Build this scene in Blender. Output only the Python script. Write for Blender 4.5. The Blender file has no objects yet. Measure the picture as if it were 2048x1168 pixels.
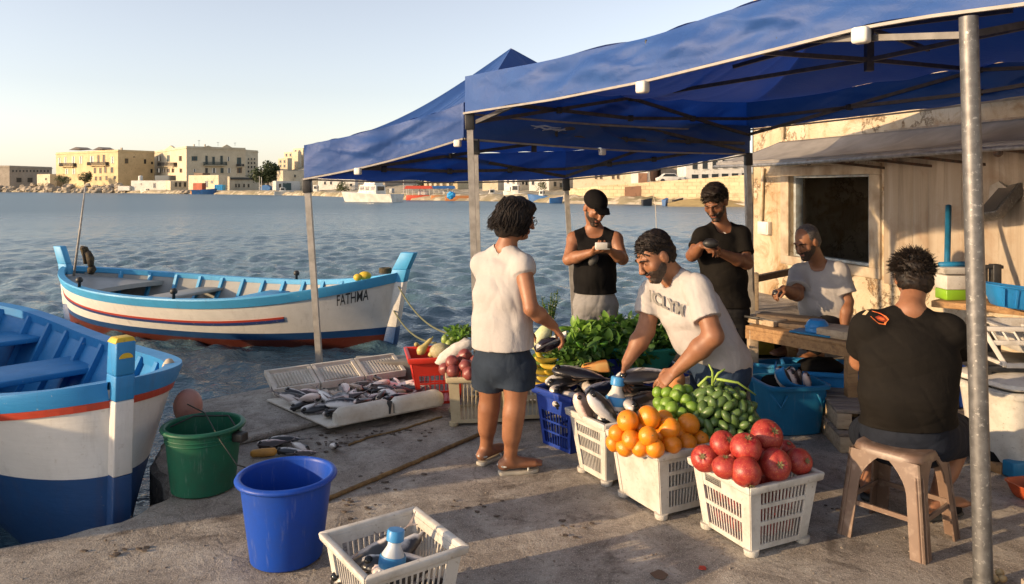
import bpy, bmesh, math, random
import numpy as np
from mathutils import Vector, Matrix, Quaternion, noise as mnoise
from mathutils.bvhtree import BVHTree
random.seed(7); rng = np.random.default_rng(7)
SC = bpy.context.scene
COL = SC.collection
F = 1500.0; H = 374.0; CH = 1.70; ZW = -0.45          # focal length, horizon row, eye height, water level
SUN_EL = math.radians(13.0)
SUN_H = Vector((-0.925, -0.38, 0)).normalized()        # horizontal direction towards the sun
def P(u, v, d): return Vector(((u-1024)/F*d, d, CH-(v-H)/F*d))
def G(u, v, z=0.0): return P(u, v, (CH-z)*F/(v-H))
def PZ(u, d, z): return Vector(((u-1024)/F*d, d, z))
V = Vector
def lerp(a, b, t): return a+(b-a)*t
def sstep(a, b, x):
    t = min(1, max(0, (x-a)/(b-a))); return t*t*(3-2*t)

# ------------------------------------------------------------------ objects
OFF = {}
def link(o): COL.objects.link(o); return o
def tag(o, label=None, cat=None, group=None, kind=None):
    if label: o['label'] = label
    if cat: o['category'] = cat
    if group: o['group'] = group
    if kind: o['kind'] = kind
    return o
def thing(name, label, cat, loc=(0,0,0), group=None, rz=0):
    o = link(bpy.data.objects.new(name, None)); o.empty_display_size = .1
    o.location = loc; o.rotation_euler = (0, 0, rz)
    OFF[o.name] = V(loc)
    return tag(o, label, cat, group)
def offset_of(o):
    return OFF.get(o.name, V((0,0,0)))
def kids(o): return [c for c in COL.objects if c.parent == o]
def copy_tree(root, loc=None, rot=None, label=None, group=None, scale=None, parent=None, children=None):
    c = root.copy(); COL.objects.link(c)
    if parent: c.parent = parent
    for ch in (children[root.name] if children else kids(root)):
        copy_tree(ch, parent=c, children=children)
    if loc is not None: c.location = loc
    if rot is not None: c.rotation_euler = rot
    if scale is not None: c.scale = scale
    if label: c['label'] = label
    if group: c['group'] = group
    return c
def put(name, me, mats, parent=None, smooth=True, loc=None):
    if not isinstance(mats, (list, tuple)): mats = [mats]
    for m in mats: me.materials.append(m)
    if smooth: me.shade_smooth()
    o = link(bpy.data.objects.new(name, me))
    if parent is not None:
        o.parent = parent
        OFF[o.name] = offset_of(parent)
    if loc is not None: o.location = loc
    return o

class MB:
    """collects shapes and links them as one mesh"""
    def __init__(s): s.v = []; s.f = []; s.m = []; s.mi = 0
    def add(s, vs, fs):
        n = len(s.v); s.v += [V(x) for x in vs]
        for f in fs: s.f.append(tuple(n+i for i in f)); s.m.append(s.mi)
    def hexa(s, c):      # 8 corners: bottom 0-3 ccw, top 4-7
        s.add(c, [(3,2,1,0),(4,5,6,7),(0,1,5,4),(1,2,6,5),(2,3,7,6),(3,0,4,7)])
    def box(s, c, size, R=None):
        x, y, z = (k/2 for k in size); c = V(c)
        pts = [(-x,-y,-z),(x,-y,-z),(x,y,-z),(-x,y,-z),(-x,-y,z),(x,-y,z),(x,y,z),(-x,y,z)]
        if R is not None: pts = [R @ V(p) for p in pts]
        s.hexa([c+V(p) for p in pts])
    def bar(s, a, b, w, h, up=(0,0,1)):
        a, b = V(a), V(b); d = (b-a).normalized(); up = V(up)
        sd = d.cross(up)
        if sd.length < 1e-4: sd = d.cross(V((1,0,0)))
        sd.normalize(); u2 = sd.cross(d).normalized()
        sd *= w/2; u2 *= h/2
        s.hexa([a-sd-u2, a+sd-u2, b+sd-u2, b-sd-u2, a-sd+u2, a+sd+u2, b+sd+u2, b-sd+u2])
    def tube(s, pts, r, seg=8, caps=True):
        pts = [V(p) for p in pts]; n = len(pts)
        rr = r if isinstance(r, (list, tuple)) else [r]*n
        rings = []; prev = None
        for i, p in enumerate(pts):
            d = (pts[min(n-1,i+1)]-pts[max(0,i-1)])
            d = d.normalized() if d.length > 1e-9 else V((0,0,1))
            if prev is None:
                a = d.cross(V((0,0,1)))
                if a.length < 1e-3: a = d.cross(V((1,0,0)))
            else: a = prev-d*prev.dot(d)
            a.normalize(); prev = a; b = d.cross(a)
            rings.append([p+(a*math.cos(2*math.pi*k/seg)+b*math.sin(2*math.pi*k/seg))*rr[i] for k in range(seg)])
        vs = [q for R in rings for q in R]; fs = []
        for i in range(n-1):
            for k in range(seg):
                k2 = (k+1) % seg
                fs.append((i*seg+k, i*seg+k2, (i+1)*seg+k2, (i+1)*seg+k))
        if caps: fs.append(tuple(range(seg-1,-1,-1))); fs.append(tuple((n-1)*seg+k for k in range(seg)))
        s.add(vs, fs)
    def lathe(s, prof, c=(0,0,0), seg=32, sx=1, sy=1, R=None, cap=True):
        c = V(c); vs = []; n = len(prof)
        for r, z in prof:
            for k in range(seg):
                a = 2*math.pi*k/seg; q = V((r*math.cos(a)*sx, r*math.sin(a)*sy, z))
                vs.append(c+(R @ q if R is not None else q))
        fs = []
        for i in range(n-1):
            for k in range(seg):
                k2 = (k+1) % seg; fs.append((i*seg+k, i*seg+k2, (i+1)*seg+k2, (i+1)*seg+k))
        if cap and prof[0][0] > 1e-5: fs.append(tuple(range(seg-1,-1,-1)))
        if cap and prof[-1][0] > 1e-5: fs.append(tuple((n-1)*seg+k for k in range(seg)))
        s.add(vs, fs)
    def ball(s, c, r, seg=16, rings=10, R=None, fn=None):
        c = V(c); r = r if isinstance(r, (tuple, list)) else (r, r, r); vs = []
        for i in range(rings+1):
            t = math.pi*i/rings
            for k in range(seg):
                a = 2*math.pi*k/seg
                d = V((math.sin(t)*math.cos(a), math.sin(t)*math.sin(a), -math.cos(t)))
                m = fn(d) if fn else 1.0
                q = V((d.x*r[0]*m, d.y*r[1]*m, d.z*r[2]*m))
                vs.append(c+(R @ q if R is not None else q))
        fs = []
        for i in range(rings):
            for k in range(seg):
                k2 = (k+1) % seg; fs.append((i*seg+k, i*seg+k2, (i+1)*seg+k2, (i+1)*seg+k))
        s.add(vs, fs)
    def grid(s, nu, nv, fn, closed_u=False):
        vs = [fn(i/(nu), j/(nv)) for j in range(nv+1) for i in range(nu+1)]
        fs = [(j*(nu+1)+i, j*(nu+1)+i+1, (j+1)*(nu+1)+i+1, (j+1)*(nu+1)+i) for j in range(nv) for i in range(nu)]
        s.add(vs, fs)
    def prism(s, outline, t):       # outline: 3D points of a planar loop, t: thickness vector
        n = len(outline); o = [V(p) for p in outline]; t = V(t)
        s.add(o+[p+t for p in o], [tuple(range(n-1,-1,-1)), tuple(range(n,2*n))]+[(i,(i+1)%n,n+(i+1)%n,n+i) for i in range(n)])
    def build(s, name, mats, parent=None, smooth=False, bevel=0, merge=False, off=None, solid=0, auto=None):
        o_ = off if off is not None else (offset_of(parent) if parent is not None else V((0,0,0)))
        me = bpy.data.meshes.new(name)
        me.from_pydata([tuple(p-o_) for p in s.v], [], s.f)
        if len(set(s.m)) > 1: me.polygons.foreach_set('material_index', s.m)
        if merge or smooth or bevel:
            bm = bmesh.new(); bm.from_mesh(me)
            if merge: bmesh.ops.remove_doubles(bm, verts=bm.verts, dist=1e-5)
            bmesh.ops.recalc_face_normals(bm, faces=bm.faces) if merge or bevel else None
            if bevel:
                es = [e for e in bm.edges if len(e.link_faces) == 2 and e.calc_face_angle(0) > .6]
                try: bmesh.ops.bevel(bm, geom=es, offset=bevel, segments=2, affect='EDGES', profile=.5, clamp_overlap=True)
                except Exception: pass
            bm.to_mesh(me); bm.free()
        o = put(name, me, mats, parent, smooth or bevel > 0)
        if parent is None and off is not None: o.location = off; OFF[o.name] = V(off)
        if (smooth or bevel > 0) and auto is not None:
            me.set_sharp_from_angle(angle=auto)
        if solid:
            md = o.modifiers.new('Solidify', 'SOLIDIFY'); md.thickness = solid; md.offset = 0
        return o

# ------------------------------------------------------------------ materials
def srgb(r, g, b):
    f = lambda c: (c/255/12.92) if c/255 <= .04045 else ((c/255+.055)/1.055)**2.4
    return (f(r), f(g), f(b), 1)
class NT:
    def __init__(s, name):
        s.m = bpy.data.materials.new(name); s.m.use_nodes = True; s.t = s.m.node_tree; s.t.nodes.clear()
    def n(s, typ, ins=None, **props):
        nd = s.t.nodes.new(typ)
        for k, v in props.items(): setattr(nd, k, v)
        for k, v in (ins or {}).items():
            sock = nd.inputs[k]
            if isinstance(v, bpy.types.NodeSocket): s.t.links.new(v, sock)
            else: sock.default_value = v
        return nd
    def coords(s, stretch=None, kind='Object'):
        c = s.n('ShaderNodeTexCoord').outputs[kind]
        if stretch: c = s.n('ShaderNodeMapping', {'Vector': c, 'Scale': stretch}).outputs[0]
        return c
    def noise(s, co, scale, detail=6, rough=.55, dist=0, w=None):
        return s.n('ShaderNodeTexNoise', {'Vector': co, 'Scale': scale, 'Detail': detail, 'Roughness': rough, 'Distortion': dist}).outputs['Fac']
    def ramp(s, fac, stops, interp='LINEAR'):
        r = s.n('ShaderNodeValToRGB', {'Fac': fac}); cr = r.color_ramp; cr.interpolation = interp
        while len(cr.elements) < len(stops): cr.elements.new(.5)
        for e, (p, c) in zip(cr.elements, stops):
            e.position = p; e.color = c if len(c) == 4 else (*c, 1)
        return r.outputs['Color']
    def mask(s, fac, a, b):
        return s.n('ShaderNodeMapRange', {'Value': fac, 'From Min': a, 'From Max': b}).outputs['Result']
    def mix(s, fac, a, b, blend='MIX'):
        nd = s.n('ShaderNodeMix', data_type='RGBA', blend_type=blend)
        for sock, v in ((nd.inputs['Factor'], fac), (nd.inputs[6], a), (nd.inputs[7], b)):
            if isinstance(v, bpy.types.NodeSocket): s.t.links.new(v, sock)
            else: sock.default_value = v
        return nd.outputs[2]
    def math(s, op, a, b=0.0):
        return s.n('ShaderNodeMath', {0: a, 1: b}, operation=op).outputs[0]
    def bump(s, h, strength=.3, dist=.01, normal=None):
        ins = {'Height': h, 'Strength': strength, 'Distance': dist}
        if normal is not None: ins['Normal'] = normal
        return s.n('ShaderNodeBump', ins).outputs[0]
    def out(s, col, rough=.5, normal=None, metal=0, spec=.5, **kw):
        ins = {'Base Color': col, 'Roughness': rough, 'Metallic': metal, 'Specular IOR Level': spec}
        if normal is not None: ins['Normal'] = normal
        ins.update(kw)
        p = s.n('ShaderNodeBsdfPrincipled', ins)
        s.n('ShaderNodeOutputMaterial', {'Surface': p.outputs[0]})
        return s.m
def mat(name, c1, c2=None, scale=8, lo=.35, hi=.65, rough=.5, bump=0, bscale=None, bdist=.005, metal=0, spec=.5, detail=6, stretch=None, c3=None, s3=30, lo3=.55, hi3=.7, rvar=0, **kw):
    t = NT(name); co = t.coords(stretch)
    col = c1
    if c2 is not None:
        n = t.noise(co, scale, detail); col = t.mix(t.mask(n, lo, hi), c1, c2)
    if c3 is not None:
        n3 = t.noise(co, s3, 5); col = t.mix(t.mask(n3, lo3, hi3), col, c3)
    nm = None
    if bump: nm = t.bump(t.noise(co, bscale or scale*4, 5), bump, bdist)
    r = rough
    if rvar: r = t.math('ADD', rough-rvar/2, t.math('MULTIPLY', t.noise(co, scale*2, 4), rvar))
    return t.out(col, r, nm, metal, spec, **kw)
def plastic(name, c, dirt=None, rough=.42, amount=.35):
    t = NT(name); co = t.coords()
    d = dirt or tuple(k*.55 for k in c[:3])+(1,)
    n = t.noise(co, 6, 8, .65); col = t.mix(t.math('MULTIPLY', t.mask(n, .45, .75), amount), c, d)
    n2 = t.noise(co, 55, 3, .6); col = t.mix(t.math('MULTIPLY', t.mask(n2, .62, .72), amount*.8), col, d)
    sk = t.noise(t.n('ShaderNodeMapping', {'Vector': co, 'Scale': (30, 30, 2.2), 'Rotation': (.15, .1, 0)}).outputs[0], 1.6, 5, .7)
    col = t.mix(t.math('MULTIPLY', t.mask(sk, .58, .68), amount*.55), col, tuple(min(1, k*.6+.16) for k in c[:3])+(1,))
    nm = t.bump(t.noise(co, 25, 4), .08, .004)
    return t.out(col, t.math('ADD', rough-.08, t.math('MULTIPLY', n, .2)), nm, spec=.3)
# ------------------------------------------------------------------ camera, sky, sun
cam = bpy.data.cameras.new('camera'); co_ = link(bpy.data.objects.new('camera', cam))
cam.sensor_width = 36; cam.lens = F/2048*36; cam.shift_y = -(584-H)/2048
cam.clip_start = .05; cam.clip_end = 6000
co_.location = (0, 0, CH); co_.rotation_euler = (math.pi/2, 0, 0); SC.camera = co_
w = bpy.data.worlds.new('World'); SC.world = w; w.use_nodes = True
wt = w.node_tree; wt.nodes.clear()
sky = wt.nodes.new('ShaderNodeTexSky'); sky.sky_type = 'NISHITA'; sky.sun_disc = False
sky.sun_elevation = SUN_EL; sky.sun_rotation = math.atan2(SUN_H.x, SUN_H.y)
sky.air_density = 1.0; sky.dust_density = .8; sky.ozone_density = 1.0; sky.altitude = 0
bg = wt.nodes.new('ShaderNodeBackground'); bg.inputs['Strength'].default_value = .15
wo = wt.nodes.new('ShaderNodeOutputWorld')
hs_ = wt.nodes.new('ShaderNodeHueSaturation'); hs_.inputs['Saturation'].default_value = .55
tint = wt.nodes.new('ShaderNodeMix'); tint.data_type = 'RGBA'; tint.blend_type = 'MULTIPLY'; tint.inputs['Factor'].default_value = 1; tint.inputs[7].default_value = (1.0, .955, .985, 1)
wt.links.new(sky.outputs[0], hs_.inputs['Color']); wt.links.new(hs_.outputs[0], tint.inputs[6]); wt.links.new(tint.outputs[2], bg.inputs[0]); wt.links.new(bg.outputs[0], wo.inputs[0])
sl = bpy.data.lights.new('sun', 'SUN'); sl.energy = 3.8; sl.angle = math.radians(.6); sl.color = (1, .71, .41)
so = link(bpy.data.objects.new('sun', sl))
sd = SUN_H*math.cos(SUN_EL)+V((0,0,math.sin(SUN_EL)))
so.rotation_euler = sd.to_track_quat('Z', 'Y').to_euler(); so.location = sd*60
vs = SC.view_settings
SC.display_settings.display_device = 'sRGB'
vs.view_transform = 'Standard'; vs.look = 'None'; vs.gamma = 1; vs.exposure = .80; vs.use_curve_mapping = False
SC.cycles.max_bounces = 8; SC.cycles.diffuse_bounces = 3; SC.cycles.glossy_bounces = 3
SC.cycles.transmission_bounces = 4; SC.cycles.use_denoising = True
SC.cycles.caustics_reflective = False; SC.cycles.caustics_refractive = False

# ------------------------------------------------------------------ water
def water():
    na, nr = 620, 760
    th = np.radians(np.linspace(-62, 62, na)); r = 2.6*np.exp(np.linspace(0, math.log(900/2.6), nr))
    R, T = np.meshgrid(r, th, indexing='ij'); X = R*np.sin(T); Y = R*np.cos(T)
    Z = np.zeros_like(X)
    g = np.random.default_rng(3); dr = R*(math.log(900/2.6)/nr); da = R*math.radians(124)/na
    cell = np.maximum(dr, da)
    wx = X+.5*np.sin(Y*.31+1)+.35*np.sin(X*.47+Y*.22); wy = Y+.5*np.sin(X*.37+2)+.3*np.sin(Y*.53-X*.2)
    for i in range(84):
        lam = .20*math.exp(g.uniform(0, 1)**1.15*math.log(1.0/.14)); ang = math.radians(g.normal(205, 38)); k = 2*math.pi/lam
        amp = .0084*lam**.90*g.uniform(.5, 1.3)
        ph = k*(wx*math.sin(ang)+wy*math.cos(ang))+g.uniform(0, 6.28)
        fade = np.clip((lam/cell-2.2)/3.5, 0, 1)
        s_ = np.sin(ph); Z += amp*fade*(s_-.35*np.cos(2*ph))
    calm = np.clip((R-4.0)/9.0, .25, 1)           # sheltered by the quay and boats
    Z = Z*calm*1.15+ZW
    me = bpy.data.meshes.new('water')
    vv = np.stack([X, Y, Z], -1).reshape(-1, 3)
    i, j = np.meshgrid(np.arange(nr-1), np.arange(na-1), indexing='ij'); a = (i*na+j).ravel()
    quads = np.stack([a, a+1, a+na+1, a+na], -1)
    np_mesh(me, vv, quads)
    t = NT('sea_water'); co = t.coords()
    cd = t.n('ShaderNodeMapping', {'Vector': co, 'Scale': (.75, 1.15, 1), 'Rotation': (0, 0, .35)}).outputs[0]
    b0 = t.bump(t.noise(cd, 1.2, 5, .7), .7, .15); b1 = t.bump(t.noise(cd, 3.4, 5, .7, .3), .75, .06, b0)
    b2 = t.bump(t.noise(cd, 9, 4, .65, .4), .4, .016, b1)
    big = t.noise(co, .035, 4)
    col = t.mix(t.mask(big, .35, .65), (.056, .108, .140, 1), (.074, .132, .165, 1))
    dist_ = t.n('ShaderNodeVectorMath', {0: co}, operation='LENGTH').outputs['Value']
    rg = t.n('ShaderNodeMapRange', {'Value': dist_, 'From Min': 9, 'From Max': 80, 'To Min': .07, 'To Max': .34}).outputs['Result']
    m = t.out(col, rg, b2, spec=.5, IOR=1.33)
    o = put('water', me, m); tag(o, kind='structure')
def np_mesh(me, verts, quads):
    n, q = len(verts), len(quads); s = quads.shape[1]
    me.vertices.add(n); me.vertices.foreach_set('co', np.ascontiguousarray(verts, np.float32).ravel())
    me.loops.add(q*s); me.loops.foreach_set('vertex_index', np.ascontiguousarray(quads, np.int32).ravel())
    me.polygons.add(q); me.polygons.foreach_set('loop_start', np.arange(0, q*s, s, dtype=np.int32))
    me.update(calc_edges=True); me.validate()
water()

# ------------------------------------------------------------------ quay
def concrete():
    t = NT('quay_concrete'); co = t.coords()
    n1 = t.noise(co, .9, 8, .62, .3); n2 = t.noise(co, 4.2, 9, .68, .5); n3 = t.noise(co, 34, 6, .7); n4 = t.noise(co, 150, 3, .6)
    c = t.ramp(n2, [(.32, (.13,.112,.094)), (.45, (.26,.228,.194)), (.57, (.37,.335,.288)), (.72, (.51,.47,.41))])
    c = t.mix(t.mask(n1, .38, .62), c, t.mix(.42, c, (.20,.165,.135,1)))
    c = t.mix(t.math('MULTIPLY', t.mask(n3, .53, .68), .8), c, (.085,.07,.058,1))          # dark grit and scraps
    c = t.mix(t.math('MULTIPLY', t.mask(n4, .54, .66), .7), c, (.60,.55,.48,1))
    st = t.noise(co, 1.7, 5, .7, 1.2)
    c = t.mix(t.math('MULTIPLY', t.mask(st, .57, .66), .75), c, (.065,.05,.04,1))          # old wet and oil stains
    pal = t.noise(co, 2.3, 6, .75, .8)
    c = t.mix(t.math('MULTIPLY', t.mask(pal, .60, .72), .6), c, (.55,.50,.43,1))          # salt and cement wash
    vo = t.n('ShaderNodeTexVoronoi', {'Vector': t.n('ShaderNodeMix', {4: co, 5: t.n('ShaderNodeTexNoise', {'Vector': co, 'Scale': 2.5, 'Detail': 5}).outputs['Color'], 'Factor': .22}, data_type='VECTOR').outputs[1], 'Scale': .5}, feature='DISTANCE_TO_EDGE').outputs['Distance']
    crack = t.mask(vo, .0035, .0008)
    c = t.mix(t.math('MULTIPLY', crack, .22), c, (.05,.04,.03,1))
    h = t.math('ADD', t.math('MULTIPLY', n2, 1.0), t.math('ADD', t.math('MULTIPLY', n3, .5), t.math('MULTIPLY', n4, .22)))
    h = t.math('SUBTRACT', h, t.math('MULTIPLY', crack, .08))
    nm = t.bump(h, .85, .02)
    rough = t.math('ADD', .72, t.math('MULTIPLY', n1, .25))
    return t.out(c, rough, nm, spec=.3)
CONC = concrete()
E = [G(0,1092), G(120,1068), G(240,1042), G(345,986), G(300,926), G(330,872), G(392,802), G(600,766), G(830,736), G(1000,722), G(1300,690), G(1420,640), G(1500,612)]
W0 = G(1507, 622); WD = V((1.03, -3.9, 0)).normalized(); WN = V((WD.y, -WD.x, 0))
if WN.x > 0: WN = -WN
def wallp(s, z, out=0.0): q = W0+WD*s+WN*out; q.z = z; return q
def ws(u, out=0.0):
    k = (u-1024)/F; a = W0+WN*out
    return (k*a.y-a.x)/(WD.x-k*WD.y)
def wz(u, v, out=0.0): q = W0+WN*out+WD*ws(u, out); return CH-(v-H)/F*q.y
def quay():
    g = random.Random(5); pts = [V((-7, .4, 0))]
    line = [V((-7,.4,0))]+E
    pts = []
    for a, b in zip(line, line[1:]):
        n = max(1, int((b-a).length/.09))
        for i in range(n):
            p = a.lerp(b, i/n); pts.append(V((p.x+g.gauss(0,.008), p.y+g.gauss(0,.010), 0)))
    k = len(pts)
    pts += [E[-1], W0-WN*0+V((.2,.3,0)), W0+V((3,0,0)), V((9,9,0)), V((9,-4,0)), V((-7,-4,0))]
    n = len(pts); mb = MB()
    low = [p+V((0,0,-1.6)) for p in pts]
    mid = [p+V((0,0,-.03)) for p in pts]
    inn = []
    for i, p in enumerate(pts):
        if i < k+1:
            d = (pts[min(n-1,i+2)]-pts[max(0,i-2)]).normalized(); q = V((d.y, -d.x, 0)); inn.append(p+q*(.025+g.random()*.02))
        else: inn.append(p.copy())
    vs_ = inn+mid+low
    fs = [tuple(range(n-1,-1,-1))]
    for i in range(n):
        j = (i+1) % n
        fs += [(i, j, n+j, n+i), (n+i, n+j, 2*n+j, 2*n+i)]
    mb.add(vs_, fs)
    o = mb.build('quay', CONC, merge=True); tag(o, kind='structure')
    # raised edging strip of lighter concrete along the water
    mb = MB(); a = [G(476,892), G(650,850), G(880,795), G(872,742), G(830,742), G(600,772), G(396,812), G(372,870)]
    sub = []
    for p, q in zip(a, a[1:]+a[:1]):
        m = max(1, int((q-p).length/.12))
        for i in range(m): r = p.lerp(q, i/m); sub.append(V((r.x+g.gauss(0,.006), r.y+g.gauss(0,.006), .004)))
    mb.prism(sub, (0,0,.038))
    o = mb.build('quay_kerb', CONC, bevel=.01); tag(o, kind='structure')
quay()

# ------------------------------------------------------------------ market building on the right
def plaster():
    t = NT('old_plaster'); co = t.coords()
    n1 = t.noise(co, .8, 9, .66, .6); n2 = t.noise(co, 2.6, 10, .7, .9); n3 = t.noise(co, 28, 6, .7)
    c = t.ramp(n1, [(.3, (.34,.24,.135)), (.45, (.47,.375,.25)), (.6, (.54,.46,.345)), (.74, (.63,.575,.47))])
    c = t.mix(t.math('MULTIPLY', t.mask(n2, .50, .66), .9), c, (.27,.155,.065,1))
    drip = t.noise(t.n('ShaderNodeMapping', {'Vector': co, 'Scale': (3.2, 3.2, .35)}).outputs[0], 1.6, 8, .7, .5)
    c = t.mix(t.math('MULTIPLY', t.mask(drip, .56, .72), .6), c, (.19,.12,.06,1))
    flk = t.noise(co, 1.35, 10, .72, .25); flm = t.mask(flk, .545, .56)
    c = t.mix(t.math('MULTIPLY', flm, .6), c, (.56,.47,.34,1))
    edge = t.math('MULTIPLY', t.mask(flk, .535, .55), t.mask(flk, .565, .55))
    c = t.mix(t.math('MULTIPLY', edge, .75), c, (.20,.12,.06,1))
    c = t.mix(t.math('MULTIPLY', t.mask(n3, .58, .8), .5), c, (.24,.16,.09,1))
    h = t.math('ADD', t.math('MULTIPLY', flm, -.55), t.math('ADD', n2, t.math('MULTIPLY', n3, .35)))
    return t.out(c, .9, t.bump(h, .8, .03), spec=.2)
PLAST = plaster()
def cladding_mat():
    t = NT('weathered_board_wall'); co = t.coords()
    n1 = t.noise(t.n('ShaderNodeMapping', {'Vector': co, 'Scale': (4, 4, .22)}).outputs[0], 1.5, 8, .65, .4)
    n2 = t.noise(co, 1.6, 8, .7, .5); n3 = t.noise(co, 40, 5, .7)
    c = t.ramp(n1, [(.3, (.20,.155,.11)), (.5, (.33,.27,.205)), (.7, (.42,.36,.29))])
    c = t.mix(t.math('MULTIPLY', t.mask(n2, .52, .72), .7), c, (.24,.15,.09,1))
    c = t.mix(t.math('MULTIPLY', t.mask(n3, .58, .8), .5), c, (.26,.19,.13,1))
    return t.out(c, .85, t.bump(t.math('ADD', n1, t.math('MULTIPLY', n3, .4)), .5, .012), spec=.2)
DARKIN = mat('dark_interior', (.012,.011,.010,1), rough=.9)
STONEF = mat('worn_stone_frame', (.46,.38,.28,1), (.28,.21,.14,1), 5, rough=.85, bump=.4, bscale=30)
def building():
    r = thing('harbour_building', 'tall old plaster market building with stained ochre walls and a dark square window', 'building', W0)
    s0, s1 = ws(1580), ws(1742); z0, z1 = .83, 1.84; L = 9.0; top = 4.6; th = .22
    ss = [0]+[s0*i/6 for i in range(1,6)]+[s0, (s0+s1)/2, s1]+[s1+(L-s1)*i/14 for i in range(1,15)]
    zz = [-.1,.2,.5,z0,(z0+z1)/2,z1,2.2,2.8,3.6,top]
    mb = MB()
    for i in range(len(ss)-1):
        for j in range(len(zz)-1):
            if ss[i] >= s0-1e-6 and ss[i+1] <= s1+1e-6 and zz[j] >= z0-1e-6 and zz[j+1] <= z1+1e-6: continue
            mb.add([wallp(ss[i],zz[j]), wallp(ss[i+1],zz[j]), wallp(ss[i+1],zz[j+1]), wallp(ss[i],zz[j+1])], [(0,1,2,3)])
    a, b = wallp(0,-.1), wallp(0,top); c, d = wallp(0,-.1,-5.5), wallp(0,top,-5.5)
    mb.add([c, a, b, d], [(0,1,2,3)])
    e, f = wallp(L,-.1,-5.5), wallp(L,top,-5.5)
    mb.add([b, wallp(L,top), f, d], [(0,1,2,3)]); mb.add([wallp(L,-.1), e, f, wallp(L,top)], [(0,1,2,3)]); mb.add([c, d, f, e], [(0,1,2,3)])
    for (p, q) in (((s0,z0),(s1,z0)), ((s1,z0),(s1,z1)), ((s1,z1),(s0,z1)), ((s0,z1),(s0,z0))):     # reveal
        mb.add([wallp(*p), wallp(*p,-th), wallp(*q,-th), wallp(*q)], [(0,1,2,3)])
    mb.build('wall', PLAST, r, merge=True)
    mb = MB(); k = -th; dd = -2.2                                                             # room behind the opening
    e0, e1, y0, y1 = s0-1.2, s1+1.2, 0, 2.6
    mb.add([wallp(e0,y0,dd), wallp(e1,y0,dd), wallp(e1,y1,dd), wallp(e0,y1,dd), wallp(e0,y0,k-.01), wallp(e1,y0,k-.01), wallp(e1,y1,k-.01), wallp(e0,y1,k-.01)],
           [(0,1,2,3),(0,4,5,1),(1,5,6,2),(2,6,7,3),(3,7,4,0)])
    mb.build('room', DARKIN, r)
    wf = MB(); fw = .16
    wf.bar(wallp(s0-fw/2,z0-.09,.012), wallp(s0-fw/2,z1+.1,.012), .03, fw, WD) if 0 else None
    for (p, q) in (((s0-fw,z1),(s1+fw,z1+.115)), ((s0-fw,z0-.11),(s1+fw,z0)), ((s0-fw,z0),(s0,z1)), ((s1,z0),(s1+fw,z1))):
        (u0,a0), (u1,a1) = p, q
        wf.hexa([wallp(u0,a0,-.01), wallp(u1,a0,-.01), wallp(u1,a0,.03), wallp(u0,a0,.03), wallp(u0,a1,-.01), wallp(u1,a1,-.01), wallp(u1,a1,.03), wallp(u0,a1,.03)])
    win = wf.build('window', STONEF, r, bevel=.006)
    fr = MB(); g = .045
    for (p, q) in (((s0,z0),(s0+g,z1)), ((s1-g*2.2,z0),(s1,z1)), ((s0+g,z1-g*.6),(s1-g*2.2,z1)), ((s0+g,z0),(s1-g*2.2,z0+g*.7))):
        (u0,a0), (u1,a1) = p, q
        fr.hexa([wallp(u0,a0,-.16), wallp(u1,a0,-.16), wallp(u1,a0,-.05), wallp(u0,a0,-.05), wallp(u0,a1,-.16), wallp(u1,a1,-.16), wallp(u1,a1,-.05), wallp(u0,a1,-.05)])
    fr.build('frame', mat('grey_blue_paint', (.34,.39,.42,1), (.22,.22,.2,1), 12, rough=.6, bump=.2), win, bevel=.004)
    hg = MB()
    for z in (1.02, 1.66): hg.bar(wallp(s1-.03,z-.05,-.04), wallp(s1-.03,z+.05,-.04), .05, .02, WN)
    hg.build('hinge', mat('rusty_iron', (.03,.025,.02,1), (.10,.05,.03,1), 30, rough=.7), win)
    # boarded lower wall right of the window
    sc0, sc1 = s1+.2, 8.9; za, zb = .70, 2.3; mb = MB(); bw = .19; n = int((sc1-sc0)/bw)
    gg = random.Random(4)
    for i in range(n):
        a = sc0+(sc1-sc0)*i/n; b = sc0+(sc1-sc0)*(i+1)/n; o0 = .016+gg.uniform(-.003,.004); k0 = gg.uniform(-.02,.02)
        def fn(x, y):
            bulge = .018*math.sin(math.pi*x)**.6 if i % 2 else .007*math.sin(math.pi*x)**.5
            return wallp(a+(b-a)*x, za+k0+(zb-za-k0)*y, o0*.5+bulge+.002*math.sin(7*y+i))
        mb.grid(6, 6, fn)
    mb.build('board_cladding', cladding_mat(), r, smooth=True)
building()
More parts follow.
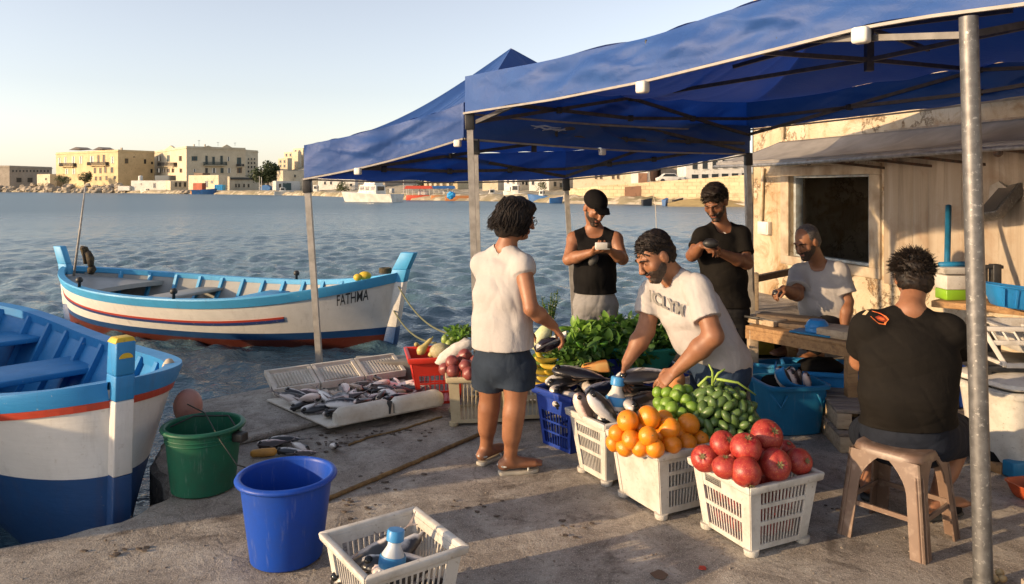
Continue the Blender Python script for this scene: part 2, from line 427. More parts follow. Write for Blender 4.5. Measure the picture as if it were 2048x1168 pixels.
def awning():
    r = thing('awning', 'grey cloth awning on a metal bar along the plaster building', 'awning', wallp(2.0,2.1))
    out = .74; sA = ws(1562); sB = 8.6; zt = 2.28; zb = 2.03
    def zbar(s): return zb-.02*math.sin(s*.9)
    mb = MB()
    def fn(x, y):
        s = sA-.25*y+(sB-sA+.25*y)*x
        sag = -.05*math.sin(math.pi*y)-.018*math.sin(s*7.1+y*2.2)*math.sin(math.pi*min(1,y*1.1))-.012*math.sin(s*17+1+3*y)*y*(1-y)*2
        zz = zt+.0*s+(zbar(s)-zt)*y+sag
        return wallp(s, zz, .02+out*y+.015*math.sin(s*5)*y)
    mb.grid(120, 14, fn)
    def fl(x, y):
        s = sA-.25+(sB-sA+.25)*x
        return wallp(s, zbar(s)-.005-.05*y, out+.03+.015*math.sin(s*5)+.008*math.sin(s*21)*y)
    mb.grid(140, 2, fl)
    fab = mat('grey_awning_cloth', (.24,.23,.22,1), (.16,.15,.145,1), 3.5, rough=.85, bump=.3, bscale=14, stretch=(1,1,1))
    mb.build('cloth', fab, r, smooth=True, solid=.003)
    mb = MB(); mb.tube([wallp(sA-.3+(sB-sA+.3)*i/30, zbar(sA+(sB-sA)*i/30)-.055, out+.045) for i in range(31)], .02, 10)
    mb.build('front_bar', mat('galvanised_bar', (.33,.33,.33,1), (.2,.19,.18,1), 20, rough=.45, metal=.6), r, smooth=True)
    for u in (1618, 1703, 1792, 1996):
        s = ws(u, out)
        mb = MB(); mb.bar(wallp(s,1.99,out-.02), wallp(s+.25,1.90,.0), .025, .025); mb.ball(wallp(s,1.965,out), .035, 10, 6)
        mb.build('bracket', bpy.data.materials['rusty_iron'], r)
awning()
# ------------------------------------------------------------------ canopy tents
def fabric_mat():
    t = NT('blue_canopy_cloth'); co = t.coords()
    n = t.noise(co, 2.2, 6, .6, .4); f = t.noise(co, 240, 2)
    c = t.mix(t.mask(n, .3, .7), (.018, .068, .245, 1), (.026, .088, .285, 1))
    c = t.mix(t.math('MULTIPLY', t.mask(t.noise(co, 7, 8, .75), .55, .8), .07), c, (.13, .18, .30, 1))
    cr = t.noise(t.n('ShaderNodeMapping', {'Vector': co, 'Rotation': (.3, .5, .7), 'Scale': (1, 2.4, 1.6)}).outputs[0], 6.5, 6, .6, 1.2)
    nm = t.bump(cr, .30, .014); nm = t.bump(t.noise(co, 19, 5, .7, .8), .15, .006, nm)
    p = t.n('ShaderNodeBsdfPrincipled', {'Base Color': c, 'Roughness': .55, 'Normal': nm, 'Specular IOR Level': .35, 'Sheen Weight': .35, 'Sheen Roughness': .4, 'Sheen Tint': (.6,.7,1,1)})
    tr = t.n('ShaderNodeBsdfTranslucent', {'Color': (.005, .058, .44, 1), 'Normal': nm})
    mx = t.n('ShaderNodeMixShader', {'Fac': .22}); t.t.links.new(p.outputs[0], mx.inputs[1]); t.t.links.new(tr.outputs[0], mx.inputs[2])
    t.n('ShaderNodeOutputMaterial', {'Surface': mx.outputs[0]}); return t.m
FABRIC = fabric_mat()
ALU = mat('pale_aluminium', (.40,.37,.33,1), (.27,.25,.22,1), 14, rough=.5, metal=.25, bump=.1)
DARKBAR = mat('grey_steel_bar', (.075,.07,.068,1), (.045,.042,.04,1), 18, rough=.5, metal=.3)
GALV = mat('galvanised_steel', (.17,.167,.163,1), (.11,.107,.103,1), 26, rough=.5, metal=.55, bump=.12, c3=(.34,.33,.31,1), s3=60, lo3=.6, hi3=.7)
BLACKP = mat('black_plastic', (.012,.012,.012,1), (.03,.028,.026,1), 20, rough=.5)
WHITEP = plastic('white_plastic', (.62,.60,.55,1), (.30,.26,.2,1))
EAVE = mat('dull_aluminium', (.28,.26,.235,1), (.20,.185,.17,1), 14, rough=.55)
def tent(label, corners, hv, apex, legs, seed, dz=None, drop=.17, clips=(), barside=(0,), loc=None):
    r = thing('canopy_tent', label, 'canopy', loc or V((legs[0][1].x, legs[0][1].y, 0)))
    B = corners; c = sum(B, V())/4; apex = V(apex)
    def eave(i, x):
        a, b = B[i], B[(i+1) % 4]; p = a.lerp(b, x)
        if dz and i in dz: p.z += np.interp(x, [k for k, _ in dz[i]], [k for _, k in dz[i]])
        else: p.z -= .03*math.sin(math.pi*x)
        return p
    mb = MB()
    def nz(q, s, k=0): return mnoise.noise(V((q.x*s+seed, q.y*s+k, q.z*s)))
    def outn(i): d = (B[(i+1) % 4]-B[i]); n = V((d.y, -d.x, 0)).normalized(); return n if n.dot(B[i]-c) > 0 else -n
    def edge_shift(i, x):      # valance top: fullness and folds
        n = outn(i); q = eave(i, x); k = math.sin(math.pi*x)
        return n*(.012*math.sin(x*21+seed+i)+.03*nz(q, 1.3)-.03)*k**.5+V((0,0,hv+.035*nz(q, 1.1, 3)*k))
    for i in range(4):
        n = outn(i)
        def roof(x, y):
            e = eave(i, x)+edge_shift(i, x)
            # lines from eave to apex, sagging like cloth
            p = e.lerp(apex, y); L = (apex-e).length
            sag = .075*L*math.sin(math.pi*y**.8)*(.35+.65*(1-abs(2*x-1)**2.5))+.05*L*math.sin(math.pi*y**.9)
            p.z -= sag
            k = math.sin(math.pi*min(1, max(0, x)))*math.sin(math.pi*min(1, y*.97+.03))
            p.z += (.009*nz(p, 1.1)+.005*nz(p, 4.2, 7))*k
            fold = math.exp(-((y-.06)/.08)**2)*math.sin(math.pi*x)
            p.z += .030*math.sin(x*33+3*math.sin(x*9+seed))*fold*.6
            for q_ in range(3): p.z += .009*k*(1-abs(math.sin((x-.5)*(9+5*q_)*(1.15-y)+q_+seed+1.5*nz(p,.8,q_))))**7
            return p
        mb.grid(72, 44, roof)
    cn = mb.build('canopy', FABRIC, r, smooth=True, merge=True)
    for i in range(4):
        n = outn(i); mb = MB(); Ls = (B[(i+1) % 4]-B[i]).length
        def val(x, y):
            top = eave(i, x)+edge_shift(i, x); bot = eave(i, x)
            p = top.lerp(bot, y); q = p
            k = math.sin(math.pi*x)**.6
            d1 = nz(V((x*Ls*1.3+y*.9, y*.7, i*5)), 1.5)*.042+nz(V((x*Ls*2+y*1.6, y*.5, i*7)), 2.6)*.012
            diag = .019*math.sin(9*x*Ls-4.5*y+seed*2)*math.sin(math.pi*y)
            cre = 0
            for q_ in range(4): w_ = mnoise.noise(V((q_*9.1+seed,i*3.3,1)))*6; cre += (1-abs(math.sin(x*Ls*(2.1+q_*.9)-(2.2+q_*.8)*y*(1 if q_%2 else -1)+w_+1.2*nz(V((x*Ls,y*.6,q_)),1.6))))**6*(.5+.5*math.sin(x*Ls*1.7+q_*2+seed))
            return p+n*((d1+diag+.018*cre)*k*math.sin(math.pi*min(1,.12+y*.8))+0)+V((0,0,.02*nz(V((x*Ls,i,0)),3)*k*y))
        mb.grid(110, 16, val)
        vl = mb.build('valance', FABRIC, r, smooth=True)
        mb = MB(); m = 40
        for j in range(m):
            a = eave(i, j/m)+n*.012-V((0,0,.012)); b = eave(i, (j+1)/m)+n*.012-V((0,0,.012))
            mb.bar(a, b, .020, .015)
        mb.build('eave_bar', EAVE, r)
    for k in clips:
        i, x, sz = k; p = eave(i, x)+outn(i)*.02
        mb = MB(); mb.box(p-V((0,0,.045*sz)), (.075*sz, .06*sz, .075*sz), Matrix.Rotation(math.atan2(outn(i).y, outn(i).x)+math.pi/2, 3, 'Z'))
        mb.build('clip', WHITEP, r, bevel=.014*sz)
    for top, foot, kind in legs:
        mb = MB()
        if kind == 'round':
            mb.tube([foot+(top-foot)*t_ for t_ in (0, .3, .6, 1)], .037, 24); m = GALV
            mb.lathe([(.075,0),(.075,.006),(.042,.010),(.040,.04)], foot, 20)
        else:
            mb.bar(foot, top, .05, .05, (0,1,0)); m = ALU
            up = (top-foot).normalized(); mid = foot+up*((top-foot).length*.56); mb.bar(foot, foot+V((0,0,.012)), .12, .12, (0,1,0))
        lg = mb.build('leg', m, r, smooth=kind == 'round', auto=.7)
        if kind != 'round':
            mb = MB(); up = (top-foot).normalized(); mb.bar(top-up*.13, top-up*.0, .075, .075, (0,1,0)); mb.build('joint', BLACKP, lg, bevel=.006)
    # scissor truss under the cloth
    tops = [l[0] for l in legs] if len(legs) == 4 else B
    hub = V((c.x, c.y, min(apex.z-.55, c.z+.30)))
    def tb(a, b, w_=.026, h_=.030):
        m_ = MB(); m_.bar(a, b, w_, h_); m_.build('truss_bar', DARKBAR, r)
    def jt(p): m_ = MB(); m_.box(p, (.05,.05,.055)); m_.build('joint', BLACKP, r, bevel=.006)
    inn = lambda p: p.lerp(V((c.x, c.y, p.z)), .02)
    mids = []
    for i in range(4):
        a, b = inn(tops[i]), inn(tops[(i+1) % 4]); a1 = a+V((0,0,.10)); b1 = b+V((0,0,.10)); dn = V((0,0,-drop)); m0 = a1.lerp(b1, .5)
        up = V((0,0,.12)); mt = m0+up; ml = m0-V((0,0,drop*.4)); mids.append(mt)
        tb(a1, ml); tb(a1+dn, mt); tb(ml, b1); tb(mt, b1+dn); jt(mt); jt(ml); jt(a1.lerp(ml,.5)); jt(b1.lerp(ml,.5))
    for i in range(4):
        m0 = mids[i]; m1 = m0.lerp(hub, .5)
        tb(m0, hub+V((0,0,-.12))); tb(m1+V((0,0,.06)), hub+V((0,0,.10)))
    m_ = MB(); m_.bar(hub-V((0,0,.2)), V((hub.x, hub.y, apex.z-.16)), .05, .05, (0,1,0)); m_.build('centre_pole', DARKBAR, r)
    return r
tP, tS = P(930, 224, 6.0), P(1493, 258, 8.0); tQ = V((2.52, 2.55, 2.46)); tR = tQ+tS-tP; tR.z = 2.58
def dzfit(a, b, spec):
    out = [(0, 0)]
    for u, v in spec:
        k = (u-1024)/F; d = b-a; x = (k*a.y-a.x)/(d.x-k*d.y); p = a.lerp(b, x)
        out.append((x, P(u, v, p.y).z-p.z))
    return out+[(1, 0.0)]
apex1 = (tP+tQ+tR+tS)/4; apex1.z = 3.42
q1 = P(1937, 34, 3.22)
tent('blue pop-up canopy nearest the camera, over the crates and the seated men', [tP, tQ, tR, tS], .285, apex1,
     [(tP+V((.035,.02,-.01)), G(956, 790), 'sq'), (q1, G(1967, 1176), 'round'), (tR+V((-.1,-.05,0)), V((tR.x-.05, tR.y-.05, 0)), 'sq'), (tS+V((-.02,-.05,0)), V((tS.x+.02, tS.y-.08, 0)), 'sq')],
     1.7, {0: dzfit(tP, tQ, [(1110, 196), (1290, 160), (1500, 108), (1725, 52), (1850, 30), (2048, 4)])}, clips=[(0, .41, 1.0), (0, .706, 1.05)])
T2 = 1
uA, uB, uC, uD = P(608, 356, 6.62), P(927, 275, 6.2), P(1500, 306, 7.9), P(1131, 357, 8.0)
tent2 = tent('smaller blue pop-up canopy behind, beside the water', [uA, uB, uC, uD], .29, P(1022, 96, 7.0),
     [(uA+V((.02,.02,-.0)), G(641, 758), 'sq'), (uB+V((.09,.08,-.01)), G(962, 786), 'sq'), (uC+V((-.03,-.03,0)), G(1506, 690), 'sq'), (uD+V((0,-.03,0)), P(1152, 690, 8.0)*1.0-V((0,0,0)), 'sq')],
     5.2, None, drop=.08, clips=[(0, .36, .8), (0, .97, .8), (1, .42, .8)])

SEAMT = mat('navy_seam_thread', (.012,.035,.13,1), rough=.7)
def logo_on_tent():          # faint white script on the inner valance of the rear canopy
    best = None
    trees = [(BVHTree.FromPolygons([v.co+offset_of(tent2) for v in o.data.vertices], [tuple(f.vertices) for f in o.data.polygons]), o) for o in kids(tent2) if o.name.split('.')[0] in ('canopy', 'valance')]
    def hit(u, v):
        o = V((0,0,CH)); d = (P(u,v,3)-o).normalized(); r = [(t_.ray_cast(o, d), ob) for t_, ob in trees]; r = [(h_[0], ob) for h_, ob in r if h_[0] is not None]
        return min(((p-o).length, p-d*.006, ob) for p, ob in r) if r else None
    mb = MB(); par = None
    for ln in (((1062,251),(1074,253),(1090,252),(1104,255),(1122,256)), ((1068,257),(1080,254),(1092,259),(1108,258),(1132,261)), ((1085,261),(1100,257),(1116,262),(1130,258))):
        hs = [hit(*q) for q in ln]
        if any(h_ is None for h_ in hs): continue
        par = hs[0][2]; mb.tube([h_[1] for h_ in hs], [.003,.007,.009,.006,.003][:len(hs)], 6)
    if par is not None: mb.build('logo', mat('faded_white_print', (.32,.36,.46,1), rough=.8), par)
logo_on_tent()
# ------------------------------------------------------------------ wooden boats
def paint(name, c, chip=(.30,.27,.22,1), amt=.8, lo=.60, hi=.66, rough=.45):
    t = NT(name); co = t.coords()
    n = t.noise(co, 3.5, 8, .65, .5); f = t.noise(co, 26, 6, .75)
    col = t.mix(t.math('MULTIPLY', t.mask(n, .35, .75), .35), c, tuple(k*.55 for k in c[:3])+(1,))
    col = t.mix(t.math('MULTIPLY', t.mask(f, lo, hi), amt), col, chip)
    stk = t.noise(t.n('ShaderNodeMapping', {'Vector': co, 'Scale': (5, 5, .55)}).outputs[0], 1.8, 7, .7, .3); col = t.mix(t.math('MULTIPLY', t.mask(stk, .56, .70), .38), col, tuple(k*.5+.02*j for k, j in zip(c[:3], (2.2,1.2,.6)))+(1,))
    grain = t.noise(t.n('ShaderNodeMapping', {'Vector': co, 'Scale': (1, 1, 9)}).outputs[0], 6, 5)
    return t.out(col, t.math('ADD', rough-.1, t.math('MULTIPLY', n, .3)), t.bump(t.math('ADD', grain, t.math('MULTIPLY', f, .5)), .22, .008), spec=.4)
HULLW = paint('white_hull_paint', (.68,.655,.61,1), (.36,.29,.21,1), .6, .60, .74)
BLUEP = paint('sky_blue_boat_paint', (.028,.23,.52,1), (.36,.42,.46,1), .75, .64, .70)
BLUEL = paint('light_blue_boat_paint', (.06,.33,.60,1), (.5,.5,.45,1), .8, .64, .70)
BLUED = paint('deep_blue_boat_paint', (.010,.055,.17,1), (.16,.17,.17,1), .6, .64, .72)
REDP = paint('red_boat_paint', (.42,.05,.025,1), (.2,.1,.07,1), .6)
REDB = paint('red_brown_bottom_paint', (.11,.022,.013,1), (.2,.13,.09,1), .5)
GREYB = paint('grey_boat_paint', (.30,.30,.285,1), (.16,.13,.1,1), .6, .6, .7)
YELP = paint('yellow_boat_paint', (.62,.42,.03,1), (.3,.2,.05,1), .6)
BROWNT = paint('brown_timber_paint', (.16,.08,.05,1), (.08,.05,.03,1), .6)
class Hull:
    def __init__(s, bow, d, L, B, zb, zm, zs, zk=-.78, pw=2.6, q=.85, rake=.12, flare=.42):
        s.o = V((bow[0], bow[1], 0)); s.d = V((d[0], d[1], 0)).normalized(); s.n = V((-s.d.y, s.d.x, 0))
        if s.n.y > 0: s.n = -s.n                      # +lateral = side nearer the camera
        s.L, s.B, s.zb, s.zm, s.zs, s.zk, s.pw, s.q, s.rake, s.flare = L, B, zb, zm, zs, zk, pw, q, rake, flare
    def zg(s, t): k = abs(1-2*t)**2.3; return s.zm+((s.zb if t < .5 else s.zs)-s.zm)*k
    def zkeel(s, t): return s.zk+.30*max(0, abs(1-2*t)-.55)**1.5*2
    def half(s, t): return max(.028, s.B/2*max(0, 1-abs(2*t-1)**s.pw)**s.q)
    def y(s, t, z):
        k = s.zkeel(t); f = min(1.05, max(0, (z-k)/(s.zg(t)-k)))
        e = math.sqrt(max(0, 1-(1-min(1,f))**2)); hb = s.half(t)
        return .03+(hb-.03)*((1-s.flare)*e+s.flare*f)
    def x(s, t, z):
        f = (z-ZW)/.9
        return t*s.L-s.rake*f*(1-t)**3*1.0+s.rake*.8*f*t**3
    def pt(s, t, lat, z): q = s.o+s.d*s.x(t, z)+s.n*lat; q.z = z; return q
    def skin(s, t, z, side, out=0): return s.pt(t, side*(s.y(t, z)+out), z)
def tt(i, n): x = i/n; return .5-.5*math.cos(math.pi*x)*(1-.0)       # stations crowd at the ends
def band(h, name, m, r, flo, fhi, rows, out=0, t0=0, t1=1, sides=(1,-1), n=48, smooth=True):
    mb = MB()
    for sd_ in sides:
        def fn(x, y):
            t = t0+(t1-t0)*(.5-.5*math.cos(math.pi*x)); z = flo(t)+(fhi(t)-flo(t))*y
            return h.skin(t, z, sd_, out)
        mb.grid(n, rows, fn)
    return mb.build(name, m, r, smooth=smooth)
def strip(h, name, m, r, f0, f1, th, t0=0, t1=1, sides=(1,-1), n=48):
    mb = MB()
    for sd_ in sides:
        ring = []
        for i in range(n+1):
            t = t0+(t1-t0)*(.5-.5*math.cos(math.pi*i/n))
            ring.append([h.skin(t, f0(t), sd_, -.004), h.skin(t, f0(t), sd_, th), h.skin(t, f1(t), sd_, th), h.skin(t, f1(t), sd_, -.004)])
        vs_ = [p for R in ring for p in R]; fs = [(i*4+k, i*4+(k+1)%4, i*4+4+(k+1)%4, i*4+4+k) for i in range(n) for k in range(4)]+[(0,1,2,3),(n*4+3,n*4+2,n*4+1,n*4)]
        mb.add(vs_, fs)
    return mb.build(name, m, r, merge=True)
def boat(label, h, zpaint, zred, gun, thw, inner, posts, gh=.11, floor=-.28, ribs=12, ribm=None, decks=()):
    r = thing('wooden_boat', label, 'boat', h.pt(.5, 0, ZW))
    band(h, 'hull', HULLW, r, zpaint, lambda t: h.zg(t)-.02, 8)
    band(h, 'bottom_paint', BLUED, r, zred, zpaint, 3)
    band(h, 'keel_paint', REDB if zred(.5) > -.5 else BLUED, r, lambda t: h.zkeel(t)+.001, zred, 3)
    mb = MB(); n = 56                                                      # gunwale cap and rubbing strake
    for sd_ in (1, -1):
        ring = []
        for i in range(n+1):
            t = .001+.998*(.5-.5*math.cos(math.pi*i/n)); z = h.zg(t); hb = h.half(t); iw = min(.085, max(.0, hb-.012))
            ring.append([h.pt(t, sd_*(h.y(t, z-gh)+.018), z-gh), h.pt(t, sd_*(hb+.030), z+.0), h.pt(t, sd_*(hb+.026), z+.022), h.pt(t, sd_*(hb-iw), z+.022), h.pt(t, sd_*(hb-iw), z-.05)])
        vs_ = [p for R in ring for p in R]; fs = [(i*5+k, i*5+(k+1)%5, i*5+5+(k+1)%5, i*5+5+k) for i in range(n) for k in range(5)]
        mb.add(vs_, fs)
    mb.build('gunwale', gun, r, merge=True, smooth=True, auto=.5)
    mb = MB()                                                              # inside planking
    for sd_ in (1, -1):
        def fn(x, y):
            t = .03+.94*(.5-.5*math.cos(math.pi*x)); z = floor+(h.zg(t)-.03-floor)*y
            return h.pt(t, sd_*max(.005, h.y(t, z)-.055), z)
        mb.grid(40, 5, fn)
    mb.grid(40, 6, lambda x, y: (lambda t: h.pt(t, (2*y-1)*max(.005, h.y(t, floor)-.05), floor+.004))(.03+.94*x))
    mb.build('inner_planking', inner, r, smooth=True, auto=.6)
    for i in range(ribs):
        t = .1+.8*i/(ribs-1)
        for sd_ in (1, -1):
            mb = MB(); zs_ = [floor, (floor+h.zg(t))/2, h.zg(t)-.01]
            for a, b in zip(zs_, zs_[1:]):
                mb.bar(h.pt(t, sd_*(h.y(t, a)-.072), a), h.pt(t, sd_*(h.y(t, b)-.072), b), .05, .05, h.d)
            mb.build('rib', ribm or gun, r)
    for t, wd, m, dz_ in thw:
        mb = MB(); z = h.zg(t)-dz_
        k = wd/2/h.L; a = [h.pt(t-k, h.y(t-k, z)-.05, z), h.pt(t+k, h.y(t+k, z)-.05, z), h.pt(t+k, -h.y(t+k, z)+.05, z), h.pt(t-k, -h.y(t-k, z)+.05, z)]
        mb.prism(a, (0,0,-.045)); mb.build('thwart', m, r, bevel=.008)
    for t0, t1, m, dz_ in decks:
        mb = MB(); mb.grid(10, 6, lambda x, y: (lambda t: h.pt(t, (2*y-1)*max(.004, h.half(t)-.07), h.zg(t)-dz_+.03*(1-(2*y-1)**2)))(t0+(t1-t0)*x))
        te = t1 if t0 < .5 else t0
        mb.grid(6, 2, lambda x, y: h.pt(te, (2*x-1)*max(.004, h.half(te)-.07), h.zg(te)-dz_+.03*(1-(2*x-1)**2)-.07*y))
        mb.build('deck', m, r, smooth=True, auto=.5)
    for end, ztop, wdt, dep, lean, mats_ in posts:
        t = 0.0 if end == 'bow' else 1.0; s_ = -1 if end == 'bow' else 1
        zs_ = [h.zkeel(t)+.02, zpaint(t), h.zg(t)-gh, h.zg(t)+.06, ztop]
        for (a, b), m in zip(zip(zs_, zs_[1:]), (BLUED, HULLW, mats_, mats_)):
            mb = MB()
            def cs(z):
                c = h.pt(t, 0, z)+h.d*(s_*(.02+lean*max(0, z-h.zg(t)))); d2 = dep*(1-.25*max(0, z-h.zg(t)-.06)/.4)
                return [c+h.d*(s_*dep*.35)+h.n*wdt/2, c-h.d*(s_*d2*.65)+h.n*wdt/2, c-h.d*(s_*d2*.65)-h.n*wdt/2, c+h.d*(s_*dep*.35)-h.n*wdt/2]
            q = cs(a)+cs(b); mb.hexa(q if h.d.cross(h.n).z*s_ < 0 else q)
            mb.build('stem_post' if end == 'bow' else 'stern_post', m, r, bevel=.008, merge=True)
    return r
def text_mesh(txt, size, bold=0.0, sub=1):
    cu = bpy.data.curves.new('txt', 'FONT'); cu.body = txt; cu.size = size; cu.align_x = 'CENTER'; cu.align_y = 'CENTER'; cu.offset = bold; cu.resolution_u = 3
    o = link(bpy.data.objects.new('txt', cu)); dg = bpy.context.evaluated_depsgraph_get()
    me = bpy.data.meshes.new_from_object(o.evaluated_get(dg)); bpy.data.objects.remove(o); bpy.data.curves.remove(cu)
    bm = bmesh.new(); bm.from_mesh(me); bmesh.ops.triangulate(bm, faces=bm.faces)
    bmesh.ops.subdivide_edges(bm, edges=bm.edges[:], cuts=sub, use_grid_fill=True)
    bmesh.ops.triangulate(bm, faces=bm.faces)
    vs_ = [v.co.copy() for v in bm.verts]; fs = [tuple(v.index for v in f.verts) for f in bm.faces]; bm.free(); bpy.data.meshes.remove(me)
    return vs_, fs
INK = mat('black_lettering', (.012,.012,.013,1), (.05,.05,.05,1), 40, rough=.6)

bowF = G(778, 690, ZW); stF = G(142, 640, ZW); dF = stF-bowF; LF = dF.length
hF = Hull(bowF, dF, LF, 2.35, .53, .19, .40, pw=2.5, q=.80, rake=.16, flare=.36)
zpF = lambda t: -.27+.08*abs(1-2*t)**2
zrF = lambda t: zpF(t)-.10
bF = boat('white and blue wooden boat afloat with its name FATHMA on the bow', hF, zpF, zrF, BLUEL,
     [(.66, .42, GREYB, .16), (.44, .36, BLUEL, .15), (.24, .3, BLUEL, .15)], GREYB,
     [('bow', .82, .13, .22, .30, BLUEL), ('stern', .74, .11, .18, .22, BLUEL)], ribs=13, decks=[(.80, .97, GREYB, .12), (.03, .12, BLUEL, .06)])
st = lambda t: lerp(.33, .30, t)
strip(hF, 'stripe', REDP, bF, lambda t: hF.zg(t)-st(t), lambda t: hF.zg(t)-st(t)+.028, .012, .20, .985)
strip(hF, 'stripe', paint('navy_stripe_paint', (.02,.045,.17,1)), bF, lambda t: hF.zg(t)-st(t)-.04, lambda t: hF.zg(t)-st(t), .012, .20, .985)
tv, tf = text_mesh('FATHMA', .175, .0014)
mb = MB(); zt0 = P(706, 588, 10.3).z
tc = .070
mb.add([hF.skin(tc-v.x*.46/LF, zt0+v.y*1.2+v.x*.10, 1, .006) for v in tv], tf)
mb.build('name_lettering', INK, bF)
mb = MB(); mb.ball(hF.pt(.075, .12, hF.zg(.075)+.07), (.09,.075,.06), 14, 8); mb.ball(hF.pt(.085, .2, hF.zg(.08)+.06), (.06,.05,.05), 12, 8)
tag(mb.build('float', YELP, smooth=True, off=hF.pt(.08,.12,.5)), 'small yellow float lying on the bow of the FATHMA boat', 'float')
mb = MB()
for i in range(3): mb.tube([hF.pt(.035, .02, hF.zg(.03)+.06)+V((.07*math.cos(a), .07*math.sin(a), .02*i)) for a in np.linspace(0, 6.28, 14)], .02, 6)
tag(mb.build('rope_coil', mat('dark_rope', (.035,.03,.02,1), (.09,.07,.03,1), 40, rough=.9), smooth=True, off=hF.pt(.03,.02,.5)), 'dark coil of rope by the stem of the FATHMA boat', 'rope')
mb = MB(); a = hF.pt(.962, .05, hF.zg(.96)); b = P(171, 372, a.y); mb.tube([a-V((0,0,.1)), a.lerp(b,.5)+V((.01,0,0)), b], [.02,.017,.011], 8)
mst = tag(mb.build('mast', mat('grey_spar', (.42,.38,.33,1), (.25,.22,.18,1), 20, rough=.7), bF, smooth=True))
mb = MB(); c = hF.pt(.955, -.05, hF.zg(.95))
for p, q, w_ in (((.0,0,.36),(.1,0,.30),.05), ((.1,0,.30),(.17,-.02,.06),.06), ((.17,-.02,.06),(.15,0,-.05),.07), ((.02,0,.34),(.06,.02,.10),.045)):
    mb.tube([c+V(p), c+(V(p)+V(q))/2+V((.02,0,.01)), c+V(q)], [w_*.8, w_, w_*.7], 8)
tag(mb.build('jacket', mat('black_cloth', (.014,.012,.012,1), (.07,.05,.02,1), 18, rough=.9, bump=.4), smooth=True, off=c), 'black jacket hung on the stern of the FATHMA boat', 'jacket')
for t, sd_ in ((.45, 1), (.40, -1), (.77, 1)):
    mb = MB(); c = hF.pt(t, sd_*(hF.half(t)-.02), hF.zg(t)+.02); mb.lathe([(.022,0),(.02,.06),(.045,.075),(.05,.11),(.03,.14),(0,.145)], c, 10); mb.build('thole_pin', BLACKP, bF, smooth=True)

# nearer boat, bow against the quay
bowN = V((-2.16, 4.09, 0)); hN = Hull(bowN, (-.745, .667), 4.3, 1.42, .635, .475, .63, zk=-.72, pw=4.0, q=.62, rake=.05, flare=.82)
zpN = lambda t: lerp(.15, .06, min(1, t*2.2)**.6)
bN = boat('white and blue wooden boat with a yellow topped stem, bow pressed against the quay', hN, zpN, lambda t: -.6, BLUEP,
     [(.52, .55, BLUEP, .17), (.80, .5, BLUEP, .15)], BLUEP, [('bow', .875, .100, .13, .02, BLUEP), ('stern', .75, .10, .12, .05, BLUEP)], gh=.078, ribs=10, ribm=BLUEP, decks=[(.03, .16, BLUEP, .07)], floor=-.22)
strip(hN, 'stripe', REDP, bN, lambda t: hN.zg(t)-.118, lambda t: hN.zg(t)-.076, .016)
mb = MB(); c = hN.pt(0, 0, .867)+hN.d*(-.02); mb.hexa([c+hN.d*a+hN.n*b for a, b in ((-.045,.055),(.078,.055),(.078,-.055),(-.045,-.055))]+[c+hN.d*a+hN.n*b+V((0,0,.03)) for a, b in ((-.04,.042),(.05,.042),(.05,-.042),(-.04,-.042))])
mb.build('stem_cap', YELP, bN, bevel=.006)
mb = MB()                                                                   # painted sun badge on the stem
fc = hN.pt(0, 0, .80)-hN.d*(.02+.042+.006)
half = [fc+hN.n*(.035*math.cos(a))+V((0,0,.028*math.sin(a)-.012)) for a in np.linspace(0, math.pi, 12)]
mb.prism(half, -hN.d*.005); mb.build('badge', YELP, bN)
mb = MB(); p = P(338, 742, 4.75); mb.lathe([(.0,-.05),(.045,-.045),(.05,0),(.035,.05),(.018,.075),(0,.08)], p, 14)
tag(mb.build('float', mat('old_float', (.55,.45,.33,1), (.4,.3,.2,1), 10, rough=.6), smooth=True, off=p), 'pale worn float on the gunwale of the near blue boat', 'float')
mb = MB(); p = P(376, 812, 4.62); mb.ball(p, (.085,.085,.105), 20, 14)
fend = mb.build('fender', mat('faded_pink_rubber', (.42,.20,.16,1), (.30,.15,.12,1), 8, rough=.55, bump=.1), smooth=True, off=p); tag(fend, 'faded pink round fender hanging off the bow above the green bucket', 'fender')
def rope(label, pts, rad, m, sag=0, name='mooring_rope', n=24, group=None, wob=0):
    out = []; g = random.Random(int(rad*1e4)+len(pts))
    for a, b in zip(pts, pts[1:]):
        for i in range(n): x = i/n; q = a.lerp(b, x); q.z -= sag*4*x*(1-x); out.append(q)
    out.append(pts[-1])
    if wob: out = [q+V((g.gauss(0,wob), g.gauss(0,wob), 0)) for q in out]
    mb = MB(); mb.tube(out, rad, 8); return tag(mb.build(name, m, smooth=True, off=pts[0]), label, 'rope', group)
ROPEG = mat('green_grey_rope', (.09,.10,.055,1), (.15,.15,.08,1), 60, rough=.9, bump=.5, bscale=150)
ROPEB = mat('brown_rope', (.24,.15,.06,1), (.13,.08,.035,1), 40, rough=.9, bump=.5, bscale=120)
THIN = mat('thin_dark_line', (.035,.04,.03,1), rough=.8)
rope('upper green mooring rope running from the FATHMA bow to the quay', [P(797, 573, 10.1), P(900, 668, 7.2)], .010, ROPEG, .12)
rope('lower green mooring rope running from the FATHMA bow to the quay', [P(788, 622, 10.1), P(872, 686, 7.0)], .010, ROPEG, .10)
rope('thin dark line from the pink fender across the green bucket', [P(358, 800, 4.62), P(410, 826, 4.40), P(440, 880, 4.05), P(474, 930, 4.0), G(520, 946)+V((0,0,.01))], .0035, THIN, .0, name='line')
rope('brown rope lying straight across the quay floor', [G(640, 1008)+V((0,0,.012)), G(800, 941)+V((0,0,.012)), G(958, 872)+V((0,0,.012))], .013, ROPEB, 0, name='rope', wob=.002)
rope('thin tan cord lying loose between tray and beige crate', [G(697, 892)+V((0,0,.008)), G(740, 876)+V((0,0,.008)), G(800, 862)+V((0,0,.008)), G(884, 835)+V((0,0,.008))], .007, ROPEB, 0, name='cord', wob=.004)

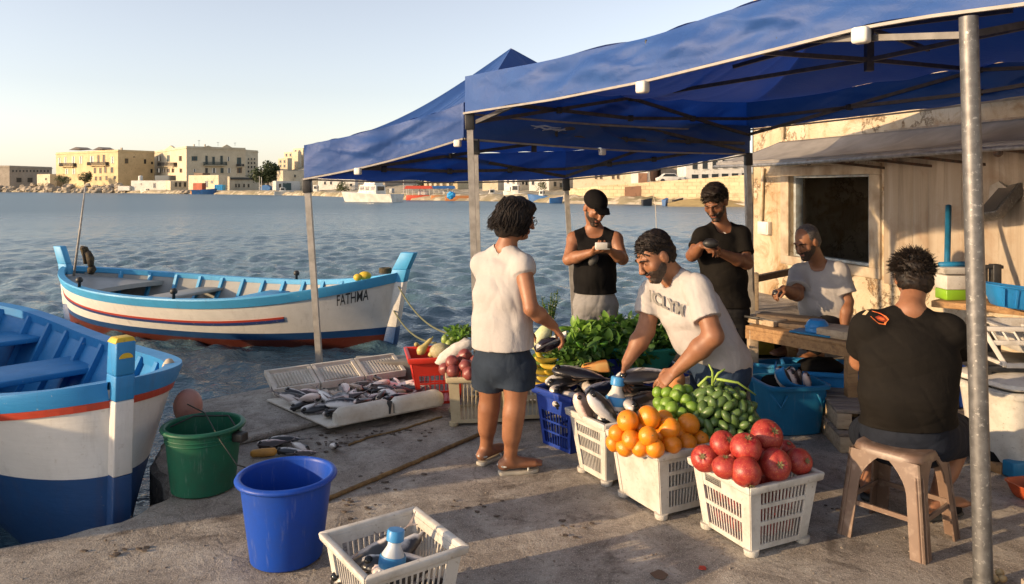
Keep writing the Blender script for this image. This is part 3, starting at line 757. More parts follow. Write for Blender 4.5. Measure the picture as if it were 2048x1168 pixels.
# unseen larger boat on the left, added only to shade near hull and quay
hShade = Hull((-4.95, 2.7, 0), (-.62, .78), 6.5, 2.6, 1.0, .86, 1.0, zk=-.7, pw=3.0, q=.8, rake=.1)
bShade = boat('unseen white and blue boat added left of the near boat to shade the foreground', hShade, lambda t: -.1, lambda t: -.6, BLUEP, [(.75, .4, BLUEP, .2)], BLUEP, [('bow', 1.3, .14, .18, .02, BLUEP)], ribs=6)
mb = MB(); c = hShade.pt(.45, 0, .95); mb.box(c, (1.2, 1.6, .7), Matrix.Rotation(math.atan2(hShade.d.y, hShade.d.x)+math.pi/2, 3, 'Z')); mb.build('wheelhouse', HULLW, bShade, bevel=.05)  # plain block on the added boat, sized for the shade it throws
# ------------------------------------------------------------------ far shore
SHORE = [(-700,383.2),(-300,383.6),(0,384),(240,386),(460,389),(620,391.5),(760,397),(820,400.5),(1000,403),(1140,407),(1260,409),(1450,411.5),(1560,413),(1800,416),(2300,421)]
def shore_d(u): v = np.interp(u, [a for a, _ in SHORE], [b for _, b in SHORE]); return (CH-ZW)*F/(v-H)
def land():
    us = list(range(-700, 2301, 12)); g = random.Random(2); mb = MB(); rows = []
    for u in us:
        d = shore_d(u)+g.uniform(-.6,.6); hill = 14*math.exp(-((u-640)/170)**2)+3*math.exp(-((u-1500)/400)**2)
        row = []
        for k, z in ((0,ZW-.6),(1.2,ZW+.25),(3.5,ZW+.95),(14,ZW+1.05),(45,ZW+1.3),(110,ZW+1.6+hill*.3),(230,ZW+2.5+hill),(700,ZW+4+hill)):
            dd = d+k*(d/200 if k > 4 else 1); q = PZ(u, dd, z+g.uniform(-.15,.15)*min(1,k)); row.append(q)
        rows.append(row)
    n = len(rows[0])
    mb.add([p for r in rows for p in r], [(i*n+j, (i+1)*n+j, (i+1)*n+j+1, i*n+j+1) for i in range(len(rows)-1) for j in range(n-1)])
    o = mb.build('far_shore', mat('dry_shore_earth', (.36,.29,.19,1), (.17,.15,.08,1), .12, rough=.95, c3=(.5,.43,.31,1), s3=.6, lo3=.5, hi3=.6), smooth=True)
    tag(o, kind='structure')
land()
SANDST = {k: mat(f'limestone_{k}', c, c2, .35, rough=.9, c3=c3, s3=2.2, lo3=.56, hi3=.72) for k, c, c2, c3 in (
    ('ochre', (.58,.455,.26,1), (.48,.37,.21,1), (.34,.26,.15,1)), ('cream', (.57,.495,.36,1), (.48,.41,.29,1), (.35,.29,.2,1)),
    ('grey', (.36,.31,.25,1), (.28,.24,.19,1), (.2,.17,.13,1)), ('white', (.62,.60,.55,1), (.50,.48,.44,1), (.3,.29,.27,1)),
    ('pale', (.60,.52,.38,1), (.47,.40,.28,1), (.32,.26,.18,1)), ('brown', (.19,.10,.06,1), (.13,.07,.045,1), (.09,.05,.03,1)), ('red', (.34,.09,.05,1), (.22,.07,.04,1), (.12,.05,.03,1)))}
PANE = mat('dark_window_pane', (.018,.022,.026,1), rough=.15)
SHUT = {'dark': mat('dark_shutter', (.035,.035,.03,1), rough=.7), 'white': mat('white_shutter', (.62,.60,.54,1), rough=.7), 'teal': mat('teal_shutter', (.04,.075,.075,1), rough=.7), 'brown': mat('brown_shutter', (.13,.08,.045,1), rough=.7)}
RAIL = mat('iron_rail', (.05,.045,.04,1), rough=.7)
ROOFG = mat('grey_roof_tile', (.20,.16,.13,1), (.12,.10,.08,1), 2, rough=.9)
def solve(C, e, u): k = (u-1024)/F; return (k*C.y-C.x)/(e.x-k*e.y)
class Bld:
    def __init__(s, name, label, uL, uC, uR, vt, d, m, ang=34, cat='building', cornice=True, mR=None, vtl=None, base=ZW-.2, group=None):
        s.C = PZ(uC, d, 0); a = math.radians(ang); s.eL = V((-math.cos(a), math.sin(a), 0)); s.eR = V((math.sin(a), math.cos(a), 0))
        s.sL = solve(s.C, s.eL, uL) if uL < uC else 4.0; s.sR = solve(s.C, s.eR, uR) if uR > uC+.5 else 6.0
        if not .5 < s.sR < 45: s.sR = 9.0
        if not .5 < s.sL < 90: s.sL = 9.0
        s.zt = CH-(vt-H)/F*d; s.r = thing(name, label, cat, V((s.C.x, s.C.y, base)), group); s.m = m; s.base = base
        C, A, B = s.C, s.C+s.eL*s.sL, s.C+s.eR*s.sR; D = A+s.eR*s.sR
        z = lambda p, h: V((p.x, p.y, h))
        mb = MB(); mb.hexa([z(p, base) for p in (C, B, D, A)]+[z(p, s.zt) for p in (C, B, D, A)]); mb.build('wall', m, s.r)
        if cornice:
            o = .25; mb = MB(); oC = C-(s.eL+s.eR)*o; oA = A+(s.eL-s.eR)*o; oB = B+(s.eR-s.eL)*o; oD = D+(s.eL+s.eR)*o
            for h0, h1 in ((-.9,-.62),):
                mb.hexa([z(p, s.zt+h0) for p in (oC, oB, oD, oA)]+[z(p, s.zt+h1) for p in (oC, oB, oD, oA)])
            mb.build('cornice', m, s.r)
    def fp(s, face, u, v, out=0):
        e, n = (s.eL, -s.eR) if face == 'L' else (s.eR, -s.eL)
        C = s.C+n*out; q = C+e*solve(C, e, u); q.z = CH-(v-H)/F*q.y; return q
    def box(s, mb, face, u0, u1, v0, v1, o0, o1):
        n = -s.eR if face == 'L' else -s.eL
        p = [s.fp(face, a, b) for a, b in ((u0,v1),(u1,v1),(u1,v0),(u0,v0))]
        mb.hexa([p[0]+n*o0, p[1]+n*o0, p[1]+n*o1, p[0]+n*o1, p[3]+n*o0, p[2]+n*o0, p[2]+n*o1, p[3]+n*o1])
    def win(s, face, u, v, wd, hg, sh='dark'):
        mb = MB(); s.box(mb, face, u-wd/2-.35, u+wd/2+.35, v-hg/2-.5, v-hg/2, -.05, .16)
        w_ = mb.build('window', s.m, s.r)
        mb = MB(); s.box(mb, face, u-wd/2-.35, u+wd/2+.35, v+hg/2, v+hg/2+.5, -.05, .20); mb.build('sill', s.m, w_)
        mb = MB(); s.box(mb, face, u-wd/2, u+wd/2, v-hg/2, v+hg/2, -.05, .035); mb.build('pane', PANE, w_)
        if sh and wd > 2.2:
            for a in (-1, 1):
                mb = MB(); s.box(mb, face, u+a*wd*.36-wd*.15, u+a*wd*.36+wd*.15, v-hg/2, v+hg/2, .035, .09); mb.build('shutter', SHUT[sh], w_)
    def balcony(s, face, u0, u1, v, hg, m=RAIL):
        mb = MB(); s.box(mb, face, u0, u1, v, v+1, 0, 1.3); b = mb.build('balcony', s.m, s.r)
        mb = MB(); n = max(4, int((u1-u0)/1.3)); s.box(mb, face, u0, u1, v-hg, v-hg+.5, 1.15, 1.25)
        for i in range(n+1): a = u0+(u1-u0-.35)*i/n; s.box(mb, face, a, a+.42, v-hg, v, 1.15, 1.25)
        s.box(mb, face, u0, u0+.4, v-hg, v, 0, 1.25); s.box(mb, face, u1-.4, u1, v-hg, v, 0, 1.25)
        mb.build('railing', m, b)
        for k in (.2, .8):
            mb = MB(); a = u0+(u1-u0)*k; s.box(mb, face, a-.4, a+.4, v+1, v+3, 0, .7); mb.build('bracket', s.m, b)
    def roofbit(s, name, pts3, t, m): mb = MB(); mb.prism(pts3, t); mb.build(name, m, s.r)
b = Bld('stone_house', 'long low grey stone building with rows of small windows, left of the ochre mansion', 17, 19, 104, 331, 330, SANDST['grey'], 8)
for u in range(26, 100, 7): b.win('R', u, 342, 3, 4, None)
for u in (38, 60, 82): b.win('R', u, 360, 10, 9, None)
b = Bld('shed', 'plain pale store at the far end of the shore behind the boulders', -60, -30, 17, 341, 335, SANDST['grey'], 60, cornice=False)
b = Bld('cottage', 'small cream cottage just left of the ochre mansion', 74, 100, 113, 348, 318, SANDST['pale'], 30, cornice=False); b.win('L', 92, 358, 3, 4)
b = Bld('mansion', 'ochre three storey mansion with two iron balconies and a bare stone flank', 112, 236, 309, 299, 300, SANDST['ochre'], 33)
for u, v, w_, h_, k in ((119,322,4.5,13,'white'),(131,321,4.5,15,'white'),(147,320,5.5,15,'white'),(162,320,5,15,'white'),(184,319,7,14,'white'),(197,318,4,15,'brown'),(208,317,5,15,'brown'),(225,320,5,14,'white'),
    (134,343,5,11,'white'),(148,343,5,11,'white'),(190,341,4.5,11,'brown'),(201,341,4.5,11,'brown'),(211,340,4.5,11,'brown'),(224,340,5,11,'dark'),(192,357,4,8,'brown'),(201,357,4,8,'brown'),(213,356,4,8,'brown'),(230,355,4,6,'dark')): b.win('L', u, v, w_, h_, k)
for u, v, w_, h_ in ((253,322,7,10),(290,323,4.5,9),(304,326,4,5),(303,342,4,8),(268,314,2.5,2)): b.win('R', u, v, w_, h_, None)
b.balcony('L', 124, 152, 333, 7); b.balcony('L', 180, 217, 331, 7)
for u0, u1 in ((137,162),(184,206)):
    p = [b.fp('L', u0, 300, -3), b.fp('L', u1, 298.5, -3), b.fp('L', (u0+u1)/2+2, 294, -6)]; b.roofbit('gable', p, b.eR*5, ROOFG)
mb = MB(); b.box(mb, 'R', 249, 251, 295, 300, -3, -2); mb.build('chimney', SANDST['grey'], b.r)
b = Bld('palazzo', 'cream palazzo with roof pediments and a long green balcony', 307, 373, 491, 292, 285, SANDST['cream'], 52)
for u, v, w_, h_, k in ((318,317,6,10,'brown'),(337,317,5,13,'teal'),(361,317,6,10,'brown'),(318,341,7,8,'teal'),(327,341,4,8,'brown'),(337,341,5,8,'brown'),(346,341,5,8,'brown'),(362,341,5,8,'brown')): b.win('L', u, v, w_, h_, k)
for u, v, w_, h_, k in ((389,317,11,9,'teal'),(413,320,4.5,17,'teal'),(427,321,5,15,'teal'),(443,320,5,17,'teal'),(457,318,5,9,'white'),(478,324,8,18,'teal'),(413,341,5,10,'dark'),(428,341,8,10,'white'),(444,341,6,10,'teal'),(458,341,6,10,'white'),(479,341,9,10,'brown'),(389,341,5,6,'white')): b.win('R', u, v, w_, h_, k)
b.balcony('L', 321, 354, 332, 7); b.balcony('R', 407, 452, 331, 7, mat('green_iron_rail', (.05,.075,.07,1), rough=.7)); b.balcony('R', 473, 486, 333, 5)
mb = MB(); b.box(mb, 'L', 310, 352, 351, 361, -.05, .05); mb.build('shopfront', PANE, b.r)
for f, u0, u1, vt_, vb in (('L',329,352,291,299.5),('R',440,468,289,297),('R',405,428,291,295)):
    p = [b.fp(f, u0, vb, .2), b.fp(f, u1, vb, .2), b.fp(f, (u0+u1)/2, vt_, .2)]; b.roofbit('pediment', p, (b.eR if f == 'L' else b.eL)*.9, SANDST['cream'])
for u in (391, 413):
    mb = MB(); b.box(mb, 'R', u, u+1.6, 288, 293, -3, -2); mb.build('chimney', SANDST['grey'], b.r)
for u, h_ in ((398,12),(436,8),(470,7)): mb = MB(); p = b.fp('R', u, 292, -4); mb.tube([p, p+V((0,0,h_*.2))], .06, 5); mb.tube([p+V((-.5,0,h_*.17)), p+V((.5,0,h_*.17))], .05, 4); mb.build('aerial', RAIL, b.r)
b = Bld('apartment_block', 'grey and white apartment tower close behind the cream palazzo', 484, 488, 516, 299, 330, SANDST['pale'], 20)
for v in (318, 326, 334, 343):
    for u in (497, 503, 509): b.win('R', u, v, 3, 4, None)
# hillside houses
for uL, uC, uR, vt_, d, lab, k in ((556,575,584,316,345,'small hillside house with a flat roof above the big dark tree','cream'),(568,596,603,303,352,'stepped cream hillside house left of the canopy corner','pale'),(586,606,616,296,360,'topmost cream hillside house beside the canopy corner','cream')):
    b = Bld('hillside_house', lab, uL, uC, uR, vt_, d, SANDST[k], 40, group='houses on the far hillside', cornice=False)
    for i in range(2):
        for j in range(2): b.win('L', uL+5+i*8, vt_+7+j*9, 3.5, 5, None)
b = Bld('store_house', 'plain pale store house right of the big dark tree', 554, 566, 612, 341, 225, SANDST['pale'], 28, cornice=False); b.win('R', 590, 352, 4, 5, None)
b = Bld('boat_house', 'low boat house with blue doors beside the big dark tree', 545, 552, 600, 362, 216, SANDST['white'], 25, cornice=False)
for u in (560, 570): b.win('R', u, 372, 4, 9, None)
mb = MB(); b.box(mb, 'R', 566, 582, 366, 380, 0, .1); mb.build('door', SHUT['teal'], b.r)
b = Bld('white_shed', 'long white flat roofed shed below the ochre mansion', 262, 338, 342, 361, 262, SANDST['white'], 14, cornice=False, base=ZW+.6); mb = MB(); b.box(mb, 'L', 240, 263, 372, 381, -1, 1)
mb.build('annex', SANDST['white'], b.r); b.win('L', 309, 371, 5, 9, None); b.win('L', 282, 368, 2, 2, None)
mb = MB(); p = b.fp('L', 281, 361, -3); mb.lathe([(.0,0),(.75,0),(.75,1.5),(.6,1.7),(0,1.8)], p, 12); mb.build('water_tank', SHUT['white'], b.r)
b = Bld('container_shed', 'grey metal shed right of the long white shed', 322, 341, 382, 361.5, 258, SANDST['pale'], 50, cornice=False, mR=None)
for u in (352, 360, 370): b.win('R', u, 369, 5, 9, None)
b = Bld('quay_house', 'low beige house with a stone side wall in front of the palazzo', 377, 437, 455, 350, 250, SANDST['pale'], 30, cornice=False); b.win('L', 413, 368, 6, 12, None); b.win('L', 424, 364, 5, 5, None)
mb = MB(); b.box(mb, 'L', 383, 400, 346, 350, -4, -1); mb.build('roof_box', SHUT['brown'], b.r)
b = Bld('arcade_house', 'beige stone warehouse with a row of arched openings', 455, 459, 520, 353, 232, SANDST['pale'], 14, cornice=False)
for u in (472, 478, 488, 497): b.win('R', u, 371, 3.2, 6.5, None)
mb = MB(); b.box(mb, 'R', 461, 518, 355, 359, 0, .5); mb.build('canopy_strip', SHUT['dark'], b.r)
b = Bld('red_shack', 'red boarded shack by the water below the palazzo', 386, 404, 412, 366, 238, SANDST['red'], 40, cornice=False)
# behind the cabin cruiser and further right
b = Bld('white_house', 'white house with dark windows left of the white cabin cruiser', 636, 698, 704, 352, 205, SANDST['white'], 12, cornice=False)
for u in (650, 662, 684): b.win('L', u, 366, 4, 6, None)
b = Bld('white_house', 'small white house partly hidden by a bush left of the cruiser', 692, 710, 716, 356, 190, SANDST['white'], 12, cornice=False); b.win('L', 702, 370, 4, 5, None)
b = Bld('warehouse', 'wide grey gabled warehouse behind the cabin cruiser', 764, 770, 832, 352, 180, SANDST['grey'], 12, cornice=False)
b = Bld('harbour_store', 'yellow rendered harbour store with pilasters left of the front pole', 848, 915, 965, 340, 165, SANDST['ochre'], 12, cornice=False)
for u in (853, 862, 872, 884, 897):
    mb = MB(); b.box(mb, 'L', u-2.4, u+2.4, 341, 381, 0, .55); mb.build('pilaster', SANDST['pale'], b.r)
b = Bld('boundary_block', 'plain beige wall block between the harbour store and white flats', 965, 996, 1012, 352, 150, SANDST['pale'], 12, cornice=False)
b = Bld('white_flats', 'white block of flats behind the woman, left half', 1008, 1034, 1058, 335, 140, SANDST['white'], 40, cornice=False)
for u, v, f in ((1016,363,'L'),(1027,363,'L'),(1046,365,'R'),(1053,366,'R'),(1022,378,'L')): b.win(f, u, v, 4, 8, None)
b = Bld('white_flats', 'white flats beside the bush, nearest the sea wall', 1058, 1098, 1146, 340, 136, SANDST['white'], 20, cornice=False)
for u, v, f in ((1066,365,'L'),(1110,368,'R'),(1122,370,'R'),(1135,362,'R')): b.win(f, u, v, 5, 9, None)
b = Bld('terrace_house', 'cream terrace house above the left end of the sea wall', 1146, 1262, 1290, 322, 128, SANDST['cream'], 15, cornice=False)
for u in (1192, 1202, 1226, 1236): b.win('L', u, 354, 4.5, 8, 'brown')
b = Bld('garage', 'white garage with big brown doors above the sea wall', 1262, 1296, 1326, 325, 120, SANDST['white'], 24, cornice=False)
mb = MB(); b.box(mb, 'L', 1277, 1295, 346, 366, 0, .12); mb.build('door', SANDST['brown'], b.r); mb = MB(); b.box(mb, 'R', 1300, 1318, 338, 362, 0, .12); mb.build('door', SANDST['brown'], b.r)
b = Bld('grey_shed', 'grey shed with a parked car in front above the sea wall', 1322, 1372, 1380, 330, 124, SANDST['grey'], 10, cornice=False)
b = Bld('white_block', 'long white modern block with two rows of big dark windows above the sea wall', 1372, 1500, 1540, 300, 112, SANDST['white'], 4, cornice=False)
for i in range(6):
    u = 1390+i*20; b.win('L', u, 330-i*.6, 10, 17, None); b.win('L', u, 353-i*.6, 13, 8, None)
# sea wall, ramp
def seawall():
    r = thing('sea_wall', 'long sunlit stone sea wall along the far harbour road', 'wall', PZ(1300, 96, ZW))
    pts = [(1128,104,378),(1165,101,376),(1200,98,371.5),(1300,94,364),(1400,90,357),(1500,86,349),(1600,82,341),(1760,76,330)]
    mb = MB()
    for (u0,d0,v0), (u1,d1,v1) in zip(pts, pts[1:]):
        a0, a1 = PZ(u0,d0,ZW-.3), PZ(u1,d1,ZW-.3); t0, t1 = P(u0,v0,d0), P(u1,v1,d1); bk = V((.3,1.2,0))
        mb.hexa([a0, a1, a1+bk, a0+bk, t0, t1, t1+bk, t0+bk])
    t = NT('sea_wall_stone'); co = t.coords(); br = t.n('ShaderNodeTexBrick', {'Vector': t.n('ShaderNodeMapping', {'Vector': co, 'Rotation': (math.pi/2,0,0)}).outputs[0], 'Color1': (.56,.44,.27,1), 'Color2': (.44,.34,.20,1), 'Mortar': (.26,.19,.11,1), 'Scale': .55, 'Mortar Size': .02}).outputs['Color']
    c = t.mix(t.mask(t.noise(co, .35, 8, .7), .4, .65), br, (.52,.42,.27,1)); c = t.mix(t.math('MULTIPLY', t.mask(t.noise(co, 1.1, 8, .7), .52, .7), .7), c, (.24,.17,.10,1))
    mb.build('wall', t.out(c, .9, t.bump(t.noise(co, 3, 6), .6, .1)), r)
    mb = MB(); a, b_ = PZ(1252, 96-.35, 0), PZ(1282, 95-.35, 0); p = [P(1250,374,a.y), P(1282,372,b_.y), P(1282,392,b_.y), P(1250,394,a.y)]
    mb.prism(p, (0,.3,0)); mb.build('blocked_opening', SANDST['brown'], r)
    mb = MB(); mb.prism([PZ(1130,97,ZW-.2), PZ(1270,93.5,ZW-.2), PZ(1500,82,ZW-.2), PZ(1500,86,ZW-.2), PZ(1130,104,ZW-.2)], (0,0,.55))
    o = mb.build('slipway', mat('slipway_concrete', (.48,.42,.33,1), (.3,.25,.18,1), .8, rough=.9), None, bevel=.1); tag(o, kind='structure')
    mb = MB()
    mb.grid(16, 8, lambda x, y: V((0,0,0))+PZ(1335+165*x, 86-4.5*y-1*x, ZW-.1+(1.0*(1-y))*math.sin(math.pi*min(1,.15+x*.75))))
    o = mb.build('sand_ramp', mat('yellow_sand', (.50,.36,.14,1), (.36,.25,.1,1), 1.2, rough=.95), None, smooth=True); tag(o, kind='structure')
seawall()
# ------------------------------------------------------------------ trees and bushes
def leaf_mat(name, c1, c2):
    t = NT(name); n = t.noise(t.coords(), 1.4, 5); col = t.mix(t.mask(n, .35, .65), c1, c2)
    return t.out(col, .6, spec=.3)
LEAFD = leaf_mat('dark_leaf', (.020,.034,.012,1), (.045,.060,.018,1)); LEAFM = leaf_mat('olive_leaf', (.04,.06,.018,1), (.09,.10,.035,1))
BARK = mat('bark', (.12,.09,.06,1), (.07,.05,.035,1), 3, rough=.95)
def tree(label, u, vb, vt_, wpx, d, seed, name='tree', trunk=True, m=None, shape='ball', n=1500, cat='tree', group=None, trunks=1):
    g = random.Random(seed); px = d/F; base = P(u, vb, d); top = P(u, vt_, d).z; R_ = wpx*px/2; hh = top-base.z
    r = thing(name, label, cat, base, group)
    if trunk:
        for k in range(trunks):
            mb = MB(); x0 = (k-(trunks-1)/2)*R_*.35; th = hh*.5; pts = [base+V((x0,0,-1)), base+V((x0+g.uniform(-.1,.1),0,th*.5)), base+V((x0*1.4+g.uniform(-.3,.3),0,th))]
            mb.tube(pts, [R_*.09, R_*.07, R_*.05], 8)
            for q in range(3): e = pts[2]+V((g.uniform(-.5,.5)*R_, g.uniform(-.5,.5)*R_, R_*.4)); mb.tube([pts[2]-V((0,0,.3)), e], [R_*.05, R_*.02], 6)
            mb.build('trunk', BARK, r)
    c0 = base.z+hh*(.62 if trunk else .42); vr = hh*(.38 if trunk else .5); cl = []
    for i in range(26 if shape != 'ball' else 14):
        while True:
            q = V((g.uniform(-1,1), g.uniform(-1,1), g.uniform(-1,1)))
            if q.length < 1: break
        cl.append((V((q.x*R_*.78, q.y*R_*.78, q.z*vr*.78)), g.uniform(.25,.42)*min(R_, vr*1.3)))
    if shape == 'ball': cl.append((V((0,0,0)), min(R_, vr)*.8))
    mb = MB(); vs_, fs = [], []
    ls = max(.06, min(R_, vr)*.10)
    for i in range(n):
        c, cr = g.choice(cl); dv = V((g.gauss(0,1), g.gauss(0,1), g.gauss(0,1))).normalized(); p = c+dv*cr*g.uniform(.65,1.08)+V((base.x, base.y, c0))
        nrm = (dv+V((g.uniform(-.8,.8), g.uniform(-.8,.8), g.uniform(-.8,.8)))).normalized(); a = nrm.orthogonal().normalized(); b_ = nrm.cross(a); s_ = ls*g.uniform(.6,1.4)
        k = len(vs_); vs_ += [p-a*s_, p-b_*s_*.55, p+a*s_, p+b_*s_*.55]; fs.append((k,k+1,k+2,k+3))
    mb.add(vs_, fs); mb.build('crown' if trunk else 'foliage', m or LEAFD, r)
tree('round clipped dark tree standing alone in front of the ochre mansion', 170, 372, 342, 38, 298, 1)
tree('smaller spreading tree left of the round clipped tree', 126, 372, 348, 36, 300, 2, m=LEAFM, shape='wide', n=900)
tree('big dark double crowned tree behind the blue boat shelter', 531, 383, 322, 58, 228, 3, shape='wide', n=2600, trunks=2)
tree('bush in front of the white house left of the cruiser', 686, 386, 360, 34, 188, 4, 'bush', False, LEAFM, 'wide', 700, 'bush')
tree('bush between the two white flats', 1082, 384, 358, 24, 133, 5, 'bush', False, LEAFM, 'wide', 500, 'bush')
tree('dark trees between the warehouse and the yellow store', 838, 385, 352, 30, 172, 6, 'bush', False, LEAFD, 'wide', 600, 'bush')
tree('low scrub on the boulder bank below the round tree', 150, 380, 366, 60, 310, 7, 'bush', False, LEAFD, 'wide', 700, 'bush')
tree('grey green scrub at the foot of the long low grey building', 88, 378, 363, 50, 318, 8, 'bush', False, LEAFM, 'wide', 700, 'bush')
tree('dark hedge between apartment tower and palazzo', 500, 362, 345, 22, 300, 9, 'bush', False, LEAFD, 'wide', 400, 'bush')
def rocks():
    g = random.Random(9); mb = MB()
    for i in range(230):
        u = g.uniform(-250, 250) if i < 190 else g.uniform(330, 400); d = shore_d(u)+g.uniform(0, 9); s_ = g.uniform(.7, 2.0); z = ZW+.2+(d-shore_d(u))*.30*g.uniform(.7,1.1)
        if i >= 190: z = ZW+.5; s_ *= .6
        k = g.uniform(0, 9); mb.ball(PZ(u, d, z), (s_*1.2, s_, s_*.8), 8, 5, Matrix.Rotation(k, 3, 'Z'), lambda q: .8+.45*mnoise.noise(q*1.6+V((k,0,0))))
    tag(mb.build('shore_boulders', mat('pale_boulder', (.42,.35,.26,1), (.26,.21,.15,1), .5, rough=.95, c3=(.55,.48,.38,1), s3=1.5)), kind='stuff', label='bank of pale boulders along the far left shore', cat='boulders')
rocks()
# ------------------------------------------------------------------ boats across the harbour
WHB = mat('far_white_paint', (.68,.66,.60,1), (.5,.48,.43,1), 1.2, rough=.4); BLB = mat('far_blue_paint', (.03,.13,.34,1), (.02,.08,.2,1), 1, rough=.5); CYB = mat('far_cyan_paint', (.02,.28,.60,1), rough=.5); ORB = mat('far_orange_paint', (.50,.19,.05,1), (.36,.14,.05,1), 1, rough=.6); RDB = mat('far_red_paint', (.55,.07,.03,1), rough=.6); GLASS = mat('tinted_glass', (.02,.025,.03,1), rough=.08)
DKB = mat('far_dark_hull', (.03,.03,.035,1), rough=.5)
def far_boat(label, u, v, Lpx, ang, m, hb=1.0, beam=.33, cabin=None, name='motor_boat', ztop=None, group=None, extra=None):
    """ang: bearing of the bow in degrees, 180 = pointing left in the picture"""
    d = (CH-ZW)*F/(v-H); c = PZ(u, d, ZW); L = Lpx*d/F; dv = V((math.cos(math.radians(ang)), math.sin(math.radians(ang)), 0)); nv = V((-dv.y, dv.x, 0)); B = L*beam
    r = thing(name, label, 'boat', c, group); mb = MB(); n = 14
    def q(t, s_, z): x = -L/2+L*t; y = B/2*(1 if t < .5 else math.sqrt(max(.0, 1-((t-.5)/.5)**2.2))); return c+dv*(x+(.12*L*z/hb*.6 if t > .97 else .10*L*(z/hb)*max(0,t-.6)))+nv*(s_*y*(.72+.28*min(1,max(0,z/hb))))+V((0,0,z*(1+.45*max(0,t-.35))))
    for s_ in (1,-1): mb.grid(n, 3, lambda x, y: q(x, s_, -.3+(hb+.3)*y))
    mb.grid(n, 2, lambda x, y: q(x, 2*y-1, hb-.04)); mb.grid(2, 2, lambda x, y: q(0, 2*x-1, -.3+(hb+.3)*y))
    mb.build('hull', m, r, smooth=True, auto=.6)
    R = Matrix((dv, nv, V((0,0,1)))).transposed()
    if cabin:
        for (x0, x1, w_, z0, z1, kind) in cabin:
            mb = MB(); k = .12*(z1-z0); y = B/2*w_
            pts = [(x0,-y,z0),(x1,-y,z0),(x1,y,z0),(x0,y,z0),(x0+k*.4,-y*.9,z1),(x1-k*1.6,-y*.9,z1),(x1-k*1.6,y*.9,z1),(x0+k*.4,y*.9,z1)]
            mb.hexa([c+R @ V((a-L/2 if False else a*L-L/2 if abs(a) <= 1.001 else a, b_, z)) for a, b_, z in pts]) if False else mb.hexa([c+R @ V(((p[0]*L-L/2), p[1], p[2])) for p in [(x0,-y,z0),(x1,-y,z0),(x1,y,z0),(x0,y,z0),(x0+.01,-y*.88,z1),(x1-.04,-y*.88,z1),(x1-.04,y*.88,z1),(x0+.01,y*.88,z1)]])
            cb = mb.build('cabin', WHB if kind == 'w' else m, r, bevel=.05)
            if kind == 'w':
                zc = z0+(z1-z0)*.64; hz = (z1-z0)*.22; nw = max(1, int((x1-x0)*L/.9))
                for s_ in (1,-1):
                    for i in range(nw):
                        a = x0+.025+(x1-x0-.07)*(i+.12)/nw; e = x0+.025+(x1-x0-.07)*(i+.88)/nw; yy = y*.935*s_; mb = MB()
                        mb.box(c+R @ V(((a+e)/2*L-L/2, yy, zc)), ((e-a)*L, .06, hz*2), R); mb.build('window', GLASS, cb)
                for xx in (x0+.004, x1-.030):
                    mb = MB(); mb.box(c+R @ V((xx*L-L/2, 0, zc)), (.09, y*1.3, hz*2), R); mb.build('window', GLASS, cb)
    if extra: extra(r, c, R, L, B)
    return r
def cruiser_extra(r, c, R, L, B):
    mb = MB(); mb.tube([c+R @ V((-.02*L,0,2.5)), c+R @ V((-.03*L,0,4.4))], .04, 6); mb.tube([c+R @ V((.0*L,.5,2.6)), c+R @ V((.0*L,.5,3.9))], .03, 6); mb.build('antenna', WHB, r)
    mb = MB()
    for s_ in (1,-1):
        pts = [c+R @ V((L*(-.05+.5*t), s_*B/2*.9*math.sqrt(max(.02,1-max(0,(t*.5-.05+.0)/.5)**2.2)), 1.35+.55*t)) for t in np.linspace(0,.92,10)]
        mb.tube([p+V((0,0,.45)) for p in pts], .025, 5)
        for p in pts[::2]: mb.tube([p, p+V((0,0,.45))], .02, 5)
    mb.build('guard_rail', GALV, r)
    mb = MB(); mb.box(c+R @ V((-.40*L,0,1.6)), (.5,.6,.7), R); mb.build('engine_box', GREYB, r, bevel=.05)
far_boat('white cabin cruiser with a wheelhouse, alone on the water mid harbour', 741, 403.5, 132, 152, WHB, 1.15, .34, [(.30,.66,.72,1.05,2.45,'w'),(.34,.56,.6,2.45,3.2,'w')], 'cabin_cruiser', extra=cruiser_extra)
far_boat('tiny white dinghy moored at the left end of the shore rubble', 293, 386.5, 26, 170, WHB, .9, .3, [(.3,.6,.6,.8,1.6,'w')])
far_boat('blue open boat drawn up in front of the red shack', 408, 388.5, 44, 8, BLB, 1.3, .3)
far_boat('small tan skiff left of the blue open boat', 388, 388, 14, 180, ORB, .7, .35)
far_boat('white motor boat in front of the blue boat shelter', 567, 390.5, 36, 20, WHB, 1.0, .33, [(.3,.62,.7,.9,2.0,'w')])
far_boat('white cabin boat just right of the rear canopy pole', 632, 391, 30, 170, WHB, 1.1, .33, [(.35,.7,.7,1.0,2.6,'w')])
far_boat('dark and white launch left of the cabin cruiser', 655, 391.5, 26, 185, DKB, 1.1, .33)
far_boat('low tan boat beached right of the arcade house', 500, 389, 22, 185, ORB, .6, .33)
far_boat('white sports boat moored left of the woman', 985, 401, 52, 10, WHB, 1.0, .28, [(.35,.6,.7,.9,1.8,'w')])
far_boat('white cabin boat moored behind the front pole', 1030, 402, 44, 165, WHB, 1.2, .32, [(.3,.68,.72,1.1,2.5,'w')])
far_boat('blue and white launch moored behind the woman', 1083, 404.5, 52, 160, BLB, .9, .26, [(.4,.6,.7,.8,1.7,'w')])
far_boat('small blue rowing boat by the end of the sea wall', 1112, 406.5, 26, 10, BLB, .7, .3)
for u, lab in ((1294,'black dinghy pulled up on the slipway, left one'),(1331,'dark blue dinghy pulled up on the slipway between two black ones'),(1356,'black dinghy at the foot of the sand ramp')):
    far_boat(lab, u, 411.5, 22, 20 if u != 1331 else 60, DKB if u != 1331 else BLB, .7, .4, name='dinghy')
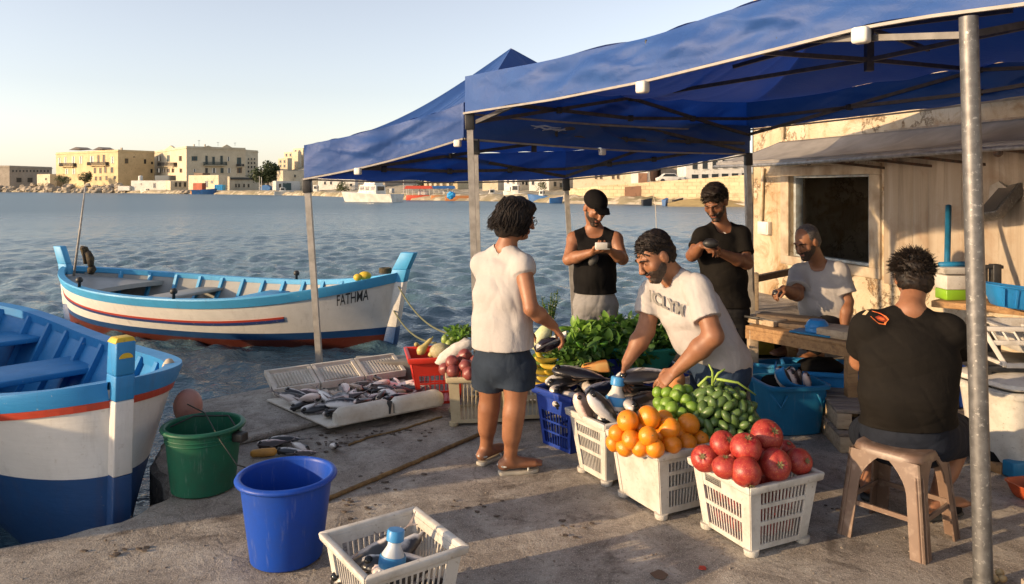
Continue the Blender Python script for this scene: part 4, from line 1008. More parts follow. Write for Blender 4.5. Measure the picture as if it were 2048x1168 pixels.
def pontoon(label, u0, u1, v, roof, name, side=None):
    d = (CH-ZW)*F/(v-H); a, b_ = PZ(u0,d,ZW), PZ(u1,d,ZW); r = thing(name, label, 'boat' if roof else 'pontoon', a.lerp(b_,.5))
    mb = MB(); mb.box(a.lerp(b_,.5)+V((0,1.2,.35)), ((b_-a).length, 2.4, .9)); mb.build('hull', side or ORB, r, bevel=.08)
    if roof:
        n = 4
        for i in range(n+1):
            for yy in (.2, 2.2): mb = MB(); p = a.lerp(b_, .02+.96*i/n)+V((0,yy,.7)); mb.bar(p, p+V((0,0,1.25)), .07, .07, (0,1,0)); mb.build('post', WHB, r)
        mb = MB(); c = a.lerp(b_,.5); L = (b_-a).length/2+.3
        mb.hexa([c+V((-L,-.2,1.85)), c+V((L,-.2,1.85)), c+V((L,2.6,1.85)), c+V((-L,2.6,1.85)), c+V((-L*.93,.8,2.35)), c+V((L*.93,.8,2.35)), c+V((L*.93,1.6,2.35)), c+V((-L*.93,1.6,2.35))]); mb.build('roof', roof, r)
        mb = MB(); mb.box(c+V((L*.3,1.3,1.2)), (L*.7, 1.2, .7)); mb.build('seat_box', WHB, r, bevel=.05)
pontoon('red roofed excursion boat moored right of the cabin cruiser', 812, 860, 400.3, RDB, 'canopied_boat', RDB)
pontoon('orange float pontoon between red roofed boat and front pole', 862, 888, 400.8, None, 'pontoon')
pontoon('orange float pontoon behind the front pole', 890, 944, 401.5, None, 'pontoon')
pontoon('dark blue roofed boat beyond the orange pontoons', 866, 906, 399.2, BLB, 'canopied_boat')
mb = MB(); p = P(902, 391, 110); mb.ball(p, (.75,.6,.65), 12, 8, None, lambda q: .85+.4*mnoise.noise(q*2.2)); tag(mb.build('tarpaulin', CYB, off=p), 'bright blue tarpaulin bundle on the orange pontoon', 'tarpaulin')
mb = MB(); p = PZ(440, 236, ZW+1.6); mb.box(p, (2.6,2.2,2.5)); 
for i in range(5): mb.box(p+V((-1.1+.55*i,-1.13,0)), (.08,.08,2.3))
tag(mb.build('container', CYB, off=p), 'bright blue cargo box on the shore left of the arcade house', 'container')
mb = MB(); c = PZ(530, 224, ZW+1.0); mb.prism([c+V((1.45*math.cos(a)*1.0, 0, .6+1.2*max(-.5,math.sin(a)))) for a in np.linspace(-.45, math.pi+.45, 18)], (0,2.5,0))
tag(mb.build('boat_shelter', mat('mid_blue_panel', (.07,.20,.45,1), (.05,.15,.36,1), .8, rough=.6), off=c), 'rounded blue boat shelter below the big dark tree', 'shelter')
def far_pole(label, u, vt_, vb, d): mb = MB(); mb.tube([P(u,vb,d), P(u,vt_,d)], [.10*d/200,.06*d/200], 6); tag(mb.build('pole', mat('pale_pole', (.5,.48,.44,1), rough=.6), off=P(u,vb,d)), label, 'pole')
far_pole('thin pale lamp pole right of the cabin cruiser', 807, 352, 398, 124); far_pole('thin flag pole on the palazzo shore', 519, 352, 384, 222); far_pole('thin pole left of the boat shelter', 523, 354, 384, 222)
mb = MB(); a = P(1313, 445, 60); mb.tube([P(1313,470,30), P(1311,410,30)], .012, 6); mb.tube([P(1311,410,30), P(1302,372,30), P(1298,345,30)], [.012,.008,.005], 6)
tag(mb.build('fishing_rod', mat('pale_rod', (.5,.42,.3,1), rough=.6), off=P(1313,470,30)), 'thin bent fishing rod rising above the bending man', 'rod')
def parked_car():
    r = thing('parked_car', 'pale car parked in front of the grey shed above the sea wall', 'car', P(1342, 366, 112)); c = P(1342, 366, 112); mb = MB()
    prof = [(-2,.3),(-2.05,.75),(-1.5,.95),(-.9,1.45),(.6,1.45),(1.2,.95),(2.0,.85),(2.1,.35)]
    mb.prism([c+V((x,0,z)) for x, z in prof], (0,1.6,0)); mb.build('body', WHB, r, bevel=.08)
    mb = MB(); mb.prism([c+V((x,-.02,z)) for x, z in [(-1.3,.98),(-.85,1.38),(.5,1.38),(1.0,.98)]], (0,.05,0)); mb.build('window', GLASS, r)
    for x in (-1.25, 1.3): mb = MB(); mb.tube([c+V((x,-.05,.33)), c+V((x,.2,.33))], .33, 14); mb.build('wheel', DKB, r)
parked_car()
# ------------------------------------------------------------------ crates, tubs, buckets
PW = plastic('white_crate_plastic', (.56,.53,.48,1), (.25,.20,.14,1), .45, .75)
PWD = plastic('grubby_white_plastic', (.55,.53,.48,1), (.20,.17,.13,1), .5, .7)
PBE = plastic('beige_crate_plastic', (.50,.42,.27,1), (.26,.2,.12,1), .5, .5)
PRD = plastic('red_crate_plastic', (.60,.035,.02,1), (.3,.05,.03,1), .4, .3)
PBL = plastic('navy_crate_plastic', (.015,.045,.28,1), (.03,.04,.12,1), .42, .4)
PBK = plastic('blue_bucket_plastic', (.008,.058,.36,1), (.02,.045,.17,1), .42, .45)
PGR = plastic('green_bucket_plastic', (.010,.105,.058,1), (.03,.055,.035,1), .45, .6)
PTL = plastic('teal_tub_plastic', (.015,.16,.32,1), (.02,.08,.15,1), .42, .4)
PTB = plastic('mid_blue_tub_plastic', (.02,.19,.46,1), (.02,.09,.22,1), .42, .35)
PGT = plastic('sea_green_basin_plastic', (.02,.22,.17,1), (.02,.1,.08,1), .4, .3)
def crate(name, label, c, rz, base, top, h, m, layout, group=None, n=14, feet=True, z0=0.0, rim=.022):
    c = V((c[0], c[1], z0)); R = Matrix.Rotation(rz, 3, 'Z'); r = thing(name, label, 'crate', c, group)
    bx, by = base[0]/2, base[1]/2; tx, ty = top[0]/2, top[1]/2; fz = .022 if feet else 0
    cb = [V((-bx,-by,fz)), V((bx,-by,fz)), V((bx,by,fz)), V((-bx,by,fz))]; ct = [V((-tx,-ty,h)), V((tx,-ty,h)), V((tx,ty,h)), V((-tx,ty,h))]
    def pt(k, s, t, o=0):
        a, b_ = cb[k].lerp(ct[k], t), cb[(k+1)%4].lerp(ct[(k+1)%4], t); q = a.lerp(b_, s); n_ = V(((b_-a).y, -(b_-a).x, 0)).normalized(); return c+R @ (q+n_*o)
    def patch(mb, k, s0, s1, t0, t1, o0=-.008, o1=0):
        mb.hexa([pt(k,s0,t0,o0), pt(k,s0,t0,o1), pt(k,s1,t0,o1), pt(k,s1,t0,o0), pt(k,s0,t1,o0), pt(k,s0,t1,o1), pt(k,s1,t1,o1), pt(k,s1,t1,o0)])
    for k in range(4):
        mb = MB(); lay = layout[k % len(layout)]
        if lay == 'solid':
            patch(mb, k, .02, .98, 0, .93)
            for s_ in (.0, .93): patch(mb, k, s_, s_+.07, 0, .93, -.006, .005)
        elif lay == 'grid':
            patch(mb, k, 0, .10, 0, .93); patch(mb, k, .90, 1, 0, .93); patch(mb, k, .1, .9, 0, .06); patch(mb, k, .1, .9, .62, .93)
            for j in range(3): t = .06+.56*(j+.5)/3+.04; patch(mb, k, .1, .9, t+.05, t+.085, -.006, .002)
            for j in range(1, n): s_ = .1+.8*j/n; patch(mb, k, s_-.007, s_+.007, .06, .62, -.006, .001)
        else:
            bands = lay; ps = .15
            patch(mb, k, 0, ps, 0, .93, -.008, .004); patch(mb, k, 1-ps, 1, 0, .93, -.008, .004)
            prev = 0
            for a, b_ in bands+[(.93,.93)]:
                if a > prev: patch(mb, k, ps, 1-ps, prev, a, -.008, .002)
                prev = b_
            for j in range(1, n):
                s_ = ps+(1-2*ps)*j/n; patch(mb, k, s_-.0085, s_+.0085, bands[0][0], bands[-1][1], -.007, -.001)
        mb.build('wall', m, r)
    mb = MB()
    for k in range(4):
        a, b_, o = 0, 1, rim
        L = (ct[1]-ct[0]).length if k % 2 == 0 else (ct[2]-ct[1]).length; e = rim/L
        q = [pt(k,-e,.88,o), pt(k,1+e,.88,o), pt(k,1+e,1.0,o+.002), pt(k,-e,1.0,o+.002)]; i_ = [pt(k,0.004,.88,-.004), pt(k,.996,.88,-.004), pt(k,.994,1.0,-.006), pt(k,.006,1.0,-.006)]
        mb.hexa([i_[0], q[0], q[1], i_[1], i_[3], q[3], q[2], i_[2]])
    mb.build('rim', m, r, bevel=.006, merge=False)
    mb = MB(); p = [c+R @ (q*1.0+V((0,0,.004))) for q in cb]; mb.prism(p, (0,0,.008)); mb.build('base', m, r)
    if feet:
        for k in range(4):
            mb = MB(); q = cb[k]*.93; mb.lathe([(.028,0),(.033,.004),(.036,.03)], c+R @ V((q.x, q.y, 0)), 12); mb.build('foot', m, r, smooth=True, auto=.8)
    r['h'] = h; return r, lambda x, y, z: c+R @ V((x, y, z))
def rrect(a, b, n=40, p=4.0):
    out = []
    for i in range(n):
        t = 2*math.pi*i/n; cx, sx = math.cos(t), math.sin(t); out.append(V((a*math.copysign(abs(cx)**(2/p), cx), b*math.copysign(abs(sx)**(2/p), sx), 0)))
    return out
def tub(name, label, c, rz, base, top, h, m, cat='tub', p=4.5, rimw=.025, group=None, z0=0, tilt=None, wall=.006, parts=True, n=44):
    c = V((c[0], c[1], z0)); R = Matrix.Rotation(rz, 3, 'Z'); R = (tilt @ R) if tilt is not None else R
    r = thing(name, label, cat, c, group)
    prof = [(0.0,0,.004),(.95,.0,0),(1,.0,.012),(1,1,h*.90)]
    def ring(k, inset, z): bx, by = lerp(base[0],top[0],k)/2-inset, lerp(base[1],top[1],k)/2-inset; return [c+R @ (q+V((0,0,z))) for q in rrect(max(.001,bx), max(.001,by), n, p)]
    rings = [ring(0,base[0]*.45,0), ring(0,.01,0), ring(0,0,.01), ring(.5,0,h*.5), ring(.93,0,h*.93), ring(1,-.0,h*.985), ring(1,wall,h*.985), ring(.5,wall,h*.5), ring(0,wall+.004,.012), ring(0,base[0]*.45,.012)]
    mb = MB(); vs_ = [q for R_ in rings for q in R_]; mb.add(vs_, [(i*n+k, i*n+(k+1)%n, (i+1)*n+(k+1)%n, (i+1)*n+k) for i in range(len(rings)-1) for k in range(n)]+[tuple(range(n-1,-1,-1)), tuple((len(rings)-1)*n+k for k in range(n))])
    mb.build('body', m, r, smooth=True, auto=.6)
    rr = [ring(.97,0,h*.93), ring(.97,-rimw,h*.925), ring(.98,-rimw*1.05,h*.985), ring(1,-rimw*.6,h), ring(1,wall*.6,h), ring(.98,wall,h*.97)]
    mb = MB(); vs_ = [q for R_ in rr for q in R_]; mb.add(vs_, [(i*n+k, i*n+(k+1)%n, ((i+1)%len(rr))*n+(k+1)%n, ((i+1)%len(rr))*n+k) for i in range(len(rr)) for k in range(n)])
    mb.build('rim', m, r, smooth=True, auto=.7)
    return r, lambda x, y, z: c+R @ V((x, y, z))
def bucket(label, c, rb, rt, h, m, water=None, handle=True):
    r = thing('bucket', label, 'bucket', V((c[0], c[1], 0))); c = V((c[0], c[1], 0))
    mb = MB(); L = lambda t: rb+(rt-rb)*t
    mb.lathe([(0.0,.012),(rb*.9,.0),(rb,.012),(L(.5)*1.0,h*.5),(L(.93),h*.93),(rt,h),(rt-.006,h),(L(.5)-.006,h*.5),(rb-.006,.02),(0.0,.02)], c, 56); mb.build('body', m, r, smooth=True, auto=.7)
    mb = MB(); mb.lathe([(L(.955)-.001,h*.955),(rt+.018,h*.95),(rt+.022,h*.975),(rt+.017,h*1.0),(rt+.002,h*1.012),(rt-.007,h*1.0),(rt-.008,h*.96)], c, 64, cap=False); mb.build('rim', m, r, smooth=True)
    for t in (.80, .86) if handle else ():
        mb = MB(); mb.lathe([(L(t),h*t-.004),(L(t)+.006,h*t-.002),(L(t)+.006,h*t+.004),(L(t),h*t+.006)], c, 56, cap=False); mb.build('band', m, r, smooth=True)
    if water: mb = MB(); mb.lathe([(0,h*water),(L(water)-.007,h*water)], c, 40); mb.build('water', mat('bucket_water', (.05,.07,.10,1), rough=.05, spec=.6), r)
    return r
bucket('tall blue bucket standing on the quay in front of the green one', G(573, 1114), .160, .206, .385, PBK, .62, False)
gb = bucket('dark green bucket beside the bow of the near boat', G(407, 976), .170, .205, .365, PGR, None)
mb = MB(); c = G(407, 976); mb.box(c+V((.228,-.06,.31)), (.07,.06,.05), Matrix.Rotation(-.3,3,'Z')); mb.build('handle_clip', BLACKP, gb, bevel=.008)
mb = MB(); mb.tube([c+V((-.208,.0,.335)), c+V((-.12,.155,.36)), c+V((.075,.175,.355)), c+V((.217,-.04,.33))], .0045, 8); mb.build('handle', BLACKP, gb, smooth=True)
SL = [(.10,.36),(.42,.60),(.66,.80)]; SL2 = [(.08,.42),(.50,.82)]
aW = math.radians(33)
def ctr(uf, vf, a, wx, wy): f = G(uf, vf); return f+Matrix.Rotation(a,3,'Z') @ V((-wx/2 if False else 0, 0, 0))
def crate_at(front, a, base):     # front: nearest base corner; crate spans along a (right) and a+90 (left/back)
    R = Matrix.Rotation(a,3,'Z'); return front+R @ V((base[0]/2, base[1]/2, 0)) if False else front+R @ V((base[0]/2*math.cos(0), base[1]/2, 0))
aP = math.radians(25); pomC = crate_at(G(1502,1114), aP, (.34,.33)); pom, pomL = crate('plastic_crate', 'grubby white slatted crate heaped with red pomegranates', pomC, aP, (.34,.33), (.42,.405), .345, PWD, [[(.08,.36),(.42,.62),(.68,.86)],[(.08,.86)],[(.08,.86)],[(.08,.38),(.44,.66)]], 'white produce crates', n=13)
aO = math.radians(28); orgC = crate_at(G(1322,1040), aO, (.33,.34)); org, orgL = crate('plastic_crate', 'white crate with a plain smooth end, heaped with oranges', orgC, aO, (.33,.34), (.42,.41), .36, PW, [SL,'solid',SL,'solid'], 'white produce crates', n=12)
aF = math.radians(30); fcC = crate_at(G(1212,972), aF, (.36,.25)); fcr, fcL = crate('plastic_crate', 'cream white slatted crate of fish with a white bottle, between blue crate and oranges', fcC, aF, (.36,.25), (.45,.36), .375, PW, [SL], 'white produce crates', n=13)
aB = math.radians(38); blC = crate_at(G(1140,908), aB, (.50,.26)); blc, blL = crate('plastic_crate', 'navy blue lattice crate of dark fish left of the white crates', blC, aB, (.50,.27), (.56,.36), .375, PBL, ['grid'], None, n=9, feet=False)
aE = math.radians(6); beC = crate_at(G(904,853), aE, (.42,.36)); bec, beL = crate('plastic_crate', 'beige slatted crate of dark red onions beside the red crate', beC, aE, (.42,.36), (.47,.44), .36, PBE, [[(.08,.86)],SL2], 'beige crates', n=11)
be2C = V((.17,5.62,0)); be2, be2L = crate('plastic_crate', "beige crate behind the woman's legs with yellow squash on top", be2C, .12, (.46,.36), (.52,.42), .37, PBE, [SL2], 'beige crates', n=11)
aR = math.radians(12); reC = V((-.60,6.02,0)); rec, reL = crate('plastic_crate', 'red lattice crate of squash and melon by the water edge', reC, aR, (.32,.30), (.46,.42), .38, PRD, ['grid'], None, n=8, feet=False)
aN = math.radians(35); nrC = V((-.475,2.985,0)); nrc, nrL = crate('plastic_crate', 'white crate nearest the camera holding four fish and a blue capped bottle', nrC, aN, (.32,.33), (.40,.41), .30, PW, [[(.08,.40),(.48,.80)],[(.1,.82)],[(.3,.8)],[(.1,.82)]], 'white produce crates', n=11)
for k, nm in ((-.02,0),(.02,1)): pass
def label_plate():          # printed plate on the pomegranate crate
    R = Matrix.Rotation(aP,3,'Z'); mb = MB(); a = pomL(-.197,.115,.262); b_ = pomL(-.199,.0,.262); up = V((0,0,.052))
    n = (b_-a).cross(V((0,0,1))).normalized(); n = -n if n.x > 0 else n
    o = n*.004; mb.prism([a+o, b_+o, b_+up+o+n*.006, a+up+o+n*.006], n*.002); pl = mb.build('label_plate', mat('grey_label', (.22,.21,.19,1), (.12,.11,.1,1), 50, rough=.7), pom)
    mb = MB(); g = random.Random(1)
    for i in range(5):
        x = .06
        while x < .9:
            w_ = g.uniform(.06,.16); p = a.lerp(b_, x)+up*(.12+i*.17)+n*.0085; q = a.lerp(b_, min(.94,x+w_))+up*(.12+i*.17)+n*.0085; mb.bar(p, q, .001, .0035); x += w_+.04
    mb.build('print', INK, pl)
label_plate()
# ------------------------------------------------------------------ fish
def fish_mat(name, back, belly, mid, seed):
    t = NT(name); co = t.coords(); sx = t.n('ShaderNodeSeparateXYZ', {0: co}); rnd = t.n('ShaderNodeObjectInfo').outputs['Random']
    cs = t.n('ShaderNodeVectorMath', {0: co, 1: t.n('ShaderNodeCombineXYZ', {0: t.math('MULTIPLY', rnd, 7), 1: 0, 2: 0}).outputs[0]}, operation='ADD').outputs[0]
    n = t.noise(cs, 16, 5, .6); z = t.math('ADD', sx.outputs['Z'], t.math('MULTIPLY', t.math('SUBTRACT', n, .5), .055))
    c = t.ramp(t.mask(z, -.045, .045), [(.36, belly), (.50, mid), (.60, back), (1, tuple(k*.7 for k in back))])
    sc = t.n('ShaderNodeTexVoronoi', {'Vector': t.n('ShaderNodeMapping', {'Vector': co, 'Scale': (1,1,1.2)}).outputs[0], 'Scale': 130}).outputs['Distance']
    return t.out(c, t.math('ADD', .22, t.math('MULTIPLY', n, .2)), t.bump(sc, .25, .002), spec=.7, metal=.12)
FM = [fish_mat('silver_fish_skin', (.022,.022,.028), (.74,.70,.66), (.26,.25,.25), 1), fish_mat('pink_fish_skin', (.06,.04,.038), (.74,.60,.54), (.46,.32,.29), 2), fish_mat('dark_fish_skin', (.012,.012,.014), (.62,.55,.50), (.09,.08,.075), 3), fish_mat('brown_fish_skin', (.06,.035,.022), (.40,.29,.21), (.15,.09,.06), 4)]
EYE = mat('fish_eye', (.01,.01,.01,1), rough=.1); FIN = mat('fish_fin', (.09,.08,.08,1), (.25,.2,.18,1), 30, rough=.4)
def fish_parts(L, deep, thick, seed):
    g = random.Random(seed); n, k = 22, 14; mb = MB(); bend = g.uniform(-.10,.10)
    def mid(x): return V((x*L, bend*L*(x*x*4-.5)*.3, 0))
    rings = []
    for i in range(n+1):
        t = i/n; hgt = deep*L/2*(math.sin(math.pi*min(1,(t*.93+.03))**.62)**.85)*(1-.0*t); hgt = max(hgt, .018*L if t > .5 else .012*L)
        if t > .86: hgt = lerp(.035*L, .03*L, (t-.86)/.14)
        wid = hgt*thick*(1 if t < .6 else lerp(1,.45,(t-.6)/.4)); c = mid(t-.45)
        rings.append([c+V((0, wid*math.cos(a)*(1-.15*math.sin(a)), hgt*math.sin(a))) for a in [2*math.pi*j/k for j in range(k)]])
    mb.add([p for r in rings for p in r], [(i*k+j, i*k+(j+1)%k, (i+1)*k+(j+1)%k, (i+1)*k+j) for i in range(n) for j in range(k)]+[tuple(range(k-1,-1,-1)), tuple(n*k+j for j in range(k))])
    body = mb
    fn = MB(); c = mid(.55)
    for s_ in (1,-1):
        fn.prism([c+V((-.02*L,0,0)), c+V((.05*L,.004,s_*.02*L)), c+V((.17*L,.01,s_*.13*L)), c+V((.13*L,.006,s_*.055*L)), c+V((.09*L,.0,.0))], (0,.003,0))
    top = lambda x: deep*L/2*(math.sin(math.pi*(x*.93+.03)**.62)**.85)
    fin2 = MB(); fin2.prism([mid(.34-.45)+V((0,0,top(.34)*.95)), mid(.42-.45)+V((0,0,top(.42)+.055*L)), mid(.60-.45)+V((0,0,top(.6)+.025*L)), mid(.66-.45)+V((0,0,top(.66)*.95))], (0,.002,0))
    fin3 = MB(); fin3.prism([mid(.30-.45)+V((0,top(.3)*thick*1.0,-.01*L)), mid(.42-.45)+V((0,top(.3)*thick+.012,-.035*L)), mid(.43-.45)+V((0,top(.3)*thick+.014,.01*L))], (0,.002,0))
    eye = []
    for s_ in (1,-1):
        e = MB(); q = mid(.085-.45); e.ball(q+V((0, s_*top(.085)*thick*.80, top(.085)*.22)), .016*L/.28*1.0, 10, 6); eye.append(e)
    return body, fn, fin2, fin3, eye
FISH = []
def fish_proto(L, deep, thick, m, seed):
    r = thing('fish', None, 'fish', (0,0,-5)); body, fn, f2, f3, eye = fish_parts(L, deep, thick, seed)
    OFF[r.name] = V((0,0,0))
    body.build('body', m, r, smooth=True); fn.build('tail', FIN, r); f2.build('fin', FIN, r); f3.build('fin', FIN, r)
    for e in eye: e.build('eye', EYE, r, smooth=True)
    return r
PROTO = [fish_proto(.29,.36,.55,FM[0],1), fish_proto(.26,.42,.52,FM[1],2), fish_proto(.30,.34,.6,FM[2],3), fish_proto(.24,.38,.55,FM[3],4), fish_proto(.27,.30,.62,FM[0],5), fish_proto(.42,.34,.55,FM[2],6), fish_proto(.40,.38,.5,FM[0],7)]
KID = {r.name: kids(r) for r in PROTO}
for r in PROTO:
    for k in KID[r.name]: KID[k.name] = []
used = set()
from mathutils import Euler
def fish(i, p, rot, label, group, s=1.0):
    src = PROTO[i]
    e = rot if isinstance(rot, Euler) else Euler(rot, 'XYZ')
    if i not in used:
        used.add(i); src.location = p; src.rotation_euler = e; src.scale = (s,s,s); src['label'] = label
        if group: src['group'] = group
        return src
    c = copy_tree(src, p, e, label, None, (s,s,s), children=KID)
    if 'group' in c and not group: del c['group']
    if group: c['group'] = group
    return c
g = random.Random(21)
def lying(yaw, roll=0, pitch=0): return (math.pi/2+roll, pitch, yaw)   # on its side
# the long white tray of mixed fish on the quay
tray = thing('foam_tray', 'long white foam fish tray lying on the quay edge, full of mixed small fish', 'tray', G(700, 812, .045))
FOAM = plastic('white_foam', (.62,.58,.50,1), (.33,.25,.16,1), .7, .6)
tq = [G(533,803,.05), G(657,858,.05), G(885,812,.05), G(808,762,.05)]
mb = MB(); mb.prism([q for q in tq], (0,0,.018)); mb.build('base', FOAM, tray, bevel=.006)
def trough(a, b_, w_, hh):
    d = (b_-a); n = V((-d.y, d.x, 0)).normalized(); mb = MB(); k = 9; vs_ = []
    for i in range(12):
        t = i/11; c = a.lerp(b_, t); e = 1-.25*max(0,(abs(2*t-1)-.9)/.1)
        for j in range(k): an = math.pi*j/(k-1); vs_.append(c+n*(w_/2*math.copysign(abs(math.cos(an))**.6, math.cos(an)))*e+V((0,0,hh*math.sin(an)**.6*e)))
    mb.add(vs_, [(i*k+j, (i+1)*k+j, (i+1)*k+j+1, i*k+j+1) for i in range(11) for j in range(k-1)]+[tuple(range(k)), tuple(11*k+j for j in range(k-1,-1,-1))]); return mb
a, b_ = tq[1]+V((.03,.06,.018)), tq[2]+V((-.02,.05,.018))
trough(a, a.lerp(b_,.50), .12, .10).build('front_trough', FOAM, tray, smooth=True, auto=.7); trough(a.lerp(b_,.515), b_, .12, .10).build('front_trough', FOAM, tray, smooth=True, auto=.7)
mb = MB(); c = a.lerp(b_,.51); mb.bar(c+V((-.01,-.075,.01)), c+V((.0,-.07,.10)), .035, .01, (0,1,0)); mb.build('black_tape', BLACKP, tray)
bl, br = tq[0]+V((.05,.0,.018)), tq[3]+V((.02,.02,.018))
for i in range(3):
    p, q = bl.lerp(br, i/3+.008), bl.lerp(br, (i+1)/3-.008); d = (q-p); n = V((-d.y, d.x, 0)).normalized(); mb = MB()
    A, B_ = p+V((0,0,.02)), q+V((0,0,.02)); up = V((0,0,.10))+n*.26; mb.hexa([A, B_, B_+V((0,0,.03))-n*.0, A+V((0,0,.03)), A+up, B_+up, B_+up+V((0,0,.03)), A+up+V((0,0,.03))])
    for sx in (.03,.97): k = A.lerp(B_, sx); mb.bar(k+V((0,0,.035)), k+up+V((0,0,.035)), .03, .03)
    mb.bar(A+up*.97+V((0,0,.035)), B_+up*.97+V((0,0,.035)), .03, .03); mb.bar(A+up*.04+V((0,0,.035)), B_+up*.04+V((0,0,.035)), .03, .03)
    for j in range(12):
        k = A.lerp(B_, .10+.8*j/11); mb.bar(k+up*.18+V((0,0,.035)), k+up*.82+V((0,0,.035)), .012, .012)
    mb.build('back_lid', FOAM, tray)
gr = 'mixed small fish in the long white tray'
for i in range(58):
    s_ = g.random(); t = g.random(); p = (tq[0].lerp(tq[1], .2+.62*t)).lerp(tq[3].lerp(tq[2], .2+.62*t), .06+.88*s_)
    z = .085+.05*g.random()*(1-abs(2*t-1))+.02*(i % 3)
    k = g.choice([0,1,1,2,3,3,4]); lab = {0:'silver fish with a dark back among the mixed fish in the long white tray',1:'pinkish pale fish among the mixed fish in the long white tray',2:'black backed fish among the mixed fish in the long white tray',3:'small brown fish among the mixed fish in the long white tray',4:'slim silver fish among the mixed fish in the long white tray'}[k]
    fish(k, V((p.x, p.y, z)), lying(g.uniform(0,6.28), g.uniform(-.75,.75), g.uniform(-.3,.3)), lab, gr, g.uniform(.72,1.02))
gr = 'fish dropped on the bare quay floor'
for u, v, yaw, k, s_ in ((545,886,.35,1,.8),(568,880,.2,2,.8),(582,903,-.2,4,.8),(600,893,2.3,2,.75),(612,906,.1,1,.6)):
    fish(k, G(u,v,.03), lying(yaw, .1), {1:'pale fish lying on the quay floor beside the yellow knife handle',2:'black backed fish lying on the quay floor beside the yellow knife handle',4:'slim silver fish lying on the quay floor beside the yellow knife handle'}[k], gr, s_)
fish(0, G(668,893,.035), lying(1.9,.2,.4), 'single curled fish lying apart on the quay floor', None, .62)
mb = MB(); c = G(529, 905, .028); d = V((1,.28,0)).normalized(); mb.tube([c-d*.085, c-d*.07, c+d*.0, c+d*.06, c+d*.075], [.012,.024,.027,.025,.012], 12)
kn = thing('knife', 'fish knife with a fat yellow handle on the quay floor', 'knife', c); mb.build('handle', mat('ochre_yellow_plastic', (.62,.30,.05,1), (.4,.2,.05,1), 8, rough=.5), kn, smooth=True)
mb = MB(); mb.prism([c+d*.07+V((0,-.012,0)), c+d*.24+V((0,.0,0)), c+d*.22+V((0,.022,0)), c+d*.07+V((0,.014,0))], (0,0,.003)); mb.build('blade', GALV, kn)
mb = MB(); p = [G(700,770,.0)+V((0,0,.0))]; a = G(697,772); mb.box(a+V((.30,.16,.10)), (.56,.26,.20), Matrix.Rotation(.1,3,'Z')); tag(mb.build('concrete_block', mat('grey_block', (.30,.28,.24,1), (.2,.18,.15,1), 6, rough=.9, bump=.4), bevel=.012, off=a), 'low grey concrete block at the quay edge behind the fish tray', 'block')
# bigger fish in crates
def inb(Lf, x, y, z): return Lf(x, y, z)
BG = 'dark fish in the navy crate'
for i, (x, y, z, yaw, ro, k, s_) in enumerate(((-.16,.05,.36,.5,.2,5,.8),(.02,-.02,.37,1.1,-.3,5,.78),(.14,.06,.38,.2,.3,2,1.0),(-.08,.09,.40,-.3,.4,6,.82),(.17,-.06,.36,2.2,.2,5,.75),(-.2,-.06,.35,2.0,-.2,2,.95),(.05,.05,.42,.0,.25,3,1.1),(-.02,.02,.30,.9,0,5,.8),(.12,.0,.30,-.4,0,5,.8),(-.14,.0,.29,.2,0,5,.8))):
    fish(k, blL(x,y,z), lying(aB+yaw, ro, g.uniform(-.2,.2)), {5:'large black fish among the catch in the navy crate',2:'black backed fish among the catch in the navy crate',6:'large silver bellied fish in the navy crate',3:'brown fish on top of the catch in the navy crate'}[k], BG, s_)
fish(6, P(1158,748,5.02), lying(-.25,.05,.10), 'big pale bellied fish lying across the top of the navy crate', None, 1.0)
fish(5, P(1215,775,4.75), lying(.5,.3,-.1), 'black fish bridging the navy and white crates', None, .85)
FG = 'fish standing head up in the cream white crate'
for u, v, d, tilt, k, s_, lab in ((1172,822,4.36,.55,1,.98,'pinkish fish standing head up at the left corner of the cream white crate'),(1208,818,4.32,.25,6,.70,'silver fish standing head up beside the white bottle in the cream white crate'),(1270,782,4.55,-.6,2,1.0,'black backed fish in the cream white crate behind the bottle'),(1290,800,4.5,-.9,1,1.1,'pink bellied fish under the bending man\'s left hand'),(1255,790,4.62,.9,5,.7,'large black fish at the back of the cream white crate')):
    e = (Matrix.Rotation(tilt,3,'Y') @ Matrix.Rotation(math.radians(-32),3,'Y').inverted() @ Matrix.Rotation(.4 if k != 6 else -.5,3,'X')).to_euler()
    fish(k, P(u,v,d), e, lab, None, s_)
for u, v, d, yaw, k, s_ in ((1240,815,4.42,.3,2,.9),(1262,806,4.4,1.5,5,.7),(1225,830,4.4,.9,5,.7)): fish(k, P(u,v,d), lying(yaw,.2), 'dark fish at the bottom of the cream white crate', 'dark fish low in the cream white crate', s_)
HELD = fish(6, P(1292,752,4.47), lying(.12,.25,-.05), 'shiny silver fish held by the bending man over the crates', None, .98)
for x, y, z, yaw, ro, pi_, k, s_, lab in ((-.07,.10,.17,-.5,.2,-.6,5,.85,'black fish with its tail up at the back of the nearest white crate'),(.0,.05,.15,.9,.1,-.3,2,.9,'black backed fish in the middle of the nearest white crate'),(.02,-.01,.17,-.55,.15,.05,6,.80,'silver fish with its belly up in the nearest white crate'),(-.08,-.03,.11,.4,0,0,2,.95,'dark fish lowest in the nearest white crate'),(.05,-.1,.10,.0,0,0,5,.7,'small black fish against the front of the nearest white crate'),(-.03,.03,.17,1.2,.3,-.2,1,.9,'pinkish fish on the left in the nearest white crate'),(.06,.06,.17,.2,.5,-.35,0,.95,'silver fish at the back right of the nearest white crate'),(.02,-.09,.16,.3,.3,.1,2,.95,'black backed fish lying in front of the bottle in the nearest white crate'),(.0,.04,.08,1.9,.2,0,3,1.2,'brown fish under the others in the nearest white crate')):
    z += .03
    f = fish(k, nrL(x,y,z), lying(aN+yaw, ro, pi_), lab, None, s_)
